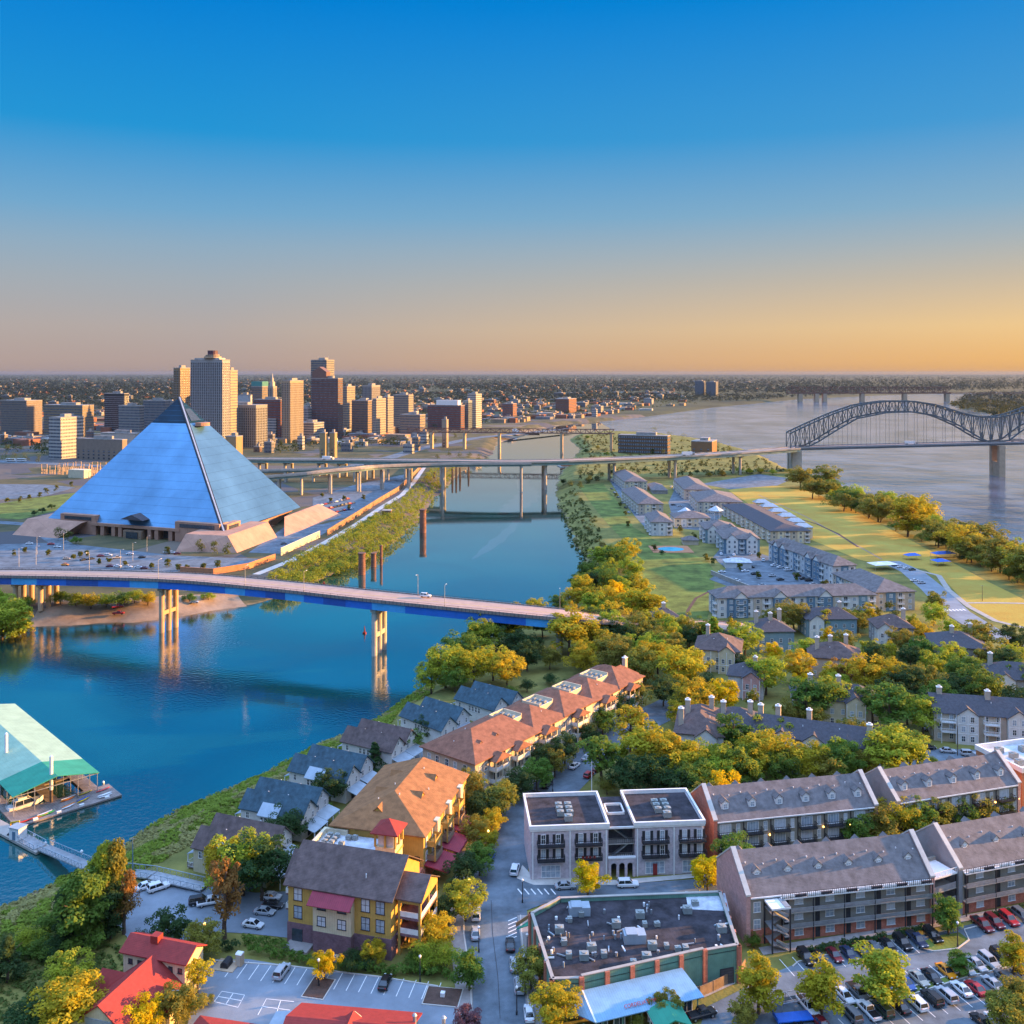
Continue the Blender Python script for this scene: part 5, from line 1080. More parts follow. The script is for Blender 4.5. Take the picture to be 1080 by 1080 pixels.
# ------------------------------------------------------------------ flat roofed grey brick block
def flat_block():
    a = P(559.6, 871, 12.3); b = P(742.6, 864.4, 12.3); v = b - a; rz = math.atan2(v.y, v.x); w = v.xy.length; d, h = 16.5, 11.4
    t = thing('brick_block', 'grey brick three storey block with twin flat roofs, shutters and iron balconies', 'building', (a.x, a.y, 0), rz)
    L1, R0 = 17.8, 24.0
    for x0, x1 in ((0, L1), (R0, w)):
        shell(t, x0, x1, 0, d, 0, h, 'grey_brick')
        bbox(t, 'flat_roof', 'tar_roof', x0 + .4, x1 - .4, .4, d - .4, h, h + .12)
        mb = MB(); mb.box(x0 - .3, x1 + .3, -.3, .2, h, h + .9); mb.box(x0 - .3, x1 + .3, d - .2, d + .3, h, h + .9); mb.box(x0 - .3, x0 + .2, .2, d - .2, h, h + .9); mb.box(x1 - .2, x1 + .3, .2, d - .2, h, h + .9); mb.build('parapet', M['white_trim'], t)
        mb = MB(); mb.box(x0 - .2, x1 + .2, -.2, 0, h - .4, h - .02); mb.build('cornice', M['white_trim'], t)
        cx = (x0 + x1) / 2
        for i in range(2):
            for j in range(3): ac(t, (cx - 1.3 + i * 2.2, 6 + j * 2.0, h + .12), 1.05)
        ac(t, (cx + .2, 3.4, h + .12), 1.2)
        for k, u in enumerate((4.6, 13.2)):
            for z in (4.7, 8.0):
                for uu in (-1.7, 1.7):
                    x = x0 + u + uu; link('window', win_mesh(1.05, 2.1, 'white_trim', rnd.choice(['pale_glass', 'glass', 'blind'])), t, (x, 0, z + .1))
                    for s in (-1, 1): mb = MB(); mb.box(x + s * .95 - .32, x + s * .95 + .32, -.08, .02, z + .1, z + 2.2); mb.build('shutter', M['dark_metal'], t)
                balcony(t, (x0 + u - 3.1, -.02, z - .1), 0, 6.2, 1.3, 'dark_metal', 'dark_metal')
            link('shop_window', win_mesh(4.4, 2.7, 'white_trim', 'pale_glass', 4, 2, 'shop_window'), t, (x0 + u, 0, .5))
            if x0 > 0 and k == 0: bbox(t, 'shop_door', 'red_roof', x0 + u - .5, x0 + u + .5, -.2, -.11, .1, 2.7)
        for xx in (x0 + .5, x0 + 9.0, x1 - .5): mb = MB(); mb.box(xx - .14, xx + .14, -.22, -.01, 0, h - .6); mb.build('downpipe', M['white_trim'], t)
    if True:
        mb = MB()
        for x in (11.6, 12.4, 13.2, 14.2): mb.box(x, x + .5, -1.25, -.95, 5.0, 5.55)
        mb.build('flower_box', M['red_roof'], t)
    # middle: open stair behind, arcade below
    shell(t, L1, R0, 3.2, d - 1, 0, h - .3, 'dark_roof', name='stair_wall'); bbox(t, 'flat_roof', 'tar_roof', L1, R0, .2, d - 1, h - .3, h - .1); bbox(t, 'cornice', 'white_trim', L1, R0, -.05, .2, h - .5, h - .05)
    mb = MB(); x0, x1, y0, y1 = L1 + .8, R0 - 1.2, 6, 11; z0, z1 = h - .1, h + .45
    mb.box(x0, x1, y0, y0 + .25, z0, z1); mb.box(x0, x1, y1 - .25, y1, z0, z1); mb.box(x0, x0 + .25, y0, y1, z0, z1); mb.box(x1 - .25, x1, y0, y1, z0, z1); mb.build('light_well', M['white_trim'], t)
    for z in (3.6, 7.0): bbox(t, 'landing', 'concrete', L1, R0, .6, 3.2, z, z + .25); link('railing', rail_mesh(R0 - L1, .05, 'dark_metal', 1.05, False, False), t, (L1, .7, z + .25))
    mb = MB(); mb.bar((L1 + 1.2, 2, 3.9), (R0 - 1, 2, 7.0), 1.1, .25); mb.bar((R0 - 1, 2.6, 7.2), (L1 + 1.2, 2.6, 10.2), 1.1, .25); mb.build('stair_flight', M['steel'], t)
    mb = MB(); mb.box(L1, R0, -.35, .3, 3.4, 4.3)
    for x in (L1 + .3, L1 + 2.15, L1 + 4.05, R0 - .3): mb.box(x - .3, x + .3, -.3, .3, 0, 3.4)
    for x in (L1 + 1.22, L1 + 3.1, L1 + 4.97):                        # arch heads
        for i in range(8):
            a0, a1 = math.pi * i / 8, math.pi * (i + 1) / 8; r_ = .68
            p0, p1 = (x + r_ * math.cos(a0), 2.55 + r_ * math.sin(a0)), (x + r_ * math.cos(a1), 2.55 + r_ * math.sin(a1))
            mb.add([(p0[0], -.3, p0[1]), (p1[0], -.3, p1[1]), (p1[0], -.3, 3.4), (p0[0], -.3, 3.4), (p0[0], .3, p0[1]), (p1[0], .3, p1[1]), (p1[0], .3, 3.4), (p0[0], .3, 3.4)], [(0, 1, 2, 3), (7, 6, 5, 4), (1, 0, 4, 5)])
    mb.build('arcade', M['grey_brick'], t); bbox(t, 'arcade_cornice', 'white_trim', L1 - .1, R0 + .1, -.55, .3, 4.3, 4.6)
flat_block()
# ------------------------------------------------------------------ black roofed shop with the tin awning
def shop():
    z = 7.0; px = [(560, 963), (590, 946.7), (760, 940), (779, 996.7), (743, 1003), (613, 1032), (582, 1033)]
    pts = [P(x, y, z) for x, y in px]; O = Vector((pts[5].x, pts[5].y, 0)); q = [(p.x - O.x, p.y - O.y) for p in pts]
    t = thing('shop', 'low green and brick shop with a cluttered black roof and blue tin awning', 'shop', O)
    mb = MB(); mb.prism(q, 0, z - .9); mb.build('wall', M['green_wall'], t)
    mb = MB(); mb.prism(q, z - .9, z - .78); mb.build('flat_roof', M['tar_roof'], t)
    n = len(q); V = [Vector((*p, 0)) for p in q]; cen = sum(V, Vector()) / n
    mb = MB(); cp = MB()
    for i in range(n):
        a, b = V[i], V[(i + 1) % n]; d = (b - a).normalized(); nn = Vector((d.y, -d.x, 0)); nn = nn if nn.dot((a + b) / 2 - cen) > 0 else -nn
        hi = .35 if i == 4 else 0
        mb.obox((a + b) / 2 - nn * .2, d, nn, (b - a).length / 2 - .21, .2, z - 1.0, z + hi); cp.obox((a + b) / 2 - nn * .2, d, nn, (b - a).length / 2 - .1, .32, z + hi, z + hi + .16)
        k = max(1, round((b - a).length / 5.2)); k = 5 if i == 4 else k
        if i not in (1,):
            for j in range(k + 1): p = a.lerp(b, j / k); br = MB(); br.obox(p + nn * .12, d, nn, .42, .28, 0, z + hi + .02); br.build('brick_pier', M['red_brick'], t)
    mb.build('parapet', M['green_wall'], t); cp.build('coping', M['concrete'], t)
    a, b = V[4], V[5]; d = (b - a).normalized(); nn = Vector((d.y, -d.x, 0)); nn = nn if nn.dot((a + b) / 2 - cen) > 0 else -nn
    p0 = a.lerp(b, .20); p1 = b + d * 3.0
    up = Vector((0, 0, 1)); top = 5.0; low = 3.1; dep = 6.4
    A, B_, C_, D_ = p0 + up * top + nn * .42, b + up * top + nn * .42, b + d * .0 + nn * dep + up * low, p0 + nn * dep - d * 1.2 + up * low
    E = b + d * 4.2 + nn * .6 + up * low; th = Vector((0, 0, .16))
    # tin roof drawn in its own frame so its seams run down the slope
    ang = math.atan2(-d.y, -d.x); Minv = Matrix.Rotation(-ang, 4, 'Z'); base = b.copy()
    lc = lambda v: Minv @ (v - base)
    mb = MB(); vs = [lc(v) for v in (A, B_, C_, D_, E)]; vt = [v + th for v in vs]
    mb.add(vs + vt, [(0, 3, 2, 1), (5, 6, 7, 8), (1, 2, 4), (6, 9, 7), (3, 0, 5, 8), (2, 3, 8, 7), (4, 2, 7, 9), (1, 4, 9, 6), (0, 1, 6, 5)])
    aw = mb.build('tin_awning', M['tin_roof'], t, base, ang)
    mb = MB(); mb.bar(vt[1] + th * .3, vt[2] + th * .3, .3, .12); mb.build('awning_ridge', M['white_metal'], aw)
    # sign in red letters on the awning slope
    fc = bpy.data.curves.new('sign_curve', 'FONT'); fc.body = "CORDELIA'S MARKET"; fc.size = .82; fc.extrude = .05; fc.align_x = 'CENTER'; fc.space_character = 1.1
    tmp = bpy.data.objects.new('sign_curve', fc); C.objects.link(tmp); dg = bpy.context.evaluated_depsgraph_get(); sm = bpy.data.meshes.new_from_object(tmp.evaluated_get(dg)); bpy.data.objects.remove(tmp); bpy.data.curves.remove(fc)
    sm.materials.clear(); sm.materials.append(mat('sign_red', (.75, .09, .06), .5, .05, 1)); so = link('sign_lettering', sm, aw)
    mid = (vs[2] * .5 + vs[3] * .5); s2 = (vs[1] + vs[0]) / 2 - mid; slope = math.atan2(s2.z, s2.y); so.location = (vs[2].x * .52 + vs[3].x * .48, vs[2].y + 1.0, vs[2].z + 1.0 * math.tan(slope) + .35); so.rotation_euler = (slope + R(38), 0, 0)
    mb = MB(); f = p0.lerp(b + d * 1.5, .5); 
    for k in range(7): p = (p0 - d * .2).lerp(b + d * 2, k / 6) + nn * (dep - .6); mb.bar(p, p + up * low, .22, .22)
    mb.build('awning_post', M['green_wall'], t)
    for k in range(6):
        p = p0.lerp(b, (k + .5) / 6) + nn * (dep - 1.2); link('shop_window', win_mesh(2.2, 2.2, 'white_trim', 'glass', 2, 1, 'shop_window'), t, (p.x, p.y, .5), ang)
    e = V[3].lerp(V[4], .35); link('roller_door', win_mesh(2.8, 3.0, 'dark_metal', 'dark_roof', 1, 6, 'roller_door'), t, (e.x, e.y - .1, .1), math.atan2(V[3].y - V[4].y, V[3].x - V[4].x))
    r = random.Random(3); zr = z - .78
    def onroof(px_, py_): p = P(px_, py_, zr); return (p.x - O.x, p.y - O.y, zr)
    for (x, y, s) in ((611, 963, 2.1), (669, 992, 2.1)):
        mb = MB(); mb.box(-s, s, -s * .6, s * .6, 0, 1.7); mb.box(-s * .8, s * .2, -s * .61, s * .55, 1.7, 1.95); mb.build('large_roof_unit', M['tin_plain'], t, onroof(x, y), R(3))
    for (x, y) in ((601, 972), (590, 984), (595, 996), (613, 966), (675, 968), (725, 963), (733, 955), (688, 1001), (703, 1000), (637, 1009), (624, 1003), (600, 1010), (668, 1017), (682, 1013), (761, 983), (616, 1012), (650, 978), (680, 977), (693, 977), (715, 1003), (723, 1003)):
        ac(t, onroof(x, y), r.choice([.75, .9, 1.15]), r.choice([0, .1, 1.6]))
    for k in range(70):
        x, y = r.uniform(575, 765), r.uniform(955, 1022)
        if y > 1030 - (x - 580) * .13 - 6: continue
        mb = MB()
        if k % 3: mb.tube((0, 0, 0), (0, 0, r.uniform(.5, 1.1)), r.uniform(.12, .3), 8)
        else: mb.box(-.9, .9, -.12, .12, .1, .35)
        mb.build('vent_pipe', M[r.choice(['white_metal', 'steel', 'tin_plain'])], t, onroof(x, y), r.random() * 3)
    mb = MB(); p = onroof(748, 950); mb.box(-4.6, 3.6, -3.6, 3.0, .02, .1); mb.build('pale_roof_patch', M['white_flat'], t, p, R(-5))
    # entrance canopy towards the street corner
    mb = MB(); a, b = V[0], V[0] + Vector((-3.0, .4, 0)); c2 = V[1] + Vector((-3.4, 1.2, 0)); mb.add([tuple(V[0] + up * 4.6), tuple(b + up * 3.4), tuple(c2 + up * 3.4), tuple(V[1] + up * 4.6)] + [tuple(v + up * .15) for v in (V[0] + up * 4.6, b + up * 3.4, c2 + up * 3.4, V[1] + up * 4.6)], [(0, 3, 2, 1), (4, 5, 6, 7), (0, 1, 5, 4), (1, 2, 6, 5), (2, 3, 7, 6), (3, 0, 4, 7)]); mb.build('corner_canopy', M['green_tin'], t)
    mb = MB(); mb.bar(b + up * 4.4, c2 + up * 4.4, .12, .8); mb.build('canopy_sign', M['terracotta'], t)
shop()
# ------------------------------------------------------------------ four rows of terraced houses
def row_house(label, pl, pr, ze, d, rise, ndorm, front, left_wall, w=None):
    loc, rz, w0 = frame(pl, pr, ze); w = w or w0
    t = thing('row_house', label, 'building', (loc[0], loc[1], 0), rz, 'grey roofed terraces beside the car park'); h = ze
    shell(t, 0, w, 0, d, 0, h, 'olive_wall', 'x', rise)
    roof_gable(t, .5, w - .5, 0, d, h, rise, 'grey_roof', 'x', .35, .0)
    for x, mm in ((0, left_wall), (w, 'pink_brick')):
        s = -1 if x == 0 else 1; a, b = (x - .45, x + .45)
        mb = MB(); mb.ext([(-.4, 0), (d + .4, 0), (d + .4, h + .3), (d / 2, h + rise + .75), (-.4, h + .3)], a, b, 'x'); mb.build('end_wall', M[mm], t)
        mb = MB(); mb.ext([(-.5, h + .3), (d / 2, h + rise + .75), (d + .5, h + .3), (d + .5, h + .62), (d / 2, h + rise + 1.1), (-.5, h + .62)], a - .1, b + .1, 'x'); mb.build('coping', M['pale_concrete'], t)
    u = w / ndorm; sl = rise / (d / 2)
    for k in range(ndorm):
        x = (k + .5) * u
        if front == 'plain': dormer(t, (x, 2.0, h + 2.0 * sl + .1), 0, 1.8, 1.6, 2.8, 'white_trim', 'grey_roof', 'pale_glass')
        else: dormer(t, (x, 3.2, h + 3.2 * sl + .1), 0, 1.7, .6, 2.0, 'white_trim', 'grey_roof', 'pale_glass')
        dormer(t, (x, d - 2.0, h + 2.0 * sl + .1), R(180), 1.6, 1.5, 2.4, 'terracotta', 'grey_roof')  # rear dormers coloured orange to stand for the low sun on them
        pipes(t, [(x + u * .3, 4.6, h + 4.4 * sl), (x - u * .25, 5.0, h + 4.9 * sl)])
    bbox(t, 'eaves_board', 'white_trim', .5, w - .5, -.55, -.36, h - .32, h - .05)
    if front == 'plain':                          # french windows with iron balconies
        for k in range(ndorm):
            x0 = k * u
            for z in (.5, 3.7, 6.9):
                link('french_window', win_mesh(2.9, 2.3, 'white_trim', rnd.choice(['blind', 'blind', 'pale_glass']), 4, 1, 'french_window'), t, (x0 + u * .38, 0, z))
                link('window', win_mesh(.95, 2.1, 'white_trim', rnd.choice(['blind', 'pale_glass'])), t, (x0 + u * .84, 0, z))
                if z > 1: balcony(t, (x0 + u * .08, -.02, z - .1), 0, u * .6, 1.5, 'dark_metal', 'dark_metal')
            mb = MB(); mb.tube((x0 + .25, -.15, 0), (x0 + .25, -.15, h - .3), .1, 6); mb.build('downpipe', M['dark_metal'], t)
            if k in (1, 3, 4): bbox(t, 'door_lamp', 'lit_window', x0 + u * .97, x0 + u * .97 + .25, -.4, -.1, 6.2 if k != 1 else 5.6, 6.5 if k != 1 else 5.9)
        bbox(t, 'brick_base', 'red_brick', .5, w - .5, -.1, 0, 0, .5)
    else:                                         # open walkways with square metal railings, brick ground floor
        bbox(t, 'brick_base', 'red_brick', .5, w - .5, -.12, 0, 0, 3.0)
        n = ndorm; uu = w / n; x1 = 6.8 if front == 'stair' else .6
        for k in range(n):
            x0 = k * uu
            for z, g_ in ((.9, .12), (4.0, 0), (7.1, 0)):
                if x0 + uu * .62 > x1: link('window', win_mesh(1.9, 1.7, 'white_trim', rnd.choice(['pale_glass', 'blind'])), t, (x0 + uu * .62, -g_, z))
                if x0 + uu * .15 > x1: bbox(t, 'front_door', 'dark_metal', x0 + uu * .15, x0 + uu * .15 + 1.0, -g_ - .07, -g_ + .02, z - .75, z + 1.4)
        for z in (3.1, 6.2):
            q = bbox(t, 'walkway', 'concrete', x1, w - .5, -1.3, -.13, z - .2, z); link('railing', rail_mesh(w - .5 - x1, .02, 'steel', .8, True, False), q, (x1, -1.24, z))
        for k in range(n + 1):
            x = max(x1 + .1, min(w - .6, k * uu)); mb = MB(); mb.box(x - .1, x + .1, -1.3, -1.1, 0, 8.9); mb.build('walkway_post', M['dark_metal'], t)
        # roof terrace along the eaves with white decking and railings
        q = bbox(t, 'roof_terrace', 'white_trim', x1, w - .5, -1.35, -.4, 8.95, 9.2)
        link('railing', rail_mesh(w - .5 - x1, .02, 'dark_metal', 1.0, False, False), q, (x1, -1.3, 9.2))
        for k in range(n * 2):
            x = x1 + (k + .5) * (w - .5 - x1) / (n * 2)
            if k % 2: bbox(t, 'terrace_planter', 'dark_roof', x - 1.2, x + 1.2, -1.2, -.8, 9.2, 9.7)
            else: bbox(t, 'terrace_screen', 'white_trim', x - 1.4, x + 1.4, -1.33, -1.25, 9.2, 9.75)
        if front == 'stair':
            link('window', win_mesh(1.5, 2.0, 'white_trim', 'pale_glass'), t, (2.0, 0, 6.4)); link('window', win_mesh(1.5, 2.0, 'white_trim', 'pale_glass'), t, (2.0, 0, 2.9))
            mb = MB(); mb.box(3.4, 7.4, -3.9, -.2, 8.6, 8.95); mb.build('stair_canopy', M['white_trim'], t)
            mb = MB()
            for x in (3.5, 7.3):
                for y in (-3.8, -.3): mb.box(x - .12, x + .12, y - .12, y + .12, 0, 8.6)
            mb.build('stair_post', M['dark_metal'], t)
            for k in range(3):
                z = k * 3.0; f = bbox(t, 'stair_landing', 'steel', 3.5, 4.6, -3.8, -.3, z + 1.5, z + 1.65); bbox(t, 'stair_landing', 'steel', 6.2, 7.3, -3.8, -.3, z + 2.95, z + 3.1)
                mb = MB(); mb.bar((7.0, -3.0, z + .1), (4.4, -3.0, z + 1.6), 1.2, .22); mb.bar((4.4, -1.2, z + 1.6), (7.0, -1.2, z + 3.05), 1.2, .22)
                mb.bar((7.0, -3.7, z + 1.1), (4.4, -3.7, z + 2.6), .08, .5); mb.build('stair_flight', M['steel'], t)
    return t, w
row_house('long grey roofed terrace with six white dormers and iron balconies beside the brick block', (754, 866.5), (923.4, 850), 10, 13.6, 5.0, 6, 'plain', 'red_brick')
row_house('rear grey roofed terrace with five dormers ending at the terracotta house', (946.6, 846.4), (1074, 826.5), 10, 13.6, 5.0, 5, 'plain', 'grey_wall')
row_house('front terrace with open stair tower, steel walkways and red brick ground floor', (788.5, 946), (982.6, 925.5), 9.6, 14.4, 5.6, 6, 'stair', 'pink_brick')
row_house('front terrace with walkways running out of view, red pickup parked before it', (1012, 917), (1120, 897), 9.6, 14.4, 5.6, 5, 'walk', 'grey_wall', 42)
def bridge_deck():
    a, b = P(983, 930, 9), P(1013, 921, 9); v = b - a; rz = math.atan2(v.y, v.x); w = v.xy.length
    t = thing('link_terrace', 'white railed roof terrace joining the two front terraces', 'terrace', (a.x, a.y, 0), rz)
    for z, m in ((2.9, 'concrete'), (5.9, 'concrete'), (8.9, 'white_trim')):
        q = bbox(t, 'deck', m, .55, w - .55, .3, 6, z, z + .25); link('railing', rail_mesh(w - 1.1, .02, 'white_trim' if z > 8 else 'steel', 1.1, z < 8, False), q, (.55, .4, z + .25))
    bbox(t, 'back_wall', 'olive_wall', .5, w - .5, 6, 6.4, 0, 9.9)
    for x in (.8, w - .8): bbox(t, 'post', 'dark_metal', x - .12, x + .12, .3, .55, 0, 8.9)
bridge_deck()
def terracotta_house():
    a = P(1061, 850, 0); t = thing('terracotta_house', 'terracotta flat roofed house with white parapet at the terrace end', 'building', (P(1078, 862).x, P(1078, 862).y, 0), R(16))
    shell(t, 0, 16, 0, 16, 0, 11.5, 'terracotta'); bbox(t, 'flat_roof', 'white_flat', .4, 15.6, .4, 15.6, 11.5, 11.6)
    mb = MB(); mb.box(-.25, 16.2, -.25, .4, 11.5, 12.8); mb.box(-.25, .4, .4, 16.2, 11.5, 12.8); mb.box(.4, 16.2, 15.6, 16.2, 11.5, 12.8); mb.box(15.6, 16.2, .4, 15.6, 11.5, 12.8); mb.build('parapet', M['white_trim'], t)
    for p in ((3, 4), (5, 8), (9, 5), (4, 12), (11, 11)): ac(t, (*p, 11.6), 1.3)
    wins(t, 'L', 16, 16, [3, 8, 13], [1.5, 5, 8.4], 1.2, 1.9)
terracotta_house()
# ------------------------------------------------------------------ red roofed restaurant and its neighbours
def restaurant():
    loc, rz, w = frame((130, 1003), (195, 1016), 7.6); loc = (loc[0], loc[1], 0)
    t = thing('restaurant', 'cream restaurant with a steep red roof and a taller red roofed rear part', 'building', loc, rz)
    d = 5.6; shell(t, 0, w, 0, d, 0, 7.6, 'cream', 'x', 1.5); roof_gable(t, 0, w, 0, d, 7.6, 1.5, 'red_roof', 'x', .5, .6)
    bbox(t, 'roof_lantern', 'red_roof', 4.6, 6.2, 1.7, 3.3, 8.4, 10.2)
    wins(t, 'F', w, d, [1.6, 3.6, 10.2, 12.2], [5.6], .9, .9, 'dark_metal', ('glass',), 1, 1)
    wins(t, 'R', w, d, [1.5, 3.6], [4.8, 1.4], .9, 1.4, 'white_trim', ('glass',))
    x0, x1 = .5, w - .4; shell(t, x0, x1, -14.5, -.02, 0, 3.6, 'cream', 'y', 4.4, 'front_wall'); roof_gable(t, x0, x1, -14.5, -.3, 3.6, 4.4, 'red_roof', 'y', .9, .4, name='front_roof')
    roof_gable(t, x1 - 5.2, x1 + 1.6, -6.4, -2.0, 3.5, 2.0, 'red_roof', 'x', .4, .3, name='side_gable_roof'); shell(t, x1 - 4, x1 + 1.4, -6.3, -2.1, 0, 3.5, 'cream', 'x', 1.9, 'side_gable_wall')
    roof_gable(t, x0 - 2.4, x0 + 4, -5.2, -.8, 3.5, 2.2, 'red_roof', 'x', .4, .3, name='side_gable_roof'); shell(t, x0 - 2.2, x0 + 3, -5.1, -.9, 0, 3.5, 'cream', 'x', 2.1, 'side_gable_wall')
    wins(t, 'R', x1 - x0, 14.5, [3.5, 6.5, 11], [1.0], 1.2, 1.6, 'white_trim', ('glass', 'pale_glass'), x0=x0, y0=-14.5)
    bbox(t, 'gable_panel', 'tin_plain', x0 + 3.5, x1 - 3.5, -14.65, -14.5, 3.5, 5.6)
restaurant()
def red_hall():
    a = P(320, 1045, 6.0); b = P(441, 1055, 6.0); v = b - a; rz = math.atan2(v.y, v.x); w = v.xy.length
    t = thing('red_roofed_hall', 'low hall with broad crimson roof and a cross gable by the car park', 'building', (a.x, a.y - 0, 0), rz)
    d = 14; shell(t, 0, w, -d, 0, 0, 3.4, 'cream', 'x', 2.4); roof_gable(t, 0, w, -d, 0, 3.4, 2.6, 'red_roof', 'x', .8, .6)
    roof_gable(t, 6.5, 14.5, -d - 1.5, -5.0, 3.4, 2.9, 'red_roof', 'y', .5, .3, name='cross_roof'); shell(t, 6.6, 14.4, -d - 1.3, -4, 0, 3.4, 'cream', 'y', 2.6, 'cross_wall')
    for x in (21, 26.0): mb = MB(); mb.tube((x, -4.4, 4.6), (x, -4.4, 6.4), .3, 8); mb.tube((x, -4.4, 6.4), (x, -4.4, 6.7), .45, 8, .2); mb.build('roof_vent', M['steel'], t)
    shell(t, w + .02, w + 7.5, -9, -3.5, 0, 3.0, 'cream_wall', name='side_wall'); bbox(t, 'side_roof', 'pale_concrete', w + .02, w + 7.8, -9.2, -3.3, 3.0, 3.25)
    mb = MB(); mb.ext([(-4.4, 2.9), (-.02, 3.5), (-.02, 3.65), (-4.4, 3.05)], -7.5, -1.5, 'y'); mb.build('entrance_awning', M['tin_plain'], t)
    mb = MB()
    for y in (-7.3, -1.7): mb.bar((-4.2, y, 0), (-4.2, y, 2.9), .2, .2)
    mb.build('awning_post', M['white_trim'], t)
red_hall()
def red_corner():
    a = P(227, 1068, 6.3); t = thing('red_roofed_pavilion', 'small red hip roofed pavilion at the edge of the car park', 'building', (a.x - 5.5, a.y - 8, 0), R(-12))
    shell(t, 0, 11, 0, 11, 0, 3.2, 'cream'); roof_hip(t, 0, 11, 0, 11, 3.2, 3.0, 'red_roof', .7, .2, 5.9, 5.9, 'x'); wins(t, 'R', 11, 11, [3, 8], [.9], 1.2, 1.5)
red_corner()
# ------------------------------------------------------------------ townhouses under the trees
def townhouse(label, bl, rz, w, d, h, wall, roof, rise, gables=(), chims=(), hip=True, trim='white_trim', balc=(), group='townhouses under the trees', xgab='white_wall'):
    p = P(*bl); t = thing('townhouse', label, 'house', (p.x, p.y, 0), R(rz), group)
    shell(t, 0, w, 0, d, 0, h, wall, None if hip else 'x', rise - .05)
    ax = 'x' if w >= d else 'y'
    rf = roof_hip(t, 0, w, 0, d, h, rise, roof, .6, .22, None, None, ax) if hip else roof_gable(t, 0, w, 0, d, h, rise, roof, 'x', .6, .4)
    fl = [1.0 + 3.0 * i for i in range(int(h // 2.9))]
    n = max(2, int(w / 3.2)); us = [u for u in spread(0, w, n) if not any(abs(u - g) < 3.4 for g in gables)]
    wins(t, 'F', w, d, us, fl, 1.2, 1.6, 'white_trim', ('glass', 'pale_glass'))
    wins(t, 'R', w, d, spread(0, d, max(2, int(d / 4))), fl, 1.1, 1.6, 'white_trim', ('glass', 'pale_glass')); wins(t, 'L', w, d, spread(0, d, max(2, int(d / 4))), fl, 1.1, 1.6, 'white_trim', ('glass', 'pale_glass'))
    for g in gables:
        shell(t, g - 3, g + 3, -1.6, d * .3, 0, h, xgab, 'y', 2.2, 'gable_wall'); roof_gable(t, g - 3, g + 3, -1.6, d * .45, h, 2.2, roof, 'y', .4, .3, name='gable_roof')
        for z in fl:
            for s in (-1.3, 1.3): link('window', win_mesh(1.2, 1.7, 'white_trim', rnd.choice(['glass', 'pale_glass'])), t, (g + s, -1.6, z))
        mb = MB(); 
        for s in (-3, -.1, 2.8): mb.box(g + s, g + s + .2, -1.72, -1.6, 0, h)
        for z in fl[1:]: mb.box(g - 2.8, g + 2.8, -1.7, -1.61, z - .8, z - .55)
        mb.build('gable_trim', M[trim], t)
    for x in balc:
        for z in fl[1:]: balcony(t, (x - 2.2, -.02, z - .5), 0, 4.4, 1.7, 'white_trim', 'white_trim')
        mb = MB()
        for s in (-2.1, 2.1): mb.bar((x + s, -1.65, 0), (x + s, -1.65, h), .18, .18)
        mb.build('balcony_post', M['white_trim'], t)
    for i, (x, y) in enumerate(chims): chimney(t, x, y, h, h + rise + 2.0, 'beige', .75)
    pipes(t, [(w * .4, d * .3, h + rise * .62), (w * .7, d * .35, h + rise * .68)])
    return t
townhouse('grey slate roofed townhouse with white balconies opposite the terracotta house', (985, 781), -12, 44, 14, 9, 'beige', 'dark_roof', 3.6, (9.5, 24, 38), ((3, 7), (17, 6), (29, 6), (40, 6)), False, balc=(4, 16.5, 31))
townhouse('long slate roofed townhouse between the pines and the dormered terrace', (795, 803), -22, 34, 12, 8.6, 'cream', 'dark_roof', 3.6, (8, 17, 26), ((1, 8), (6, 9), (15, 9), (32, 3)), False)
townhouse('gabled cream and slate townhouse facing the street trees', (712, 803), -14, 14, 22, 8.4, 'white_wall', 'brown_roof', 4.0, (9,), ((1.5, 4), (3, 12), (10, 16)), True)
townhouse('slate roofed house with two chimneys joining the long townhouse', (752, 792), -14, 14, 12, 8.2, 'beige', 'dark_roof', 3.6, (), ((3, 4), (11, 6)), True)
townhouse('small blue grey house with pink brick side under tall trees', (768, 735), -18, 12, 11, 7.6, 'pale_wall', 'dark_roof', 3.6, (8,), ((9, 6),), True, xgab='pink_brick')
townhouse('tan hip roofed house with a sunlit cream gable near the bridge end', (733, 707), -16, 17, 18, 8.2, 'cream', 'brown_roof', 4.4, (12,), ((4, 12),), True, xgab='cream', balc=(4,))
townhouse('blue grey house with white trim beside the blue apartments', (800, 688), 4, 15, 15, 8.2, 'teal_wall', 'dark_roof', 4.2, (), ((7, 6), (2, 9), (13, 12)), True)
townhouse('wide dark roofed house with chimney behind the round gold tree', (851, 672), 2, 22, 12, 7.6, 'teal_wall', 'dark_roof', 3.8, (4,), ((17, 7),), True)
townhouse('brown roofed house amid the gold trees with three chimneys', (854, 714), -14, 19, 16, 7.4, 'beige', 'brown_roof', 4.4, (), ((8, 8), (3, 5), (14, 11)), True)
townhouse('cream house with white gable behind a row of pines', (838, 763), -10, 27, 12, 8.0, 'cream', 'dark_roof', 3.8, (19,), ((6, 8), (15, 8)), True, xgab='cream')
townhouse('dark roofed house with lit brown hip near the bend of the street', (925, 681), -6, 15, 13, 7.6, 'grey_wall', 'brown_roof', 4.2, (3,), ((13, 8),), True)
townhouse('broad slate roofed house with two chimneys by the round tree', (985, 702), -14, 20, 18, 7.6, 'grey_wall', 'dark_roof', 4.2, (), ((8, 8), (16, 14)), True)
townhouse('shaded slate house with white gable at the edge of the wood', (1040, 738), -16, 20, 14, 7.8, 'grey_wall', 'dark_roof', 4.2, (6,), ((3, 9),), True)
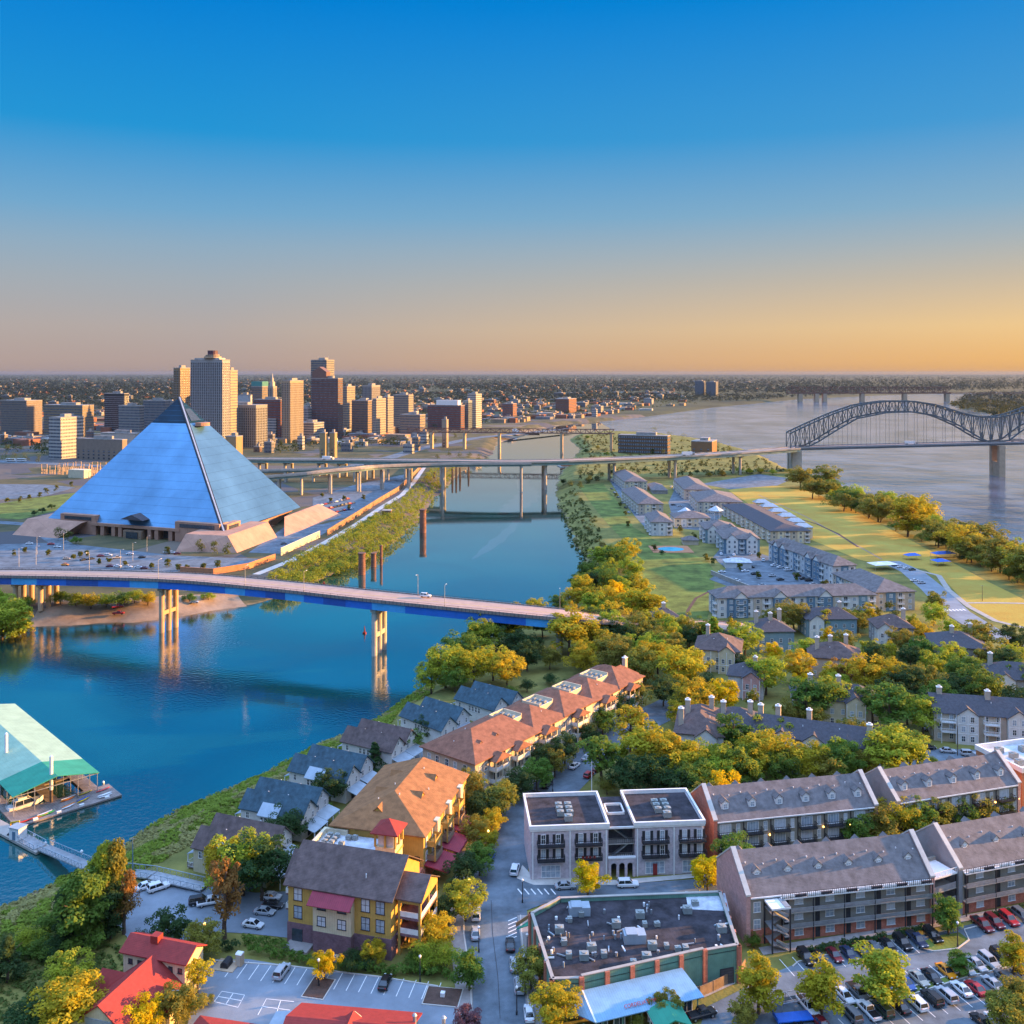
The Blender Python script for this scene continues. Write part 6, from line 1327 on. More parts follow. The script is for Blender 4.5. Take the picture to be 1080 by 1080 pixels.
townhouse('grey roofed house peeping over the trees by the bridge end', (690, 670), 10, 12, 10, 7, 'beige', 'dark_roof', 3.6, (), ((6, 5),), True)
# ------------------------------------------------------------------ blue and white apartments on the island
def apartment(label, loc, rz, w, d, h, walls, roof, rise, gab=(), lgab=(), hip=True, nfl=3, cap=False):
    t = thing('apartment_block', label, 'building', loc, rz, 'apartment blocks on the island')
    ax = 'x' if w >= d else 'y'
    shell(t, 0, w, 0, d, 0, h, walls[0])
    roof_hip(t, 0, w, 0, d, h, rise, roof, .7, .25, None, None, ax)
    fl = [.9 + (h - .4) / nfl * i for i in range(nfl)]
    def side(face, ln, gabs):
        n = max(2, int(ln / 4.2)); us = spread(0, ln, n)
        for i, u in enumerate(us):
            loc_, r_ = facexf(face, w, d, u, 0)
            if i % 3 == 1:
                mb = MB(); hh = ln / n / 2 - .1; mb.box(-hh, hh, -.35, 0, 0, h - .05); mb.build('bay_wall', M[walls[1 + (i // 3) % (len(walls) - 1)]], t, loc_, r_)
            off = .35 if i % 3 == 1 else 0
            for z in fl:
                l2, r2 = facexf(face, w, d, u, z, off)
                if i % 3 == 2: 
                    l3, _ = facexf(face, w, d, u - 1.5 if face != 'L' else u - 1.5, z - .3, .02); balcony(t, l3, r2, 3.0, 1.4, 'white_trim', 'white_trim'); link('balcony_door', win_mesh(2.0, 2.0, 'white_trim', 'glass', 2, 1, 'balcony_door'), t, l2, r2)
                else: link('window', win_mesh(1.6, 1.6, 'white_trim', rnd.choice(['glass', 'pale_glass', 'glass'])), t, l2, r2)
        for gx in gabs:
            l4, r4 = facexf(face, w, d, gx, 0); q = bpy.data.objects.new('gable_bay', None)
            mb = MB(); mb.ext([(-3.4, 0), (3.4, 0), (3.4, h), (0, h + 3.0), (-3.4, h)], -.9, 4.5, 'y'); b_ = mb.build('gable_bay', M['blue_wall' if len(gabs) % 2 else walls[1]], t, l4, r4)
            mb = MB(); mb.ext([(-3.3, h - .1), (3.3, h - .1), (0, h + 2.8)], -1.0, -.91, 'y'); mb.build('gable_panel', M['white_trim'], b_)
            mb = MB(); o = .5; mb.ext([(-3.4 - o, h - o * .88), (0, h + 3.0), (3.4 + o, h - o * .88), (3.4 + o, h - o * .88 + .22), (0, h + 3.25), (-3.4 - o, h - o * .88 + .22)], -1.4, 6.5, 'y'); mb.build('gable_roof', M[roof], b_)
            for z in fl:
                for s in (-1.7, 1.7): link('window', win_mesh(1.4, 1.6, 'white_trim', 'glass'), b_, (s, -.9, z))
    side('F', w, gab); side('L', d, lgab)
    if cap: side('R', d, ())
    return t
def at_px(px, py): p = P(px, py); return (p.x, p.y, 0)
a, b = P(757, 652), P(924, 648); rz = math.atan2(b.y - a.y, b.x - a.x)
apartment('long blue and white apartment block across the lower end of the lawn', (a.x, a.y, 0), rz, (b - a).xy.length, 14, 9.2, ('white_wall', 'blue_wall', 'beige', 'teal_wall'), 'grey_roof', 4.0, (11, 30, 52), (), True)
apartment('blue apartment block with hip roof turned towards the street bend', at_px(924, 645), R(8), 20, 44, 9.0, ('beige', 'blue_wall', 'white_wall'), 'grey_roof', 4.4, (), (), True)
apartment('long blue and white block with small gables beside the field', at_px(879, 618), R(12.7), 13.5, 72, 10.6, ('pale_wall', 'blue_wall', 'white_wall'), 'grey_roof', 4.0, (), (10, 19, 47, 56), True)
apartment('twin gabled blue block facing the car park', at_px(763.5, 584), R(-3), 22.5, 32, 9.4, ('blue_wall', 'white_wall', 'teal_wall'), 'grey_roof', 4.2, (5, 17.5), (), True)
apartment('twin gabled blue block behind the other twin gabled one', at_px(744, 573), R(-2), 22, 26, 9.4, ('teal_wall', 'white_wall', 'blue_wall'), 'grey_roof', 4.2, (5, 17.5), (), True)
apartment('pale blue block with plain front above the pool', at_px(687, 565), R(-1), 15, 38, 9.4, ('pale_wall', 'white_wall'), 'grey_roof', 4.0, (), (), True)
apartment('beige levee block, the one with its end towards the pale blue block', at_px(673.5, 543), R(2), 20, 92, 8.6, ('beige', 'cream_wall'), 'grey_roof', 4.6, (), (), True)
apartment('beige levee block, the one reaching to the motorway viaduct', at_px(659, 517.5), R(2), 22, 84, 8.6, ('beige', 'cream_wall'), 'grey_roof', 4.6, (), (), True)
apartment('beige block by the gravel lot under the viaduct', at_px(722, 527), R(-3), 24, 85, 9, ('beige', 'cream_wall'), 'grey_roof', 4.6, (), (), True)
apartment('brown roofed block between the gravel lot and the field', at_px(736, 541), R(-4), 36, 60, 9, ('beige', 'cream_wall'), 'grey_roof', 5.0, (), (), True)
apartment('clubhouse with white gazebo roofs above the pool', at_px(712, 556), R(0), 26, 22, 6.5, ('cream_wall', 'white_wall'), 'grey_roof', 4.0, (), (), True, 2)
apartment('long low block with pale turret roofs along the field', at_px(813, 573), R(2), 27, 128, 8, ('beige', 'cream_wall'), 'dark_roof', 3.0, (), (), True)
for k, (x, y) in enumerate([(846, 567), (838, 561), (829, 555), (820, 549.5), (811, 544), (803, 539.5)]):
    p = P(x, y); t = thing('turret', f'pale hipped turret, {nth(k + 1)} of the row from the lawn end along the field', 'turret', (p.x, p.y, 0), R(2), 'pale turrets of the long low block')
    shell(t, -6, 6, -4, 4, 0, 7.6, 'cream_wall'); roof_hip(t, -6, 6, -4, 4, 7.6, 2.6, 'steel', .6, .2, 3.8, 3.8, 'x')
for k, (x, y, lab) in enumerate([(723, 551, 'white gazebo roof on the clubhouse beside the pale blue block'), (755, 549, 'white gazebo roof on the clubhouse beside the gabled blocks')]):
    p = P(x, y); t = thing('gazebo', lab, 'gazebo', (p.x, p.y, 0)); mb = MB()
    for i in range(6): mb.bar((4 * math.cos(i * math.pi / 3), 4 * math.sin(i * math.pi / 3), 0), (4 * math.cos(i * math.pi / 3), 4 * math.sin(i * math.pi / 3), 8), .35, .35)
    mb.build('post', M['white_trim'], t); mb = MB(); mb.tube((0, 0, 8), (0, 0, 11.5), 6.2, 6, .4); mb.build('roof', M['white_flat'], t)
p = P(696, 519); t = thing('carport', 'low dark roofed garage block in the far apartment car park', 'garage', (p.x - 9, p.y - 14, 0), R(-2)); shell(t, 0, 14, 0, 52, 0, 3.2, 'grey_wall'); roof_hip(t, 0, 14, 0, 52, 3.2, 2.6, 'grey_roof', .6, .2, None, None, 'y')
p = P(778, 598); t = thing('maintenance_shed', 'small pale hip roofed shed at the edge of the lawn', 'shed', (p.x - 8, p.y - 4, 0), R(-4)); shell(t, 0, 15, 0, 9, 0, 3.4, 'pale_wall'); roof_hip(t, 0, 15, 0, 9, 3.4, 2.0, 'white_flat', .5, .2)
p = P(728, 574); t = thing('pool_house', 'small grey hip roofed pavilion beside the pool', 'pavilion', (p.x - 5, p.y - 3, 0)); shell(t, 0, 10, 0, 8, 0, 3, 'beige'); roof_hip(t, 0, 10, 0, 8, 3, 2.4, 'grey_roof', .6, .2)
p = P(707.5, 579.5); t = thing('swimming_pool', 'turquoise swimming pool on a pale deck above the lawn', 'pool', (p.x, p.y, .1)); mb = MB(); mb.box(-13, 13, -12, 12, 0, .15); mb.build('deck', M['terracotta'], t); mb = MB(); mb.prism([(8.5 * math.cos(a) , 7 * math.sin(a)) for a in [i * math.pi / 8 for i in range(16)]], .15, .22); mb.build('pool_water', mat('pool_water', (.05, .42, .55), .1, .1, .5), t)
wall_thing('long pale retaining wall above the lawn by the car park', [(750, 606), (768, 613.5), (790, 622)], 2.2, 'concrete')
# ------------------------------------------------------------------ foliage
nr_ = np.random.default_rng(4)
def leaf_mesh(name, cen, rad, per, size, up=.5, mats=None, clump_out=None):
    """many small bent leaf sprays scattered round clump centres"""
    n = len(cen); c = np.repeat(cen, per, 0); r = np.repeat(rad, per)
    d = nr_.normal(size=(n * per, 3)); d /= np.linalg.norm(d, axis=1, keepdims=True); d[:, 2] = np.where(d[:, 2] < -.35, -d[:, 2], d[:, 2])
    p = c + d * (r * nr_.uniform(.45, 1.05, n * per) ** .7)[:, None]
    nrm = d * .8 + nr_.normal(size=d.shape) * .45; nrm[:, 2] += up; nrm /= np.linalg.norm(nrm, axis=1, keepdims=True)
    a = np.cross(nrm, nr_.normal(size=d.shape)); a /= np.linalg.norm(a, axis=1, keepdims=True) + 1e-9; b = np.cross(nrm, a)
    s = (size * nr_.uniform(.6, 1.3, n * per))[:, None]
    q = np.stack([p - a * s * .9, p - b * s * .6 + nrm * s * .12, p + a * s * .9, p + b * s * .6 + nrm * s * .12], 1).reshape(-1, 3)
    me = bpy.data.meshes.new(name); m = n * per
    me.vertices.add(m * 4); me.vertices.foreach_set('co', q.ravel().astype(np.float32)); me.loops.add(m * 4); me.loops.foreach_set('vertex_index', np.arange(m * 4, dtype=np.int32))
    me.polygons.add(m); me.polygons.foreach_set('loop_start', np.arange(0, m * 4, 4, dtype=np.int32)); me.materials.append(mats or M['leaf']); me.update(calc_edges=True); me.validate(); return me
def crown_proto(shape, seed):
    g = np.random.default_rng(seed); n = {'round': 62, 'tall': 56, 'loose': 40, 'column': 60, 'cone': 50, 'bush': 40}[shape]
    d = g.normal(size=(n, 3)); d /= np.linalg.norm(d, axis=1, keepdims=True); rr = g.random(n) ** .38
    lob = 1 + .22 * np.sin(3 * np.arctan2(d[:, 1], d[:, 0]) + seed) + .15 * np.sin(5 * d[:, 2] + 2 * seed)
    rad = g.uniform(.75, 1.45, n)
    if shape == 'round': c = d * (rr * lob)[:, None] * np.array([4.1, 4.1, 3.5]); c[:, 2] = np.where(c[:, 2] < -2.6, c[:, 2] * .6, c[:, 2]) + 5.6
    elif shape == 'tall': c = d * (rr * lob)[:, None] * np.array([2.7, 2.7, 4.0]); c[:, 2] += 5.4; rad *= .9
    elif shape == 'loose': c = d * (rr * lob)[:, None] * np.array([2.7, 2.7, 3.3]); c[:, 2] += 6.4; rad *= g.uniform(.55, 1.0, n)
    elif shape == 'column': z = g.random(n); ra = 2.0 * np.sin(np.pi * np.clip(z * .85 + .12, 0, 1)) ** .6 * lob * np.sqrt(g.random(n)); th = g.random(n) * 6.28; c = np.stack([ra * np.cos(th), ra * np.sin(th), .9 + z * 8.2], 1); rad *= .75
    elif shape == 'cone': z = g.random(n) ** 1.3; ra = (1 - z) * 2.6 * np.sqrt(g.random(n)) + .15; th = g.random(n) * 6.28; c = np.stack([ra * np.cos(th), ra * np.sin(th), 1.0 + z * 8.3], 1); rad *= .75 * (1.15 - z * .6)
    else: c = d * (rr * lob)[:, None] * np.array([4.2, 4.2, 3.4]); c[:, 2] = np.abs(c[:, 2]) + 2.6; rad *= 1.25
    return leaf_mesh('crown', c, rad, 105 if shape != 'loose' else 80, .235, .45)
def trunk_proto(shape, seed):
    g = random.Random(seed); mb = MB(); top = {'round': 6.5, 'tall': 7, 'loose': 8.6, 'column': 7, 'cone': 7.5, 'bush': 3}[shape]
    k = [Vector((0, 0, -.6))]; 
    for i in range(1, 6): k.append(Vector((g.uniform(-.25, .25) * i / 3, g.uniform(-.25, .25) * i / 3, top * i / 5)))
    for i in range(5): mb.tube(k[i], k[i + 1], .30 * (1 - i / 6.5) + .02, 7, .30 * (1 - (i + 1) / 6.5) + .02)
    for i in range(7 if shape not in ('column', 'cone') else 3):
        a = g.random() * 6.28; z = top * g.uniform(.35, .75); l = g.uniform(1.6, 2.8); s = Vector((0, 0, z)); e = s + Vector((math.cos(a) * l, math.sin(a) * l, l * .75)); mb.tube(s, e, .11, 5, .04)
    return mb.mesh('trunk', M['bark'])
PROTO = {}
for sh, k in (('round', 4), ('tall', 3), ('loose', 3), ('column', 2), ('cone', 2), ('bush', 2)):
    PROTO[sh] = [(crown_proto(sh, 10 * i + len(sh)), trunk_proto(sh, i)) for i in range(k)]
TINT = {'gold': (.58, .50, .035), 'yellow': (.80, .62, .012), 'lime': (.44, .52, .05), 'green': (.17, .29, .045), 'dark': (.075, .145, .045), 'olive': (.34, .33, .055), 'rust': (.40, .22, .06), 'plum': (.28, .14, .16)}
CNAME = {'gold': 'golden', 'yellow': 'bright yellow', 'lime': 'lime green', 'green': 'green', 'dark': 'dark green', 'olive': 'olive green', 'rust': 'rusty brown', 'plum': 'pink flowering'}
SNAME = {'round': 'broad', 'tall': 'upright', 'loose': 'thin crowned', 'column': 'columnar', 'cone': 'pointed', 'bush': 'bushy'}
def stuff(name, label, cat, me, col): o = link(name, me, None, color=(*col, 1)); return tag(o, label, cat, kind='stuff')
SPECS = []
def tree(px, py, h, sh, col, label, group, wide=1.0):
    p = P(px, py, 0); t = thing('shrub' if sh == 'bush' else 'tree', label, 'shrub' if sh == 'bush' else 'tree', (p.x, p.y, gz(p.x, p.y) - .05), rnd.random() * 6.28, group)
    s = h / 10.0 * 1.08; c, tr = rnd.choice(PROTO[sh]); k = rnd.uniform(.88, 1.12); tc = TINT[col]; wide = wide * (1.16 if sh in ('round', 'loose', 'tall') else 1.0)
    link('foliage' if sh == 'bush' else 'crown', c, t, scale=(s * wide, s * wide, s), color=(tc[0] * k * rnd.uniform(.9, 1.12), tc[1] * k, tc[2] * k, 1)); link('stem' if sh == 'bush' else 'trunk', tr, t, scale=(s, s, s)); return t
def grove(area, group, items, sort=True): SPECS.append((area, group, list(items)))
def infill(k, poly, n, hs, cols, seed, gap=9):
    """more trees of a grove wherever the ground is open to the sky"""
    g = random.Random(seed); bpy.context.view_layer.update(); dg = bpy.context.evaluated_depsgraph_get(); its = SPECS[k][2]; got = 0
    a = np.array(poly, float)
    for _ in range(n * 30):
        if got >= n: break
        x, y = g.uniform(a[:, 0].min(), a[:, 0].max()), g.uniform(a[:, 1].min(), a[:, 1].max())
        if sdist(np.array([x]), np.array([y]), poly)[0] < 0: continue
        p = P(x, y)
        if any((P(i[0], i[1]) - p).length < gap for i in its): continue
        ok = True
        for dx, dy in ((0, 0), (3.4, 0), (-3.4, 0), (0, 3.4), (0, -3.4)):
            h, lo, no, ix, ob, mt = scene.ray_cast(dg, Vector((p.x + dx, p.y + dy, 90)), Vector((0, 0, -1)))
            if not h or not (ob.name.startswith('ground') or ob.name.startswith('levee_lawn')): ok = False; break
        if ok: its.append((x, y, g.uniform(*hs), g.choice(['round', 'round', 'round', 'loose', 'tall']), g.choice(cols), g.uniform(.85, 1.15))); got += 1

def plant():
    al = sorted([it[2] * F / P(it[0], it[1]).y for a, g, its in SPECS for it in its if it[3] != 'bush'], reverse=True); cut = al[297] if len(al) > 297 else 0
    small = []
    for area, group, items in SPECS:
        keep = sorted(i for i in items if i[3] == 'bush' or i[2] * F / P(i[0], i[1]).y >= cut); small += [i for i in items if i not in keep]
        seen = {}
        for it in keep:
            k = (it[3], it[4]); seen[k] = seen.get(k, 0) + 1; n = sum(1 for j in keep if (j[3], j[4]) == k)
            lab = f'{CNAME[it[4]]} {SNAME[it[3]]} {"shrub" if it[3] == "bush" else "tree"} {area[0]}' + (f', {nth(seen[k])} such from {area[1]}' if n > 1 else '')
            tree(*it[:5], lab, group, it[5] if len(it) > 5 else 1.0)
    cs, rs = [], []
    for it in small:
        p = P(it[0], it[1]); s = it[2] / 10
        for k in range(9): a = rnd.random() * 6.28; q = rnd.random() * 2.6 * s; cs.append((p.x + q * math.cos(a), p.y + q * math.sin(a), gz(p.x, p.y) + s * rnd.uniform(2.0, 8.0))); rs.append(2.1 * s)
    if cs: stuff('distant_trees', 'small far trees dotted about the city streets and car parks', 'trees', leaf_mesh('distant_trees', np.array(cs), np.array(rs), 34, .5), (.17, .19, .04))
r_, t_, l_, c_, k_, b_ = 'round', 'tall', 'loose', 'column', 'cone', 'bush'
grove(('by the marina bank', 'the water'), 'trees at the marina bank', [(86, 1005, 15, c_, 'green', 1.15), (104, 990, 14, c_, 'green', 1.0), (110, 985, 18, c_, 'lime', .7), (121, 983, 18, c_, 'olive', .7), (131, 985, 12, l_, 'rust', .6), (72, 998, 12, c_, 'dark', 1.1), (116, 990, 11, c_, 'dark', 1.1), (178, 1004, 8, r_, 'dark', .9), (213, 1012, 7, r_, 'olive'), (237, 990, 15, l_, 'rust', .65), (256, 945, 14, r_, 'lime', .9), (276, 950, 13, r_, 'dark'), (236, 940, 11, r_, 'gold', .8)])
grove(('in the restaurant garden', 'the water'), 'trees round the restaurant', [(75, 1098, 10, r_, 'gold', 1.2), (28, 1100, 9, b_, 'dark', 1.2), (110, 1092, 7, b_, 'gold'), (72, 1050, 7.5, r_, 'lime'), (8, 1036, 8.5, k_, 'dark', 1.3), (208, 1050, 7, l_, 'gold', 1.1), (187, 1083, 7, r_, 'olive', 1.1), (150, 1098, 7.5, r_, 'yellow'), (97, 1055, 3.6, b_, 'green'), (112, 1048, 3, b_, 'lime'), (60, 1068, 4, b_, 'dark'), (45, 1012, 5, b_, 'green', 1.3), (30, 1003, 6, b_, 'lime', 1.2), (15, 1015, 5, b_, 'green'), (52, 992, 7, b_, 'green', 1.2), (150, 1000, 4.5, b_, 'dark'), (162, 1003, 3.6, b_, 'dark'), (215, 1062, 3.2, b_, 'olive'), (60, 1012, 6, b_, 'dark'), (203, 1065, 2.8, b_, 'green')])
grove(('beside the yellow buildings', 'the water'), 'trees beside the yellow buildings', [(342, 1033, 5, r_, 'yellow'), (393, 1018, 4.6, r_, 'gold'), (460, 1004, 7, r_, 'gold', 1.0), (470, 1022, 6, b_, 'lime', 1.0), (448, 1020, 6.5, b_, 'lime'), (437, 1022, 4.5, b_, 'green'), (372, 1022, 5, b_, 'dark'), (386, 1024, 3.4, b_, 'dark'), (466, 976, 6.5, r_, 'dark'), (491, 972, 8, r_, 'lime'), (491, 938, 7.5, r_, 'dark'), (506, 924, 7, r_, 'green'), (520, 882, 6.5, r_, 'gold'), (478, 945, 4.5, b_, 'dark'), (516, 898, 5, r_, 'gold'), (495, 1045, 7.5, t_, 'green'), (492, 1095, 5, r_, 'plum'), (455, 992, 5, b_, 'green'), (500, 893, 7, r_, 'olive')])
grove(('by the black roofed shop', 'the street'), 'trees round the shop', [(560, 1044, 7, r_, 'olive'), (587, 1090, 8, r_, 'gold'), (703, 1079, 5.2, r_, 'olive'), (620, 946, 7, r_, 'yellow', 1.0), (746, 942, 7.5, r_, 'yellow', .95), (776, 928, 9.5, r_, 'green', .9), (800, 1070, 9.5, t_, 'gold', 1.1), (784, 1084, 5, r_, 'olive'), (670, 1083, 4, b_, 'olive')])
grove(('in the row house car park', 'the shop'), 'trees in the row house car park', [(866, 1070, 9.5, t_, 'gold', 1.05), (932, 1062, 10, t_, 'lime', 1.3), (1012, 1030, 4.6, t_, 'green', 1.2), (1069, 1030, 7.5, t_, 'gold', 1.0), (1000, 986, 7.5, t_, 'green', 1.0), (1079, 1080, 8, r_, 'olive'), (1062, 1092, 7, r_, 'olive')])
grove(('between the terraces', 'the shop'), 'trees between the terraces', [(808, 903, 5, b_, 'dark'), (835, 898, 4.5, b_, 'green'), (860, 892, 5.5, r_, 'dark'), (880, 890, 4.5, b_, 'green'), (905, 897, 9, r_, 'green'), (925, 894, 10, r_, 'olive'), (945, 889, 10.5, r_, 'gold'), (964, 886, 10, r_, 'green'), (984, 880, 10, r_, 'olive'), (1010, 875, 9, r_, 'green'), (1032, 870, 9, r_, 'olive'), (1053, 865, 7.5, r_, 'green'), (796, 985, 4.5, b_, 'dark'), (806, 990, 4, b_, 'olive'), (795, 1000, 3.6, b_, 'green')])
grove(('behind the rear terraces', 'the brick block'), 'trees behind the rear terraces', [(763, 858, 10, r_, 'yellow'), (745, 862, 9, r_, 'olive'), (782, 836, 12, r_, 'green'), (800, 826, 12.5, r_, 'gold'), (818, 822, 12.5, r_, 'gold'), (755, 842, 10, r_, 'lime'), (735, 850, 11, r_, 'green'), (715, 852, 10, r_, 'dark'), (854, 828, 12, r_, 'gold'), (872, 834, 10, r_, 'olive'), (888, 829, 11.5, r_, 'green'), (926, 826, 13, l_, 'lime', 1.2), (944, 822, 14, r_, 'lime', 1.2), (960, 820, 12.5, l_, 'green', 1.2), (690, 842, 11, r_, 'dark'), (700, 828, 13.5, r_, 'gold'), (724, 834, 13, r_, 'gold'), (745, 822, 10, r_, 'lime'), (905, 822, 9, r_, 'olive'), (984, 812, 5, b_, 'green')])
grove(('above the brick block', 'the condominium corner'), 'street trees above the brick block', [(490, 856, 10.5, r_, 'olive'), (512, 872, 8.5, r_, 'dark'), (528, 862, 9.5, r_, 'olive'), (546, 845, 8.5, r_, 'dark'), (566, 834, 8.5, r_, 'green'), (572, 818, 8.5, r_, 'dark'), (596, 808, 9, r_, 'dark'), (585, 820, 7.5, r_, 'olive'), (634, 830, 14, l_, 'green', 1.1), (665, 793, 12.5, l_, 'gold', 1.3), (680, 820, 14, l_, 'gold', 1.3), (662, 840, 10, r_, 'dark'), (640, 838, 6, b_, 'olive'), (620, 788, 7, r_, 'dark'), (636, 775, 8, r_, 'green'), (652, 762, 9, r_, 'dark'), (668, 752, 10, r_, 'olive'), (480, 840, 6, b_, 'dark'), (655, 812, 9, l_, 'lime'), (502, 850, 6, b_, 'dark')])
grove(('between the bank houses', 'the marina'), 'trees between the bank houses', [(348, 848, 8.5, r_, 'dark'), (305, 890, 8.5, r_, 'dark'), (395, 814, 8.5, k_, 'dark', 1.3), (432, 797, 7.5, r_, 'green'), (452, 780, 7.5, r_, 'dark'), (366, 838, 6, b_, 'green'), (320, 882, 6, b_, 'dark'), (412, 806, 6, b_, 'dark'), (475, 768, 6, b_, 'dark'), (286, 905, 8, r_, 'dark'), (338, 862, 5.5, b_, 'green'), (380, 826, 5, b_, 'olive')])
grove(('where the blue bridge lands', 'the water'), 'trees where the blue bridge lands', [(455, 724, 12, r_, 'lime'), (470, 722, 15, r_, 'lime'), (488, 704, 16, r_, 'green'), (508, 692, 16, r_, 'lime'), (526, 684, 15, r_, 'green'), (543, 695, 12, r_, 'dark'), (500, 724, 13, r_, 'gold'), (520, 718, 12, r_, 'lime'), (535, 725, 12, r_, 'gold'), (556, 708, 11, r_, 'dark'), (546, 672, 14, t_, 'gold'), (562, 694, 9, r_, 'dark'), (600, 694, 18, l_, 'gold', 1.5), (580, 706, 8.5, r_, 'olive'), (615, 714, 11, r_, 'gold'), (635, 688, 13, r_, 'dark'), (652, 714, 13, r_, 'olive'), (678, 724, 13, r_, 'olive'), (678, 686, 14, r_, 'olive'), (580, 722, 5.5, b_, 'dark'), (556, 730, 6, b_, 'dark'), (600, 726, 5, b_, 'dark'), (540, 738, 6, b_, 'green'), (572, 672, 10, r_, 'dark'), (480, 730, 9, r_, 'green'), (622, 688, 14, r_, 'gold'), (645, 681, 14, r_, 'lime'), (668, 677, 13, r_, 'olive'), (690, 676, 13, r_, 'gold'), (708, 678, 12, r_, 'lime'), (724, 677, 11, r_, 'olive'), (742, 675, 9, r_, 'green'), (620, 690, 12, r_, 'gold'), (660, 690, 11, r_, 'dark')])
grove(('on the channel bank', 'the water'), 'trees on the channel bank', [(545, 652, 8.5, r_, 'lime'), (565, 652, 9.5, r_, 'gold'), (590, 648, 9, r_, 'green'), (604, 642, 10, r_, 'gold'), (620, 644, 11, r_, 'gold'), (612, 612, 11, r_, 'green'), (622, 606, 13, r_, 'green'), (636, 598, 14, r_, 'lime'), (650, 603, 15, r_, 'green'), (662, 594, 14, r_, 'gold'), (640, 620, 14, r_, 'green'), (665, 614, 13, r_, 'lime'), (625, 622, 12, r_, 'dark'), (648, 642, 13, t_, 'yellow'), (684, 654, 15, t_, 'gold', 1.2), (666, 652, 13, r_, 'gold'), (660, 630, 13, r_, 'green'), (672, 632, 12, r_, 'gold'), (640, 652, 14, r_, 'gold', .9), (627, 656, 13, r_, 'lime')])
grove(('under the motorway', 'the water'), 'trees under the motorway', [(602, 515, 11, r_, 'dark'), (612, 518, 11, r_, 'green'), (622, 512, 12, r_, 'dark'), (633, 506, 13, r_, 'dark'), (612, 503, 10, r_, 'green'), (594, 508, 8, b_, 'dark'), (645, 500, 7, b_, 'dark'), (655, 499, 8, r_, 'dark'), (668, 498, 8, r_, 'dark'), (680, 498, 7, b_, 'dark'), (748, 503, 7, b_, 'olive'), (762, 502, 8, b_, 'olive'), (735, 500, 7, b_, 'dark'), (790, 500, 9, b_, 'lime'), (802, 500, 9, b_, 'gold'), (815, 501, 9, b_, 'lime'), (780, 498, 8, b_, 'lime')])
grove(('among the townhouses', 'the blue bridge'), 'trees among the upper townhouses', [(690, 694, 13, r_, 'olive'), (682, 716, 13, r_, 'gold'), (716, 726, 14, r_, 'gold', 1.2), (752, 684, 13, k_, 'lime', 1.5), (786, 692, 12.5, r_, 'lime'), (770, 690, 9, r_, 'dark'), (727, 684, 9.5, r_, 'dark'), (808, 733, 13.5, r_, 'lime'), (842, 722, 12, r_, 'gold'), (852, 702, 10, r_, 'lime'), (837, 666, 13, r_, 'olive', 1.2), (815, 664, 9, r_, 'olive'), (878, 725, 9, r_, 'gold'), (893, 726, 10, r_, 'rust'), (912, 733, 13.5, r_, 'gold'), (936, 732, 12.5, r_, 'gold'), (733, 758, 12.5, r_, 'gold'), (762, 752, 11, r_, 'yellow'), (700, 745, 10, r_, 'dark'), (745, 735, 8, r_, 'dark'), (890, 664, 9, r_, 'olive'), (905, 668, 9, r_, 'olive'), (890, 692, 10, r_, 'olive'), (922, 710, 11, r_, 'dark'), (870, 700, 9, r_, 'green'), (706, 700, 12, r_, 'olive'), (720, 756, 9, r_, 'olive'), (785, 712, 8, r_, 'dark')])
grove(('by the street bend', 'the townhouses'), 'trees in the wood by the street bend', [(950, 692, 11, r_, 'olive'), (972, 680, 10, r_, 'gold'), (1003, 708, 10.5, r_, 'lime'), (983, 716, 10.5, r_, 'lime'), (1030, 692, 13.5, r_, 'olive', 1.25), (1010, 752, 12.5, r_, 'dark'), (958, 740, 12, r_, 'dark'), (1030, 752, 15, r_, 'green'), (1070, 692, 12, r_, 'dark'), (1060, 722, 12.5, r_, 'dark'), (1076, 765, 12, r_, 'dark'), (1055, 780, 9, r_, 'rust'), (938, 776, 15, l_, 'green', 1.3), (920, 768, 13, l_, 'green', 1.2), (973, 776, 12, r_, 'lime'), (990, 758, 12, r_, 'green'), (935, 700, 9, r_, 'gold'), (1045, 708, 10, r_, 'olive'), (1015, 725, 11, r_, 'green'), (1000, 770, 8, r_, 'rust'), (975, 735, 11, r_, 'olive'), (1075, 735, 12, r_, 'green'), (1025, 775, 8, r_, 'dark'), (960, 706, 9, r_, 'dark')])
grove(('by the dormered townhouses', 'the street'), 'trees by the dormered townhouses', [(774, 806, 14, l_, 'green', 1.2), (770, 834, 12, r_, 'lime'), (818, 800, 12, r_, 'lime'), (804, 818, 11.5, r_, 'gold'), (850, 766, 14, l_, 'green', 1.3), (866, 764, 14, l_, 'green', 1.2), (880, 760, 14, l_, 'lime', 1.2), (833, 768, 9, r_, 'olive'), (900, 790, 9, r_, 'olive'), (756, 820, 8, r_, 'dark'), (838, 806, 6, b_, 'dark'), (950, 795, 8, r_, 'dark')])
belt = []
for i in range(30):
    f = i / 29; x = 846 + f * 262; y0 = 511 + (x - 846) * .415 + 8 * math.sin(i * 1.7); belt.append((x + rnd.uniform(-3, 3), y0 + rnd.uniform(-3, 4), rnd.uniform(15, 21) + (5 if 945 < x < 985 else 0), rnd.choice([r_, r_, t_, b_]), rnd.choice(['gold', 'olive', 'olive', 'lime', 'gold', 'olive']), rnd.uniform(1.1, 1.4)))
for i in range(20):
    f = i / 19; x = 852 + f * 250; belt.append((x + rnd.uniform(-4, 4), 518 + (x - 852) * .43 + rnd.uniform(-2, 3), rnd.uniform(8, 14), b_, rnd.choice(['olive', 'green', 'dark', 'olive']), 1.2))
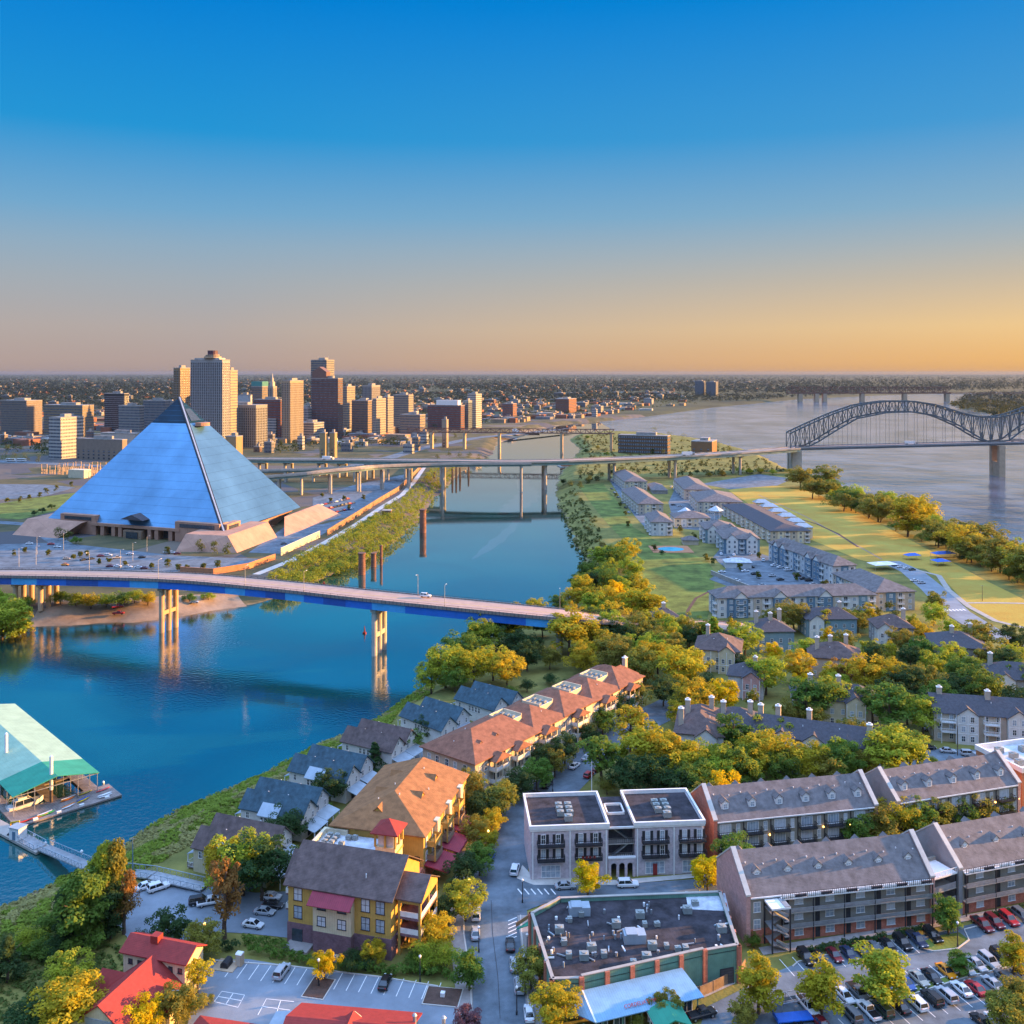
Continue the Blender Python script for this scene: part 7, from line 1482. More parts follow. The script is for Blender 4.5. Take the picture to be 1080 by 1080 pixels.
for i in range(14):
    x = 846 + i * 5.2; belt.append((x + rnd.uniform(-2, 2), 513 + (x - 846) * .42 + rnd.uniform(-3, 4), rnd.uniform(13, 18), r_, rnd.choice(['gold', 'olive', 'lime', 'green']), 1.25))
grove(('along the wide river', 'the steel arch'), 'trees of the belt along the wide river', belt)
grove(('at the island tip', 'the footbridge'), 'trees at the island tip', [(689, 460, 19, r_, 'dark'), (706, 464, 16, r_, 'dark'), (720, 468, 18, r_, 'olive'), (736, 472, 14, r_, 'dark'), (757, 478, 20, r_, 'gold'), (768, 478, 17, r_, 'olive'), (700, 480, 9, r_, 'dark'), (688, 479, 8, r_, 'dark'), (675, 477, 8, b_, 'dark'), (655, 470, 8, b_, 'green'), (630, 474, 8, b_, 'olive'), (618, 478, 9, b_, 'dark'), (640, 481, 8, b_, 'green'), (725, 482, 8, b_, 'dark'), (745, 480, 8, b_, 'dark'), (780, 482, 9, b_, 'olive'), (665, 462, 8, b_, 'olive'), (620, 463, 8, b_, 'green')])
grove(('on the city bank', 'the pyramid'), 'trees on the city bank', [(474, 484, 13, r_, 'gold'), (484, 484, 14, r_, 'lime'), (495, 484, 15, r_, 'gold'), (505, 483, 13, r_, 'green'), (514, 482, 12, r_, 'lime'), (462, 486, 10, r_, 'olive'), (440, 470, 12, r_, 'dark'), (448, 468, 13, r_, 'dark'), (470, 465, 13, r_, 'dark'), (480, 463, 12, r_, 'dark'), (376, 474, 10, r_, 'dark'), (350, 476, 9, r_, 'dark'), (430, 470, 11, r_, 'dark')])
grove(('in front of downtown', 'the picture edge'), 'trees in front of downtown', [(4, 488, 17, r_, 'dark'), (15, 490, 19, r_, 'dark'), (27, 489, 17, r_, 'dark'), (40, 490, 14, r_, 'dark'), (9, 480, 17, r_, 'dark'), (22, 479, 18, r_, 'dark'), (362, 459, 16, r_, 'dark'), (371, 457, 18, r_, 'green'), (380, 458, 20, r_, 'dark'), (390, 457, 20, r_, 'green'), (400, 457, 18, r_, 'dark'), (410, 456, 20, r_, 'dark'), (420, 456, 18, r_, 'green'), (430, 455, 16, r_, 'dark'), (516, 450, 18, r_, 'dark'), (545, 446, 20, r_, 'dark'), (560, 442, 18, r_, 'olive'), (583, 438, 20, r_, 'dark'), (470, 446, 16, r_, 'dark'), (455, 450, 16, r_, 'olive')])
grove(('round the pyramid', 'the picture edge'), 'trees round the pyramid', [(211, 583, 9, k_, 'dark', 1.4), (226, 586, 9, k_, 'olive', 1.4), (240, 587, 9.5, k_, 'gold', 1.4), (62, 570, 10, k_, 'dark', 1.3), (72, 572, 9, k_, 'dark', 1.3), (80, 574, 7, b_, 'green'), (8, 531, 7, r_, 'dark'), (21, 530, 6, r_, 'olive'), (31, 528, 6, r_, 'olive'), (42, 525, 6, r_, 'olive'), (49, 523, 8, r_, 'olive'), (59, 519, 7, r_, 'olive'), (75, 514, 6, r_, 'olive'), (36, 544, 6, b_, 'dark'), (45, 541, 6, b_, 'dark'), (54, 537, 6, b_, 'dark'), (26, 583, 4, r_, 'gold'), (15, 586, 4, r_, 'gold'), (51, 586, 4, r_, 'gold'), (77, 592, 4.5, r_, 'rust'), (85, 588, 4.5, r_, 'rust'), (92, 587, 4, r_, 'rust'), (105, 595, 4, r_, 'rust'), (115, 595, 4, r_, 'gold'), (132, 599, 4.5, r_, 'gold'), (160, 600, 4, r_, 'rust'), (177, 598, 6, r_, 'lime'), (188, 603, 5, r_, 'yellow'), (215, 603, 5, r_, 'yellow'), (198, 602, 4, r_, 'lime'), (229, 600, 6.5, t_, 'lime'), (177, 584, 5, k_, 'dark'), (349, 530, 5, r_, 'gold'), (363, 528, 5, r_, 'olive'), (368, 538, 5, r_, 'olive'), (340, 524, 5, r_, 'rust'), (384, 528, 6, r_, 'dark')])
grove(('on the earth landing', 'the picture edge'), 'trees on the earth landing', [(2, 660, 21, r_, 'lime', 1.1), (16, 656, 16, r_, 'gold'), (-8, 650, 18, r_, 'lime'), (28, 640, 8, b_, 'green'), (64, 637, 9, b_, 'green', 1.2), (80, 638, 9, b_, 'lime', 1.2), (96, 638, 10, b_, 'gold', 1.2), (112, 637, 9, b_, 'lime', 1.2), (127, 637, 10, b_, 'green', 1.2), (142, 635, 9, b_, 'lime', 1.2), (156, 635, 9, b_, 'gold', 1.1), (200, 630, 6, b_, 'green', 1.2), (220, 627, 6, b_, 'lime', 1.2), (240, 622, 6, b_, 'olive', 1.2), (40, 655, 3.5, b_, 'green'), (15, 648, 7, b_, 'dark'), (225, 640, 3, b_, 'gold'), (250, 634, 3.4, b_, 'rust'), (268, 633, 3.5, b_, 'olive'), (282, 629, 3.5, b_, 'gold')])
grove(('by the island pool', 'the channel'), 'trees by the pool', [(690, 581, 5, r_, 'dark'), (698, 585, 4, b_, 'dark'), (745, 592, 5, r_, 'dark'), (752, 596, 4.5, r_, 'dark'), (733, 570, 6, r_, 'dark'), (745, 572, 6, r_, 'dark'), (717, 562, 7, r_, 'dark'), (780, 602, 5, r_, 'dark'), (800, 610, 5, r_, 'olive'), (840, 613, 5, r_, 'green'), (870, 622, 6, t_, 'green'), (660, 545, 5, r_, 'dark'), (654, 535, 5, r_, 'dark'), (650, 524, 5, r_, 'dark'), (662, 556, 5, r_, 'dark'), (800, 590, 5, r_, 'dark'), (870, 668, 11, r_, 'gold'), (925, 656, 7, r_, 'green'), (940, 652, 8, r_, 'olive'), (985, 638, 7, r_, 'green'), (770, 662, 5, r_, 'dark'), (780, 574, 6, r_, 'dark'), (903, 662, 8, r_, 'green')])
# undergrowth, bank grass and the far woodland: masses nobody could count
def in_poly_px(poly, n, seed):
    g = np.random.default_rng(seed); a = np.array(poly, float); out = []
    while len(out) < n:
        x = g.uniform(a[:, 0].min(), a[:, 0].max(), 4000); y = g.uniform(a[:, 1].min(), a[:, 1].max(), 4000)
        s = sdist(x, y, poly) > 0; out += list(zip(x[s], y[s]))
    o = np.array(out[:n]); D = H * F / (o[:, 1] - HY); X = (o[:, 0] - CX) * D / F; return np.stack([X, D, ground_z(X, D)], 1)
names = [q[0][0] for q in SPECS]; ix = lambda t: next(i for i, n in enumerate(names) if t in n)
infill(ix('among the townhouses'), [(690, 668), (760, 668), (840, 650), (930, 650), (930, 730), (860, 775), (800, 770), (760, 780), (710, 770), (690, 720)], 16, (7, 10), ['gold', 'lime', 'olive', 'yellow', 'gold'], 1, 8.5)
infill(ix('by the street bend'), [(925, 660), (985, 640), (1085, 690), (1085, 790), (960, 800), (930, 740)], 14, (7.5, 10.5), ['olive', 'green', 'gold', 'dark', 'lime'], 2)
infill(ix('where the blue bridge lands'), [(560, 668), (640, 662), (710, 672), (712, 700), (680, 735), (640, 705), (560, 715)], 16, (9, 13), ['gold', 'lime', 'olive', 'dark', 'gold'], 3, 9)
infill(ix('dormered townhouses'), [(690, 800), (740, 815), (830, 815), (905, 805), (905, 825), (800, 838), (720, 845), (690, 835)], 10, (8, 12), ['gold', 'lime', 'green'], 4, 7)
infill(ix('on the channel bank'), [(612, 590), (640, 585), (672, 610), (690, 640), (640, 655), (600, 645)], 10, (9, 13), ['lime', 'green', 'gold'], 5, 8)
plant()
cen = in_poly_px([(270, 622), (300, 600), (345, 577), (378, 558), (408, 538), (428, 524), (445, 508), (455, 495), (480, 488), (478, 498), (458, 520), (432, 553), (408, 573), (372, 592), (336, 606), (300, 622)], 1100, 1)
rad = nr_.uniform(1.4, 3.6, len(cen)); cen[:, 2] = np.maximum(cen[:, 2], -5) + rad * .5 + nr_.uniform(0, 2.4, len(cen))
cen = cen[cen[:, 2] > -4.2]; stuff('bank_undergrowth', 'dense lime green shrubs covering the bank below the pyramid', 'undergrowth', leaf_mesh('bank_undergrowth', cen, rad[:len(cen)], 44, .55), (.36, .40, .04))
g_ = np.random.default_rng(2); X_ = g_.uniform(-178, -30, 60000); Y_ = g_.uniform(185, 372, 60000); s_ = sdist(X_, Y_, island) + wob(X_, Y_); s_ok = (s_ > .4) & (s_ < 24 * np.clip((372 - Y_) / 90, .45, 1)); X_, Y_ = X_[s_ok][:7600], Y_[s_ok][:7600]
cen = np.stack([X_, Y_, ground_z(X_, Y_)], 1); rad = nr_.uniform(.25, .85, len(cen)); cen[:, 2] += .1
dry = np.array([mnoise.noise((x * .07, y * .07, 1.5)) + .5 * mnoise.noise((x * .3, y * .3, 4)) for x, y in zip(X_, Y_)]) > .16
stuff('bank_grass', 'rough green grass and weeds on the near bank', 'grass', leaf_mesh('bank_grass', cen[~dry], rad[~dry], 9, .42, .9), (.32, .42, .055))
stuff('bank_grass', 'patches of straw coloured dry grass on the near bank', 'grass', leaf_mesh('bank_grass', cen[dry], rad[dry] * .8, 9, .42, .9), (.50, .46, .17))
cen = in_poly_px([(-20, 985), (60, 985), (140, 1000), (200, 1020), (130, 1040), (100, 1075), (-20, 1078)], 520, 41); rad = nr_.uniform(.25, .9, len(cen)); cen[:, 2] += .15
stuff('garden_scrub', 'low mixed scrub in the restaurant garden', 'undergrowth', leaf_mesh('garden_scrub', cen, rad, 18, .3, .9), (.16, .22, .05))
cen = in_poly_px([(586, 520), (606, 515), (628, 545), (640, 580), (625, 612), (614, 606), (612, 590), (600, 562)], 420, 3); rad = nr_.uniform(.7, 1.8, len(cen)); cen[:, 2] += .3
stuff('bank_undergrowth', 'low dark scrub on the levee bank of the channel', 'undergrowth', leaf_mesh('bank_undergrowth', cen, rad, 24, .6, .9), (.12, .15, .035))
cen = np.concatenate([in_poly_px([(606, 486), (625, 470), (650, 462), (700, 460), (760, 470), (800, 482), (832, 497), (800, 500), (740, 504), (660, 500), (640, 506), (610, 512)], 520, 31), in_poly_px([(604, 462), (640, 457), (690, 459), (650, 468), (616, 472)], 120, 32)]); rad = nr_.uniform(1.2, 3.2, len(cen)); cen[:, 2] += rad * .4
stuff('tip_scrub', 'dark scrub spread over the island tip below the viaduct', 'undergrowth', leaf_mesh('tip_scrub', cen, rad, 24, .95, .7), (.12, .135, .04))
cen = np.concatenate([in_poly_px(q, n_, 20 + i) for i, (q, n_) in enumerate([([(0, 462), (60, 470), (140, 470), (140, 480), (60, 482), (0, 482)], 70), ([(255, 470), (330, 464), (450, 455), (520, 446), (600, 440), (640, 436), (640, 428), (440, 440), (300, 452)], 330), ([(0, 440), (190, 440), (190, 425), (0, 425)], 200), ([(290, 482), (330, 474), (460, 470), (460, 462), (340, 464), (290, 470)], 90), ([(640, 436), (760, 424), (840, 417), (840, 408), (640, 420)], 260), ([(430, 440), (640, 430), (640, 412), (430, 414)], 620), ([(0, 424), (200, 424), (200, 402), (0, 402)], 300), ([(240, 424), (430, 440), (430, 402), (240, 402)], 320)])])
rad = nr_.uniform(3.5, 7.5, len(cen)); cen[:, 2] = rad * .75; stuff('street_trees', 'dark street trees filling the gaps between city blocks', 'trees', leaf_mesh('street_trees', cen, rad, 26, 1.5), (.075, .095, .03))
def far_wood():
    g = np.random.default_rng(9); n = 26000; x = g.uniform(-30, 1110, n); y = HY + 2.6 + 37 * g.random(n) ** 1.35
    D = H * F / (y - HY); X = (x - CX) * D / F; p = np.stack([X, D], 1); keep = (np.maximum(sdist(X, D, city), sdist(X, D, west)) > 25) & ~((y > 432) & (x < 500)) & ~((x > 640) & (x < 850) & (y > 424)) 
    dens = np.array([mnoise.noise((float(a) * .0011, float(b) * .0011, 3)) for a, b in p]); keep &= (dens > -.22) | (D > 6000)
    inst = sdist(X, D, west) > 25; keep |= inst
    c = np.stack([X, D, np.zeros(n)], 1)[keep]; sc = np.clip(c[:, 1] / 2600, .9, 3.0); r = g.uniform(4, 8, len(c)) * sc; c[:, 2] = r * .8
    n2 = len(c); q = leaf_mesh('far_woodland', c, r, 12, 2.6, 1.7)
    # larger sprays with distance
    co = np.empty(len(q.vertices) * 3, np.float32); q.vertices.foreach_get('co', co); co = co.reshape(-1, 4, 3); m = co.mean(1, keepdims=True); s = np.clip(m[:, :, 1:2] / 2600, .9, 2.6); co = m + (co - m) * s; q.vertices.foreach_set('co', co.ravel()); q.update()
    stuff('far_woodland', 'dark woodland spreading over the plain to the horizon', 'woodland', q, (.045, .06, .045))
far_wood()
cen = np.concatenate([in_poly_px([(1000, 428), (1012, 433), (1052, 441), (1120, 441), (1120, 432), (1040, 424)], 260, 12)]); rad = nr_.uniform(6, 11, len(cen)); cen[:, 2] = 6 + nr_.uniform(0, 5, len(cen))
stuff('far_woodland', 'dark wooded point jutting into the wide river', 'woodland', leaf_mesh('point_woodland', cen, rad, 22, 3.2), (.07, .08, .03))
# clipped hedges
def hedge(px, w, h, label, col='green'):
    pts = [P(x, y) for x, y in px]; cs = []
    for a, b in zip(pts, pts[1:]):
        L = (b - a).length; n = int(L * 3.2)
        for i in range(n): q = a.lerp(b, (i + .5) / n); cs.append((q.x + rnd.uniform(-w, w) * .4, q.y + rnd.uniform(-w, w) * .4, h * rnd.choice([.3, .6, .75, .8])))
    me = leaf_mesh('hedge', np.array(cs), np.full(len(cs), .62), 40, .22); o = link('hedge', me, None, color=(*TINT[col], 1)); return tag(o, label, 'hedge')
hedge([(262, 1006), (300, 1011), (327, 1017)], 1.6, 1.7, 'clipped hedge between the porta toilet and the yellow tree', 'green')
hedge([(350, 1021), (400, 1027), (474, 1031)], 1.8, 1.8, 'long clipped hedge below the gabled yellow building', 'green')
hedge([(256, 996), (302, 1003)], 1.6, 1.8, 'short hedge behind the car park hedge', 'green')
hedge([(233, 1000), (250, 1003)], 1.4, 1.6, 'short hedge beside the brick path', 'dark')
hedge([(848, 1007), (880, 1000)], 1.2, .9, 'low hedge beside the stair tower', 'dark'); hedge([(888, 999), (935, 990)], 1.2, .9, 'low hedge in the middle of the walkway terrace', 'dark'); hedge([(945, 987), (975, 981)], 1.2, .9, 'low hedge near the gap between the front terraces', 'dark'); hedge([(1048, 968), (1085, 958)], 1.2, .9, 'low hedge behind the red parked cars', 'dark')
# ------------------------------------------------------------------ vehicles
def loft(mb, st):
    """body from stations (x, z bottom, z top, half width)"""
    rows = []
    for x, zb, zt, hw in st: rows.append([(x, -hw * .9, zb), (x, -hw, zb + .15), (x, -hw, zt - .16), (x, -hw * .86, zt), (x, hw * .86, zt), (x, hw, zt - .16), (x, hw, zb + .15), (x, hw * .9, zb)])
    for a, b in zip(rows, rows[1:]): mb.add(a + b, [(i, (i + 1) % 8, 8 + (i + 1) % 8, 8 + i)[::-1] for i in range(8)])
    mb.add(rows[0], [tuple(range(8))]); mb.add(rows[-1], [tuple(range(8))[::-1]])
def cabin(mb, gl, x0, x1, x2, x3, zb, zt, hw, hr):
    """glass house from base x0..x3 to roof x1..x2, body-coloured roof and pillars"""
    b = [(x0, -hw, zb), (x3, -hw, zb), (x3, hw, zb), (x0, hw, zb)]; t = [(x1, -hr, zt), (x2, -hr, zt), (x2, hr, zt), (x1, hr, zt)]
    gl.add(b + t, [(0, 1, 5, 4), (1, 2, 6, 5), (2, 3, 7, 6), (3, 0, 4, 7)])
    mb.add([(x1 - .06, -hr - .03, zt - .05), (x2 + .06, -hr - .03, zt - .05), (x2 + .06, hr + .03, zt - .05), (x1 - .06, hr + .03, zt - .05), (x1 + .05, -hr + .06, zt + .06), (x2 - .05, -hr + .06, zt + .06), (x2 - .05, hr - .06, zt + .06), (x1 + .05, hr - .06, zt + .06)], [(3, 2, 1, 0), (4, 5, 6, 7), (0, 1, 5, 4), (1, 2, 6, 5), (2, 3, 7, 6), (3, 0, 4, 7)])
    for i in range(4): mb.bar(b[i], t[i], .1, .1)
    xm = (x1 + x2) / 2
    for s in (-1, 1): mb.bar((xm, s * hw, zb), (xm, s * hr, zt), .09, .06)
CARS = {}
def car_proto(kind):
    bd, gl = MB(), MB()
    if kind == 'sedan':
        L = 2.3; loft(bd, [(-2.3, .42, .78, .74), (-2.15, .3, .9, .84), (-1.2, .25, .95, .9), (.9, .25, .93, .9), (1.9, .28, .82, .86), (2.25, .4, .68, .74)]); cabin(bd, gl, -1.65, -.95, .35, 1.15, .92, 1.43, .80, .60)
    elif kind == 'hatch':
        L = 2.05; loft(bd, [(-2.05, .4, .85, .76), (-1.9, .3, .95, .85), (-.8, .25, .97, .88), (.8, .25, .95, .88), (1.7, .28, .84, .84), (2.05, .4, .68, .72)]); cabin(bd, gl, -1.9, -1.6, .3, 1.05, .94, 1.5, .80, .62)
    elif kind == 'suv':
        L = 2.4; loft(bd, [(-2.4, .5, .98, .8), (-2.28, .38, 1.08, .9), (-1.2, .34, 1.1, .95), (1.0, .34, 1.08, .95), (2.1, .38, 1.0, .9), (2.4, .5, .82, .8)]); cabin(bd, gl, -2.25, -2.0, .45, 1.1, 1.07, 1.74, .86, .70)
    else:
        L = 2.8; loft(bd, [(-2.8, .55, .98, .84), (-2.7, .45, 1.05, .93), (.9, .42, 1.08, .95), (2.4, .45, 1.02, .92), (2.8, .55, .82, .82)]); cabin(bd, gl, -.75, -.5, .75, 1.45, 1.06, 1.76, .86, .70)
    R_ = .33 if kind in ('sedan', 'hatch') else .38; ax = {'sedan': 1.38, 'hatch': 1.25, 'suv': 1.42, 'pickup': 1.75}[kind]
    wh = MB(); wh.mi = 0; wh.tube((0, -.11, 0), (0, .11, 0), R_, 12); wh.mi = 1; wh.tube((0, -.125, 0), (0, .125, 0), R_ * .6, 10)
    hl = MB(); hl.box(0, .1, -.19, .19, -.08, .08); zl = .66 if kind in ('sedan', 'hatch') else .84
    P_ = {'body': bd.mesh('body', M['car_paint']), 'window': gl.mesh('window', M['car_glass']), 'wheel': wh.mesh('wheel', [M['tyre'], M['rim']]), 'headlight': hl.mesh('headlight', M['head_lamp']), 'tail_light': hl.mesh('tail_light', M['tail_lamp']), 'L': L, 'ax': ax, 'R': R_, 'zl': zl}
    if kind == 'pickup': q = MB(); q.box(-2.55, -.85, -.78, .78, 1.06, 1.10); P_['bed_liner'] = q.mesh('bed_liner', M['tyre'])
    al = MB(); al.v = list(bd.v); al.f = list(bd.f); al.m = [0] * len(bd.f); al.mi = 1; al.add(gl.v, gl.f); al.mi = 2
    for sx in (-1, 1):
        for sy in (-1, 1): al.tube((sx * ax, sy * .72, R_), (sx * ax, sy * .9, R_), R_, 8)
    P_['far'] = al.mesh('parked_car', [M['car_paint'], M['car_glass'], M['tyre']]); return P_
for k in ('sedan', 'hatch', 'suv', 'pickup'): CARS[k] = car_proto(k)
COL = {'black': (.012, .012, .014), 'white': (.78, .79, .8), 'silver': (.42, .44, .46), 'grey': (.13, .14, .15), 'dark blue': (.02, .035, .08), 'blue': (.03, .10, .35), 'red': (.42, .02, .025), 'dark red': (.14, .012, .018), 'orange': (.85, .30, .012), 'beige': (.45, .40, .32), 'dark green': (.02, .05, .035)}
def car(px, py, kind, col, head, label, group, far=False, z=0.1):
    p = P(px, py, z); d = CARS[kind]; c = (*COL[col], 1); nm = 'pickup_truck' if kind == 'pickup' else 'parked_car'; cat = 'pickup' if kind == 'pickup' else 'car'
    if far: o = link(nm, d['far'], None, (p.x, p.y, z), R(head), color=c); return tag(o, label, cat, group)
    t = thing(nm, label, cat, (p.x, p.y, z), R(head), group)
    link('body', d['body'], t, color=c); link('window', d['window'], t)
    for sx in (-1, 1):
        for sy in (-1, 1): link('wheel', d['wheel'], t, (sx * d['ax'], sy * .80, d['R']))
    for s in (-1, 1): link('headlight', d['headlight'], t, (d['L'] - .12, s * .58, d['zl'])); link('tail_light', d['tail_light'], t, (-d['L'] + .02, s * .62, d['zl'] + .12))
    if 'bed_liner' in d: link('bed_liner', d['bed_liner'], t)
    return t
KN = {'sedan': 'saloon car', 'hatch': 'hatchback', 'suv': 'estate car', 'pickup': 'pickup truck'}
def row(where, frm, group, items, far=False, z=.1):
    seen = {}
    for (x, y, k, c, hd) in items:
        key = (k, c); seen[key] = seen.get(key, 0) + 1; n = sum(1 for j in items if (j[2], j[3]) == key)
        car(x, y, k, c, hd, f'{c} {KN[k]} {where}' + (f', {nth(seen[key])} such from {frm}' if n > 1 else ''), group, far, z)
s_, u_, h_, p_ = 'sedan', 'suv', 'hatch', 'pickup'
A1 = 282
row('nosed up to the walkway terrace', 'the stair tower', 'cars before the front terraces', [(850, 1013, u_, 'black', A1), (864, 1012.5, s_, 'black', A1), (880, 1010, s_, 'dark red', A1), (895, 1008.5, s_, 'dark blue', A1), (909, 1006, s_, 'black', A1), (923, 1003, s_, 'grey', A1), (937, 1000, s_, 'black', A1), (952, 997.5, u_, 'black', A1), (967, 994, p_, 'dark blue', A1), (984, 990, u_, 'black', A1), (1036, 978, p_, 'dark red', A1), (1049, 975.5, u_, 'dark red', A1), (1064, 972.5, u_, 'red', A1), (1078, 969, u_, 'grey', A1)])
row('in the upper row by the grass strip', 'the shop', 'cars above the grass strip', [(852, 1064, p_, 'white', 285), (891, 1053, s_, 'white', 285), (905, 1050, p_, 'grey', 285), (920, 1047, s_, 'black', 285), (956, 1040, h_, 'blue', 285), (969, 1035, s_, 'beige', 285), (983, 1033, s_, 'black', 285), (998, 1027, s_, 'orange', 285), (1019, 1024.5, h_, 'silver', 285), (1030, 1020, s_, 'silver', 285), (1043.5, 1017, u_, 'silver', 285), (1056, 1012, u_, 'black', 285), (1076, 1008, s_, 'grey', 285)])
row('in the lower row by the grass strip', 'the shop', 'cars below the grass strip', [(866, 1082, s_, 'dark red', 105), (898, 1073, u_, 'grey', 105), (915.5, 1069, p_, 'white', 105), (931, 1068, u_, 'dark green', 105), (949, 1064, s_, 'black', 105), (966.5, 1061, u_, 'white', 105), (983, 1056, u_, 'black', 105), (998, 1053, u_, 'silver', 105), (1014, 1046, s_, 'white', 105), (1029, 1045, s_, 'red', 105), (1046.5, 1040, s_, 'silver', 105), (1060.5, 1034.5, u_, 'grey', 105), (1076, 1030, s_, 'silver', 105)])
row('driving or parked low in the row house lot', 'the shop', 'cars low in the row house lot', [(1063.5, 1055, h_, 'white', 190), (1051, 1079, s_, 'white', 105), (1035, 1080, s_, 'black', 105)])
row('parked along the shop side of the street', 'the crossing', 'cars along the shop kerb', [(538, 999, s_, 'black', 92), (542.5, 1020, s_, 'silver', 92), (547.5, 1043, u_, 'silver', 92), (558, 1072, s_, 'white', 93)])
row('parked on the yellow building side of the street', 'the maroon awnings', 'cars along the yellow building kerb', [(517.5, 905, h_, 'blue', 80), (506.5, 945, s_, 'black', 90), (502, 967, u_, 'white', 92), (501.5, 987, s_, 'silver', 92)])
row('on the street below the condominium', 'the brick block', 'cars below the condominium', [(543, 920, u_, 'white', 82), (563.5, 841, u_, 'black', 68), (577, 829.5, u_, 'black', 66), (606, 809.5, s_, 'white', 60), (619, 801, s_, 'silver', 58), (621, 819, h_, 'red', 58), (630, 812, s_, 'dark red', 58)])
row('before the flat roofed brick block', 'the street', 'cars before the brick block', [(596, 937, s_, 'silver', 5), (662, 935, u_, 'white', 3), (768, 929, u_, 'black', 20)], z=.15)
row('on the marina lot', 'the water', 'cars on the marina lot', [(154, 937, s_, 'white', 38), (167, 938.5, u_, 'white', 38), (211, 953, u_, 'black', 20), (221.5, 954, p_, 'white', 20), (286, 948, s_, 'white', -8), (288, 957, s_, 'black', -8), (279, 964, s_, 'silver', -10), (267, 977.5, s_, 'white', -15)])
row('on the restaurant car park', 'the water', 'cars on the restaurant car park', [(297, 1028, u_, 'silver', 78), (406, 1039, s_, 'black', 82)])
car(740, 1073, 'pickup', 'black', 20, 'black pickup truck beside the wooden fence of the shop', 'cars by the shop')
row('on the back lane by the slate townhouse', 'the pines', 'cars on the back lane', [(835.5, 810, u_, 'white', 40), (979, 790, s_, 'black', 0), (980, 770, s_, 'silver', 5), (999.5, 793.5, s_, 'silver', -8), (1022, 797, u_, 'silver', -8), (1040, 800, s_, 'blue', -8)])
c = P(449, 629.5, 18.2); o = car(0, 500, 'suv', 'white', -16, 'white car driving across the blue road bridge', None, True); o.location = (c.x, c.y, 18.15); o.name = 'moving_car'
row('on the island car park', 'the lawn', 'cars on the island car park', [(761.5, 604, s_, 'white', 10), (777, 613, s_, 'white', 10), (786, 603, s_, 'white', 15), (792, 599, s_, 'black', 15), (796, 606, s_, 'black', 15), (805, 592, u_, 'white', 80), (816.5, 597, s_, 'white', 20), (831, 602, u_, 'white', 20), (823, 599, s_, 'white', 20), (814.5, 608, s_, 'silver', 15), (823, 612, s_, 'black', 15), (841, 608, s_, 'dark red', 15), (847, 611, s_, 'black', 15), (853, 613, u_, 'black', 15), (858, 617, s_, 'silver', 15), (804, 618, s_, 'silver', 10), (760.5, 585, s_, 'white', 80), (774, 586, s_, 'white', 80), (791, 585, s_, 'silver', 80), (768, 588, s_, 'grey', 80)], True)
row('in the far apartment car park', 'the lawn', 'cars in the far apartment car park', [(710, 533, s_, 'black', 10), (717, 534.5, s_, 'silver', 10), (729, 530.5, s_, 'silver', 80), (708, 514, s_, 'white', 70), (711, 516.5, s_, 'silver', 70), (714, 519, s_, 'white', 70), (717, 521.5, s_, 'grey', 70), (720, 524, u_, 'white', 70), (645, 516, s_, 'grey', 110), (648, 520, s_, 'silver', 110), (652, 525, s_, 'grey', 110), (656, 531, s_, 'silver', 110), (660, 536, s_, 'black', 110), (663, 541, s_, 'silver', 110)], True)
row('on the pyramid car park', 'the picture edge', 'cars on the pyramid car park', [(31, 574, s_, 'white', 20), (53.7, 574.5, s_, 'red', 20), (60.7, 577.5, s_, 'white', 0), (70, 590, s_, 'beige', 15), (88, 591, s_, 'black', 60), (96, 590, s_, 'black', 60), (68.6, 596.5, s_, 'orange', 0), (106, 587, s_, 'dark red', 20), (114, 586.5, u_, 'white', 10), (123, 589, p_, 'beige', 30), (137, 585, s_, 'white', 10), (149.6, 588.5, s_, 'black', 40), (124, 598, s_, 'white', 5), (135, 599, u_, 'white', 5), (146, 599, s_, 'white', 5), (152, 600, s_, 'dark red', 5), (176, 583, s_, 'white', 10), (181, 583.5, s_, 'white', 10), (187, 584.5, s_, 'dark red', 10), (299, 574, s_, 'grey', 30), (116, 598, s_, 'dark red', 5)], True)
lot = []
for i in range(28): lot.append((336 + (i % 10) * 3.9 + (i // 10) * 1.6, 545 - (i // 10) * 6 - (i % 10) * .9, rnd.choice([s_, u_, h_]), rnd.choice(['white', 'white', 'silver', 'blue', 'black', 'grey', 'red']), 60))
row('in the lot under the motorway ramps', 'the pyramid', 'cars under the motorway ramps', lot, True)
row('by the river field', 'the apartments', 'cars by the river field', [(944, 597, s_, 'dark blue', 20), (950, 598.5, s_, 'white', 20), (956, 600, s_, 'white', 20), (962, 601.5, s_, 'dark green', 20), (964.5, 613, s_, 'white', 10), (972, 615.5, s_, 'silver', 10)], True)
p0 = PG(125, 648); o = car(125, 648, 'pickup', 'red', 8, 'red pickup truck on the earth landing, the one nearer the water', 'trucks on the earth landing', True, p0.z + .45)
p0 = PG(124, 641); o = car(124, 641, 'pickup', 'red', 30, 'red pickup truck on the earth landing, behind the other red one', 'trucks on the earth landing', True, p0.z + .45)
p0 = PG(205, 636); o = car(205, 636, 'sedan', 'silver', 10, 'silver saloon car parked on the earth landing beside the bridge pier', 'trucks on the earth landing', True, p0.z + .45)
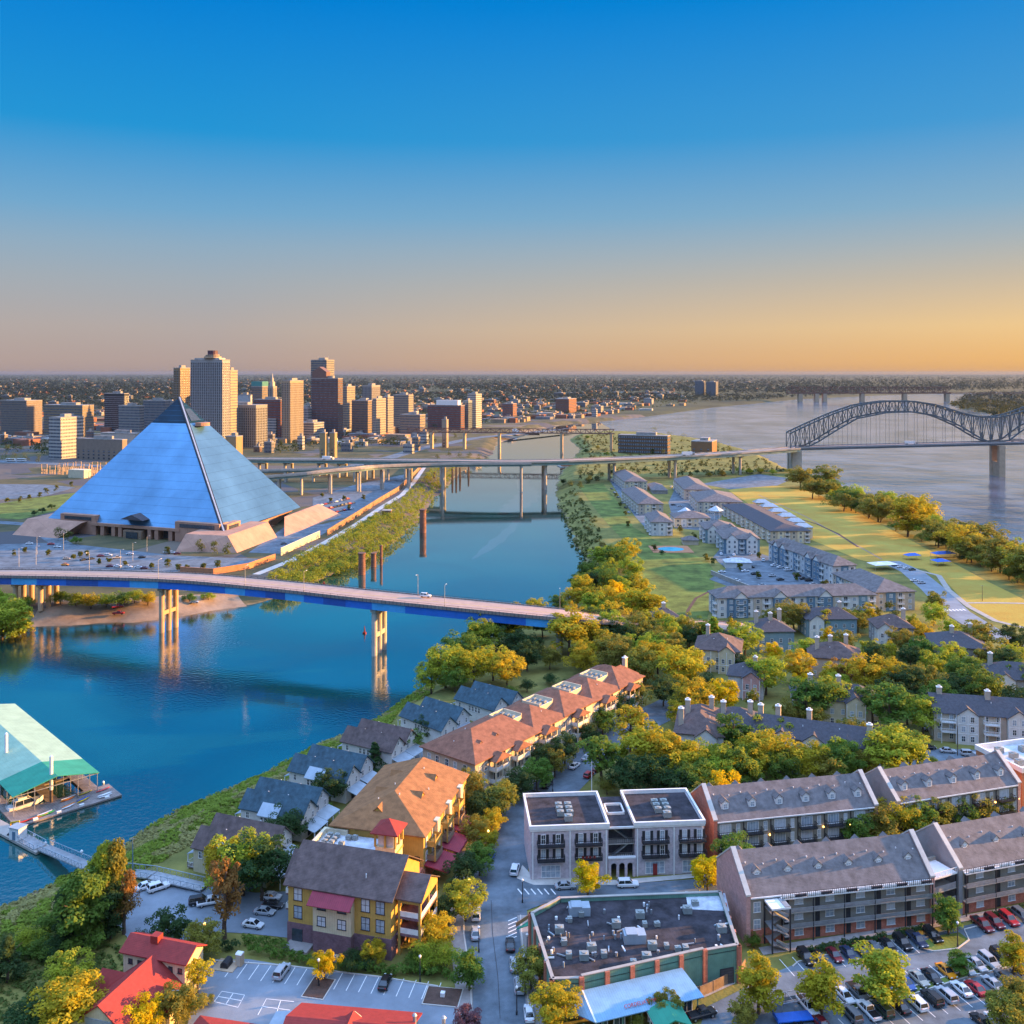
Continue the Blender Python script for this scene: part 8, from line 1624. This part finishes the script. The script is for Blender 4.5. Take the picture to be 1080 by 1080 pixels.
def lorry(x, D, z, rz, label, col='white_metal', L=15):
    t = thing('lorry', label, 'lorry', (XA(x, D), D, z), rz, 'lorries on the motorway bridges'); bbox(t, 'trailer', col, -L / 2, L / 2 - 3, -1.3, 1.3, 1.1, 4.0); bbox(t, 'cab', 'steel', L / 2 - 2.4, L / 2, -1.2, 1.2, .8, 3.2)
    for x_ in (-L / 2 + 1.5, -L / 2 + 2.8, L / 2 - 3.6, L / 2 - 1):
        for s in (-1, 1): mb = MB(); mb.tube((x_, s * .95, .5), (x_, s * 1.25, .5), .5, 10); mb.build('wheel', M['tyre'], t)
lorry(961, 1103 + 6, 31, -.03, 'white lorry crossing the steel arch bridge'); lorry(726, 1042, 24.1, .35, 'white lorry on the viaduct beside the arch approach'); lorry(346, 1050, 18.4, -.5, 'white lorry on the viaduct behind the pyramid'); lorry(1073, 1104, 34.2, -.03, 'grey lorry leaving the arch at the picture edge', 'steel')
# red motorbike with its rider on the bridge
def motorbike():
    c = P(341.5, 617, 19.0); t = thing('motorbike', 'red motorbike crossing the blue bridge', 'motorbike', (c.x, c.y, 18.95), R(-18))
    for x in (-.7, .7): mb = MB(); mb.tube((x, -.07, .33), (x, .07, .33), .33, 12); mb.build('wheel', M['tyre'], t)
    mb = MB(); mb.box(-.55, .5, -.14, .14, .45, .8); mb.ext([(-.1, .8), (.5, .8), (.35, 1.02), (.0, .98)], -.17, .17, 'y'); link('body', mb.mesh('body', M['car_paint']), t, color=(.6, .03, .03, 1))
    mb = MB(); mb.bar((.55, 0, .6), (.42, 0, 1.15), .07, .07); mb.bar((.42, -.35, 1.12), (.42, .35, 1.12), .05, .05); mb.build('handlebar', M['dark_metal'], t)
    me = bpy.data.meshes.new('person')
    J = [((-.15, 0, .95), .15), ((-.08, 0, 1.25), .17), ((.05, 0, 1.5), .16), ((.1, 0, 1.62), .07), ((.13, 0, 1.78), .13)]
    for s in (-1, 1): J += [((.05, s * .2, 1.46), .08), ((.25, s * .3, 1.25), .06), ((.42, s * .3, 1.12), .05), ((-.12, s * .14, .92), .11), ((.28, s * .2, .85), .09), ((.08, s * .2, .4), .06)]
    me.from_pydata([j[0] for j in J], [(0, 1), (1, 2), (2, 3), (3, 4), (2, 5), (5, 6), (6, 7), (0, 8), (8, 9), (9, 10), (2, 11), (11, 12), (12, 13), (0, 14), (14, 15), (15, 16)], []); me.materials.append(mat('rider_cloth', (.35, .04, .04), .8))
    o = bpy.data.objects.new('person', me); C.objects.link(o); sk = o.modifiers.new('skin', 'SKIN')
    for i, j in enumerate(J): me.skin_vertices[0].data[i].radius = (j[1], j[1])
    me.skin_vertices[0].data[0].use_root = True; o.modifiers.new('sub', 'SUBSURF').levels = 1
    o.location = (c.x, c.y, 18.95); o.rotation_euler = (0, 0, R(-18)); tag(o, 'rider in red leaning forward on the motorbike', 'person')
motorbike()
# ------------------------------------------------------------------ marina
def marina():
    E1, E2 = P(104.5, 815, 0), P(13, 841, 0); mid = (E1 + E2) / 2; ac_ = (E1 - E2).xy; hw = ac_.length / 2; rz = math.atan2(ac_.y, ac_.x)
    t = thing('boat_shed', 'open marina shed with cream and green tin roof on posts over the dock', 'boat shed', (mid.x, mid.y, W), rz)
    ze, zr = 6.0, 8.4; L = 78; b = 13          # local x runs across the roof, y away along it
    for nm, m, y0, y1 in (('roof', 'cream_tin', b, L), ('end_roof', 'green_tin', -.3, b - .02)):
        mb = MB(); mb.ext([(-hw, ze), (0, zr), (hw, ze), (hw, ze + .18), (0, zr + .18), (-hw, ze + .18)], y0, y1, 'y'); mb.build(nm, M[m], t)
    for y in range(0, 78, 6):
        for x in (-hw + .4, -hw * .5, hw * .5, hw - .4):
            mb = MB(); mb.tube((x, y + .3, .3), (x, y + .3, ze + (hw - abs(x)) / hw * (zr - ze) - .05), .1, 6); mb.build('post', M['steel'], t)
    mb = MB()
    for y in range(0, 78, 6): mb.bar((-hw, y + .3, ze - .15), (hw, y + .3, ze - .15), .12, .2)
    mb.build('tie_beam', M['steel'], t)
    d = thing('floating_dock', 'grey timber floating dock under and in front of the marina shed', 'dock', (mid.x, mid.y, W), rz)
    bbox(d, 'deck', 'deck_wood', -hw - 1, hw + 4, -6.5, 3.5, .1, .55); bbox(d, 'deck', 'deck_wood', hw - 3, hw + 1, 3.52, L, .1, .5); bbox(d, 'deck', 'deck_wood', -1.5, 1.5, 3.52, L, .1, .52); bbox(d, 'deck', 'deck_wood', -hw - 1, -hw + 2, 3.52, L, .1, .5)
    for y in (16, 28, 40, 52): bbox(d, 'finger_pier', 'deck_wood', 1.52, hw - 3.02, y, y + 1.2, .1, .48)
    for x in (-8, -2, 4, 11): bbox(d, 'dock_box', 'white_metal', x, x + 1.2, -6.2, -5.6, .56, 1.1)
    cols = [('red', (.7, .03, .02)), ('orange', (.75, .20, .02)), ('green', (.03, .45, .08)), ('white', (.75, .75, .74)), ('yellow', (.7, .45, .03)), ('blue', (.03, .12, .5))]
    hull = MB(); st = []
    for k in range(9): f = k / 8 * 2 - 1; w = .34 * (1 - f * f) ** .6 + .01; st.append([(f * 2.1, -w, .28 + f * f * .14), (f * 2.1, 0, .02 + f * f * .2), (f * 2.1, w, .28 + f * f * .14), (f * 2.1, 0, .34 + f * f * .1)])
    for a, b_2 in zip(st, st[1:]): hull.add(a + b_2, [(i, (i + 1) % 4, 4 + (i + 1) % 4, 4 + i)[::-1] for i in range(4)])
    hm = hull.mesh('kayak', M['car_paint']); cols_ = {}
    spots = [(-hw + 2, -5, 0, 'red', .1), (-hw + 5.6, -4.8, 0, 'orange', .1), (-4, -4.6, 0, 'green', .2), (-4.4, -3.8, 0, 'white', .2), (1.5, -4.2, 0, 'white', .3), (1.9, -3.4, 0, 'orange', .3), (6, -3, 0, 'yellow', .4), (6.4, -2.0, 0, 'blue', .3), (11.5, -4.6, 0, 'white', .1), (11.5, -3.9, 0, 'white', .1), (11.5, -4.25, .42, 'white', .1), (3, .6, 0, 'orange', .2), (8, 1.4, 0, 'yellow', .2), (3.6, 1.6, 0, 'white', .2), (12.5, 0, 0, 'red', .2)]
    Rm = Matrix.Rotation(rz, 3, 'Z')
    for x, y, z, c, a in spots:
        p = Vector((mid.x, mid.y, W + .56 + z)) + Rm @ Vector((x, y, 0)); cols_[c] = cols_.get(c, 0) + 1; n = sum(1 for q in spots if q[3] == c)
        o = link('kayak', hm, None, p, rz + a, color=(*dict(cols)[c], 1)); tag(o, f'{c} kayak lying on the marina dock' + (f', {nth(cols_[c])} such from the gangway side' if n > 1 else ''), 'kayak', 'kayaks on the marina dock')
    def boat(x, y, s, rz_, label):
        p = Vector((mid.x, mid.y, W)) + Rm @ Vector((x, y, 0)); q = thing('cabin_cruiser', label, 'boat', p, rz + rz_, 'boats under the marina shed')
        mb = MB(); st = [(-4.5, 1.5, 1.2), (-2, 1.75, 1.2), (1.5, 1.65, 1.35), (3.6, 1.0, 1.55), (4.9, .08, 1.75)]; rows = [[(xx * s, -w * s, h * s), (xx * s, -w * .7 * s, .1), (xx * s, w * .7 * s, .1), (xx * s, w * s, h * s)] for xx, w, h in st]
        for a, b2 in zip(rows, rows[1:]): mb.add(a + b2, [(i, (i + 1) % 4, 4 + (i + 1) % 4, 4 + i)[::-1] for i in range(4)])
        mb.add(rows[0], [(0, 1, 2, 3)]); mb.build('hull', M['white_metal'], q)
        mb = MB(); cabin(mb, MB(), -3 * s, -2.8 * s, 1.2 * s, 2.4 * s, 1.3 * s, 2.5 * s, 1.3 * s, 1.1 * s); mb.build('cabin', M['white_metal'], q); gl = MB(); cabin(MB(), gl, -3 * s, -2.8 * s, 1.2 * s, 2.4 * s, 1.3 * s, 2.5 * s, 1.25 * s, 1.08 * s); gl.build('cabin_window', M['car_glass'], q)
        mb = MB(); mb.box(-2 * s, .2 * s, -.9 * s, .9 * s, 2.55 * s, 3.1 * s); mb.build('flybridge', M['white_metal'], q); mb = MB(); mb.tube((-.8 * s, 0, 3.1 * s), (-.8 * s, 0, 4.6 * s), .05, 5); mb.build('mast', M['steel'], q)
    boat(-6.6, -.2 + 6.0, 1.0, R(4), 'white cabin cruiser moored at the open end of the marina shed'); boat(-6.5, 20, .85, R(90), 'white cruiser berthed deeper inside the marina shed')
marina()
for k, (px, py, yt, D, lab) in enumerate([(54, 848, 798, None, 'tall white mooring piling at the end of the marina shed'), (6.5, 0, 774, 283, 'tall white mooring piling rising through the cream marina roof')]):
    c = P(px, py, W) if D is None else Vector((XA(px, D), D, W)); zt = ZA(yt, c.y); q = thing('mooring_piling', lab, 'piling', (c.x, c.y, W)); mb = MB(); mb.tube((0, 0, -3), (0, 0, 4.0), .42, 12); mb.build('lower_shaft', M['bark'], q); mb = MB(); mb.tube((0, 0, 4.0), (0, 0, zt - W), .48, 12); mb.tube((0, 0, zt - W), (0, 0, zt - W + .4), .48, 12, .1); mb.build('white_sleeve', M['white_metal'], q)
def gangway(name, label, a, b, z0, z1, wd=1.6, hi=1.3):
    A, B_ = P(*a, z0), P(*b, z1); O = A.copy(); v = B_ - A; t = thing(name, label, 'walkway', O); nr = Vector((v.y, -v.x, 0)).normalized()
    mb = MB(); mb.bar((0, 0, 0), v, wd * 2, .3); mb.build('deck', M['steel'], t)
    for s in (-1, 1):
        mb = MB(); n = max(4, int(v.length / 1.6)); o_ = nr * wd * s; u = Vector((0, 0, hi))
        mb.bar(o_ + u, v + o_ + u, .12, .12)
        for i in range(n + 1): p = v * (i / n) + o_; mb.bar(p, p + u, .08, .08)
        for i in range(n): p, q = v * (i / n) + o_, v * ((i + 1) / n) + o_; mb.bar(p, q + u, .06, .06)
        mb.build('railing', M['tin_plain'], t)
gangway('gangway', 'railed steel gangway from the dock platform towards the near bank', (46, 894), (93, 914), -5.0, -2.0); gangway('gangway', 'railed floating walkway beside the white pump hut', (22, 883), (42, 894), -5.2, -5.1)
gangway('gangway', 'raised steel walkway on the bank leading to the marina car park', (95, 916), (160, 923), -1.6, .9); gangway('gangway', 'ramp from the raised walkway down to the marina car park', (161, 923.5), (216, 936), .9, .6)
mb = MB(); a, b = P(-20, 862, -5.5), P(46, 897, -5.5); mb.bar(a, b, 4, .6); tag(mb.build('floating_pontoon', M['concrete']), 'grey floating pontoon carrying the marina walkway', 'pontoon')
p = P(19, 884, -5.2); t = thing('pump_hut', 'small white hut on the pontoon beside the kayaks', 'hut', p, R(-20)); bbox(t, 'wall', 'white_metal', -1.6, 1.6, -1.3, 1.3, 0, 3); bbox(t, 'roof', 'tin_plain', -1.8, 1.8, -1.5, 1.5, 3, 3.2); bbox(t, 'door', 'blue_wall', -.5, .5, -1.38, -1.31, .1, 2.2)
p = P(11, 880, -5.2); t = thing('yellow_hoist', 'yellow hoist on the pontoon by the white hut', 'hoist', p); mb = MB(); mb.bar((0, 0, 0), (0, 0, 3), .25, .25); mb.bar((0, 0, 3), (2.4, 0, 3.4), .3, .4); mb.build('arm', mat('hoist_yellow', (.7, .38, .02), .5), t); bbox(t, 'base', 'dark_metal', -.6, .6, -.6, .6, 0, .3)
for k, (x, y) in enumerate([(109, 826), (36, 882), (48, 890), (86, 899)]):
    c = P(x, y, W); mb = MB(); mb.tube((0, 0, -.2), (0, 0, .35), .3, 10, .38); mb.tube((0, 0, .35), (0, 0, .7), .38, 10, .08); o = mb.build('mooring_buoy', M['white_metal'], None, (c.x, c.y, W)); tag(o, f'small white mooring buoy near the marina, {nth(k + 1)} from the shed', 'buoy', 'mooring buoys')
c = P(384.5, 668, W); q = thing('channel_marker', 'red channel marker buoy beside the bridge pier', 'buoy', (c.x, c.y, W)); mb = MB(); mb.tube((0, 0, -.3), (0, 0, .6), .9, 10); mb.build('float', M['red_roof'], q); mb = MB(); mb.tube((0, 0, .6), (0, 0, 3.4), .4, 6, .15); mb.build('tower', M['red_roof'], q)
# ------------------------------------------------------------------ street furniture
for k, (x, y, g) in enumerate([(495, 952, True), (515, 898, True), (216, 1000, True), (505, 1004, False), (551, 952, False), (527, 866, False), (556, 1012, False), (336, 1040, False), (1010, 999, False), (443, 1036, False), (583, 835, False), (545, 1070, False)]):
    c = P(x, y, .15); where = ['by the maroon awnings', 'below the condominium corner', 'on the marina lot edge', 'on the pavement by the gold shrubs', 'at the street corner', 'where the street bends', 'beside the shop wall', 'by the yellow tree in the car park', 'on the grass island', 'at the end of the car park hedge', 'under the condominium trees', 'near the parked white car'][k]
    lamp_post((c.x, c.y, .15), 0, 4.6, ('lit amber' if g else 'dark unlit') + ' globe lamp post ' + where, 'globe lamp posts', arm=0, col='dark_metal', glow=g)
for (x, y, h, lab) in [(624, 838, 9, 'tall white utility pole above the brick block'), (185, 1085, 7, 'bare grey pole beside the red roofed restaurant'), (140, 920, 8, 'slim blue pole standing on the bank by the walkway'), (861, 802, 10, 'thin pole by the slate townhouse'), (1036, 634, 8, 'lone light pole in the grass by the pale path'), (1010, 797, 9, 'wooden pole by the back lane')]:
    c = P(x, y); q = thing('utility_pole', lab, 'pole', (c.x, c.y, gz(c.x, c.y))); mb = MB(); mb.tube((0, 0, -.3), (0, 0, h), .14, 7, .09); mb.build('shaft', M['blue_wall' if 'blue' in lab else 'white_metal' if 'white' in lab else 'bark'], q); mb = MB(); mb.bar((-.6, 0, h - .3), (.6, 0, h - .3), .1, .1); mb.build('cross_arm', M['steel'], q)
for k, (x, y) in enumerate([(20, 598), (38, 596), (39, 585), (67, 580), (155, 584), (127, 600), (140, 592)]):
    c = P(x, y); lamp_post((c.x, c.y, .1), R(20), 11, f'tall light pole on the pyramid car park, {nth(k + 1)} counted along the lot', 'light poles on the pyramid car park', arm=1.4)
p = P(253, 1018); t = thing('portable_toilet', 'tan portable toilet by the hedge in the car park', 'portable toilet', (p.x, p.y, .1), R(-15)); bbox(t, 'cabin', 'tan_concrete', -.6, .6, -.6, .6, 0, 2.2); mb = MB(); mb.ext([(-.65, 2.2), (.65, 2.2), (.4, 2.45), (-.4, 2.45)], -.65, .65, 'x'); mb.build('roof', M['white_metal'], t); bbox(t, 'door', 'beige', -.4, .4, -.66, -.61, .1, 1.95)
p = P(239, 1019); t = thing('covered_grill', 'black covered grill on a tan pad beside the portable toilet', 'grill', (p.x, p.y, .1), R(-12)); bbox(t, 'pad', 'tan_concrete', -2.2, 2.2, -1.8, 1.8, 0, .12); mb = MB(); mb.ext([(-.8, .12), (.8, .12), (.7, .9), (.35, 1.25), (-.35, 1.25), (-.7, .9)], -1.1, 1.1, 'y'); mb.build('cover', M['dark_metal'], t)
p = P(336, 1043); t = thing('traffic_island', 'kerbed planting bed under the small yellow tree', 'planting bed', (p.x, p.y, .1), R(-12)); bbox(t, 'kerb', 'pale_concrete', -2.2, 2.2, -3, 3, 0, .12); bbox(t, 'soil', 'mulch', -2.0, 2.0, -2.8, 2.8, .12, .17)
p = P(467, 1052); t = thing('planting_bed', 'kerbed lawn corner at the end of the car park', 'planting bed', (p.x, p.y, .1), R(-8)); bbox(t, 'kerb', 'pale_concrete', -3.4, 3.4, -2.6, 2.6, 0, .14); bbox(t, 'turf', 'mulch', -3.2, 3.2, -2.4, 2.4, .14, .2); bbox(t, 'stone_urn', 'white_metal', -.4, .4, -.4, .4, .2, .9)
p = P(1005, 605)
def fence(px, h, label, m='wood'):
    pts = [P(x, y) for x, y in px]; O = pts[0].copy(); t = thing('wooden_fence' if m == 'wood' else 'iron_fence', label, 'fence', O); mb = MB(); sweep(mb, pts, rect(-.06, .06, .1, h), O); mb.build('board_panel', M[m], t)
    for a, b in zip(pts, pts[1:]):
        n = max(1, int((b - a).length / 2.6))
        for i in range(n): q = a.lerp(b, i / n) - O; mb = MB(); mb.box(q.x - .08, q.x + .08, q.y - .08, q.y + .08, 0, h + .15); mb.build('post', M[m], t)
fence([(724, 1052), (738, 1052), (752, 1046), (768, 1038), (781, 1030), (786, 1022)], 2.0, 'curving wooden fence round the service yard of the shop')
rl = [P(x, y) for x, y in [(170, 1001), (200, 989), (226, 983)]]; t = thing('iron_railing', 'thin dark railing along the marina lot edge', 'railing', rl[0])
mb = MB()
for a, b in zip(rl, rl[1:]):
    mb.bar(a - rl[0] + Vector((0, 0, 1)), b - rl[0] + Vector((0, 0, 1)), .07, .07)
    for i in range(10): q = a.lerp(b, i / 10) - rl[0]; mb.bar(q, q + Vector((0, 0, 1)), .06, .06)
mb.build('bars', M['dark_metal'], t)
for k, (x, y, m, lab) in enumerate([(752, 1031, 'maroon_roof', 'magenta wheeled bin in the service yard'), (757, 1036, 'blue_wall', 'blue skip in the service yard'), (766, 1031, 'dark_metal', 'black bin in the service yard by the roller door')]):
    p = P(x, y); t = thing('waste_bin', lab, 'bin', (p.x, p.y, .12), R(15)); mb = MB(); mb.ext([(-1.0, 0), (1.0, 0), (1.25, 1.3), (-1.25, 1.3)], -.8, .8, 'y'); mb.build('tub', M[m], t); mb = MB(); mb.box(-1.3, 1.3, -.85, .85, 1.3, 1.42); mb.build('lid', M[m], t)
p = P(707, 1067); t = thing('white_kiosk', 'small white kiosk with glazed front beside the fence', 'kiosk', (p.x, p.y, .1), R(12)); bbox(t, 'wall', 'white_metal', -1.5, 1.5, -1, 1, 0, 2.4); roof_hip(t, -1.5, 1.5, -1, 1, 2.4, .7, 'white_trim', .25, .1); link('window', win_mesh(.9, 1.5, 'white_trim', 'glass'), t, (-.7, -1.0, .6)); link('window', win_mesh(.9, 1.5, 'white_trim', 'glass'), t, (.7, -1.0, .6))
p = P(706, 1092); t = thing('teal_pavilion', 'teal canvas pavilion roof with white edges by the shop terrace', 'pavilion', (p.x, p.y, .1), R(12)); mb = MB()
for x in (-2.7, 2.7):
    for y in (-2.2, 2.2): mb.bar((x, y, 0), (x, y, 2.8), .15, .15)
mb.build('post', M['white_trim'], t); roof_gable(t, -3, 3, -2.5, 2.5, 2.8, 1.3, 'green_tin', 'y', .2, .2); bbox(t, 'edge_board', 'white_trim', -3.2, -3.0, -2.7, 2.7, 2.55, 2.85); bbox(t, 'edge_board', 'white_trim', 3.0, 3.2, -2.7, 2.7, 2.55, 2.85)
p = P(838, 1077); t = thing('flat_trailer', 'blue flat bed trailer parked beside the white pickup', 'trailer', (p.x, p.y, .1), R(8)); bbox(t, 'bed', 'blue_tarp', -3.6, 3.6, -1.2, 1.2, .6, .8); bbox(t, 'headboard', 'blue_tarp', -3.7, -3.55, -1.2, 1.2, .8, 1.5)
for x_ in (-.6, .6):
    for s in (-1, 1): mb = MB(); mb.tube((x_, s * 1.2, .35), (x_, s * 1.38, .35), .35, 10); mb.build('wheel', M['tyre'], t)
p = P(833, 1063); t = thing('cart_shelter', 'thin metal cart shelter frame on the car park', 'shelter', (p.x, p.y, .1), R(15)); mb = MB()
for x in (-2.4, 0, 2.4):
    for y in (-1.4, 1.4): mb.bar((x, y, 0), (x, y, 1.9), .1, .1)
for y in (-1.4, 1.4): mb.bar((-2.4, y, 1.9), (2.4, y, 1.9), .1, .1)
for x in (-2.4, 0, 2.4): mb.bar((x, -1.4, 1.9), (x, 1.4, 1.9), .1, .1)
mb.build('frame', M['steel'], t); mb = MB(); mb.box(-2.4, 2.4, 1.38, 1.42, .3, 1.0); mb.build('side_panel', M['steel'], t)
# ------------------------------------------------------------------ field tents, far yard things
def tent(x, y, w, d, h, m, label, group):
    p = P(x, y); t = thing('canopy_tent', label, 'tent', (p.x, p.y, .05), R(12), group); mb = MB()
    for sx in (-1, 1):
        for sy in (-1, 1): mb.bar((sx * w / 2, sy * d / 2, 0), (sx * w / 2, sy * d / 2, h), .12, .12)
    mb.build('leg', M['steel'], t); roof_hip(t, -w / 2, w / 2, -d / 2, d / 2, h, 1.3, m, .1, .08, None, None, 'x', 'canopy')
tent(962, 590, 9, 5, 2.6, 'blue_tarp', 'small blue canopy on the field nearest the parked cars', 'canopies on the field'); tent(995, 588, 14, 6, 2.6, 'blue_tarp', 'long blue canopy on the field farthest towards the trees', 'canopies on the field'); tent(992, 596, 9, 7, 2.6, 'blue_tarp', 'blue canopy on the field below the long blue one', 'canopies on the field'); tent(931, 600, 15, 9, 3.0, 'white_metal', 'white peaked tent beside the parked cars by the field', 'canopies on the field')
def substation():
    p = P(88, 500); t = thing('substation', 'rusty forest of steel gantries in a power yard beside the pyramid', 'substation', (p.x, p.y, 0), R(-20))
    for i in range(9):
        for j in range(2):
            x, y = -48 + i * 12, j * 26 - 13; mb = MB(); h = rnd.uniform(8, 13); mb.bar((x, y, 0), (x, y, h), .5, .5); mb.bar((x + 8, y, 0), (x + 8, y, h), .5, .5); mb.bar((x, y, h), (x + 8, y, h), .5, .6)
            for k in range(3): mb.tube((x + 1.5 + k * 2.4, y, 0), (x + 1.5 + k * 2.4, y, h * .5), .5, 6)
            mb.build('gantry', M['tan_concrete'], t)
    bbox(t, 'control_house', 'cream_wall', 12, 34, -34, -24, 0, 9)
substation()
p = P(17, 487); t = thing('tram', 'white two car tram on the street in front of the dark trees', 'tram', (p.x, p.y, 0), R(-3))
for x in (-13, 1): bbox(t, 'carriage', 'white_metal', x, x + 12, -1.4, 1.4, .9, 4.2); bbox(t, 'window_strip', 'car_glass', x + .6, x + 11.4, -1.46, -1.41, 2.2, 3.4); bbox(t, 'undercarriage', 'dark_metal', x + 1, x + 11, -1.2, 1.2, .2, .9)
p = P(602, 492, W); t = thing('floating_landing', 'red roofed floating landing moored under the motorway viaduct', 'landing stage', (p.x, p.y, W), R(10)); bbox(t, 'pontoon', 'concrete', -16, 18, -10, 10, -.4, .8); shell(t, -12, 12, -7, 7, .8, 4.2, 'terracotta'); roof_hip(t, -12, 12, -7, 7, 4.2, 2.2, 'red_brown_roof', .8, .2); bbox(t, 'gangway', 'steel', 18, 34, -1.5, 1.5, .4, .8)
p = P(553, 457.5, W); t = thing('river_barge', 'dark river barge moored beyond the footbridge', 'barge', (p.x, p.y, W), R(5)); mb = MB(); mb.ext([(-30, 1.2), (-26, -.6), (26, -.6), (30, 1.2), (30, 2.6), (-30, 2.6)], -7, 7, 'y'); mb.build('hull', M['rust_steel'], t); bbox(t, 'deckhouse', 'white_metal', -24, -12, -4, 4, 2.6, 8); bbox(t, 'bridge', 'white_metal', -22, -15, -3, 3, 8, 11)
tower('terminal_building', 'long brown terminal at the island end of the footbridge', 652, 704, 707, 460.5, 1330, (.22, .13, .08), 'bands', fl=5); tower('museum_building', 'low brown hall between dark trees at the island tip', 729, 751, 756, 466.5, 1270, (.34, .19, .10), 'few'); tower('footbridge_tower', 'pale square tower carrying the footbridge by the city bank', 466, 471, 473, 443, 1450, (.48, .40, .30), 'few')
tower('plaza_block', 'small bright tan block beside the motorway, partner of another', 337, 343, 345, 457, 1260, (.50, .38, .20), 'few'); tower('plaza_block', 'second bright tan block nearer the footbridge', 347.5, 353, 355, 457, 1265, (.50, .38, .20), 'few')
# ------------------------------------------------------------------ the evening haze
mb = MB(); mb.box(-62000, 62000, -900, 62000, -11.5, 162); hz = mb.build('haze', bpy.data.materials.new('haze')); tag(hz, 'thin blue evening haze over the whole plain', 'haze', kind='stuff')
hm = hz.data.materials[0]; hm.use_nodes = True; n = hm.node_tree.nodes; n.remove(n['Principled BSDF']); v = n.new('ShaderNodeVolumePrincipled'); v.inputs['Color'].default_value = (.20, .29, .46, 1); v.inputs['Density'].default_value = 1.4e-5; v.inputs['Anisotropy'].default_value = .2
hm.node_tree.links.new(v.outputs[0], n['Material Output'].inputs['Volume'])
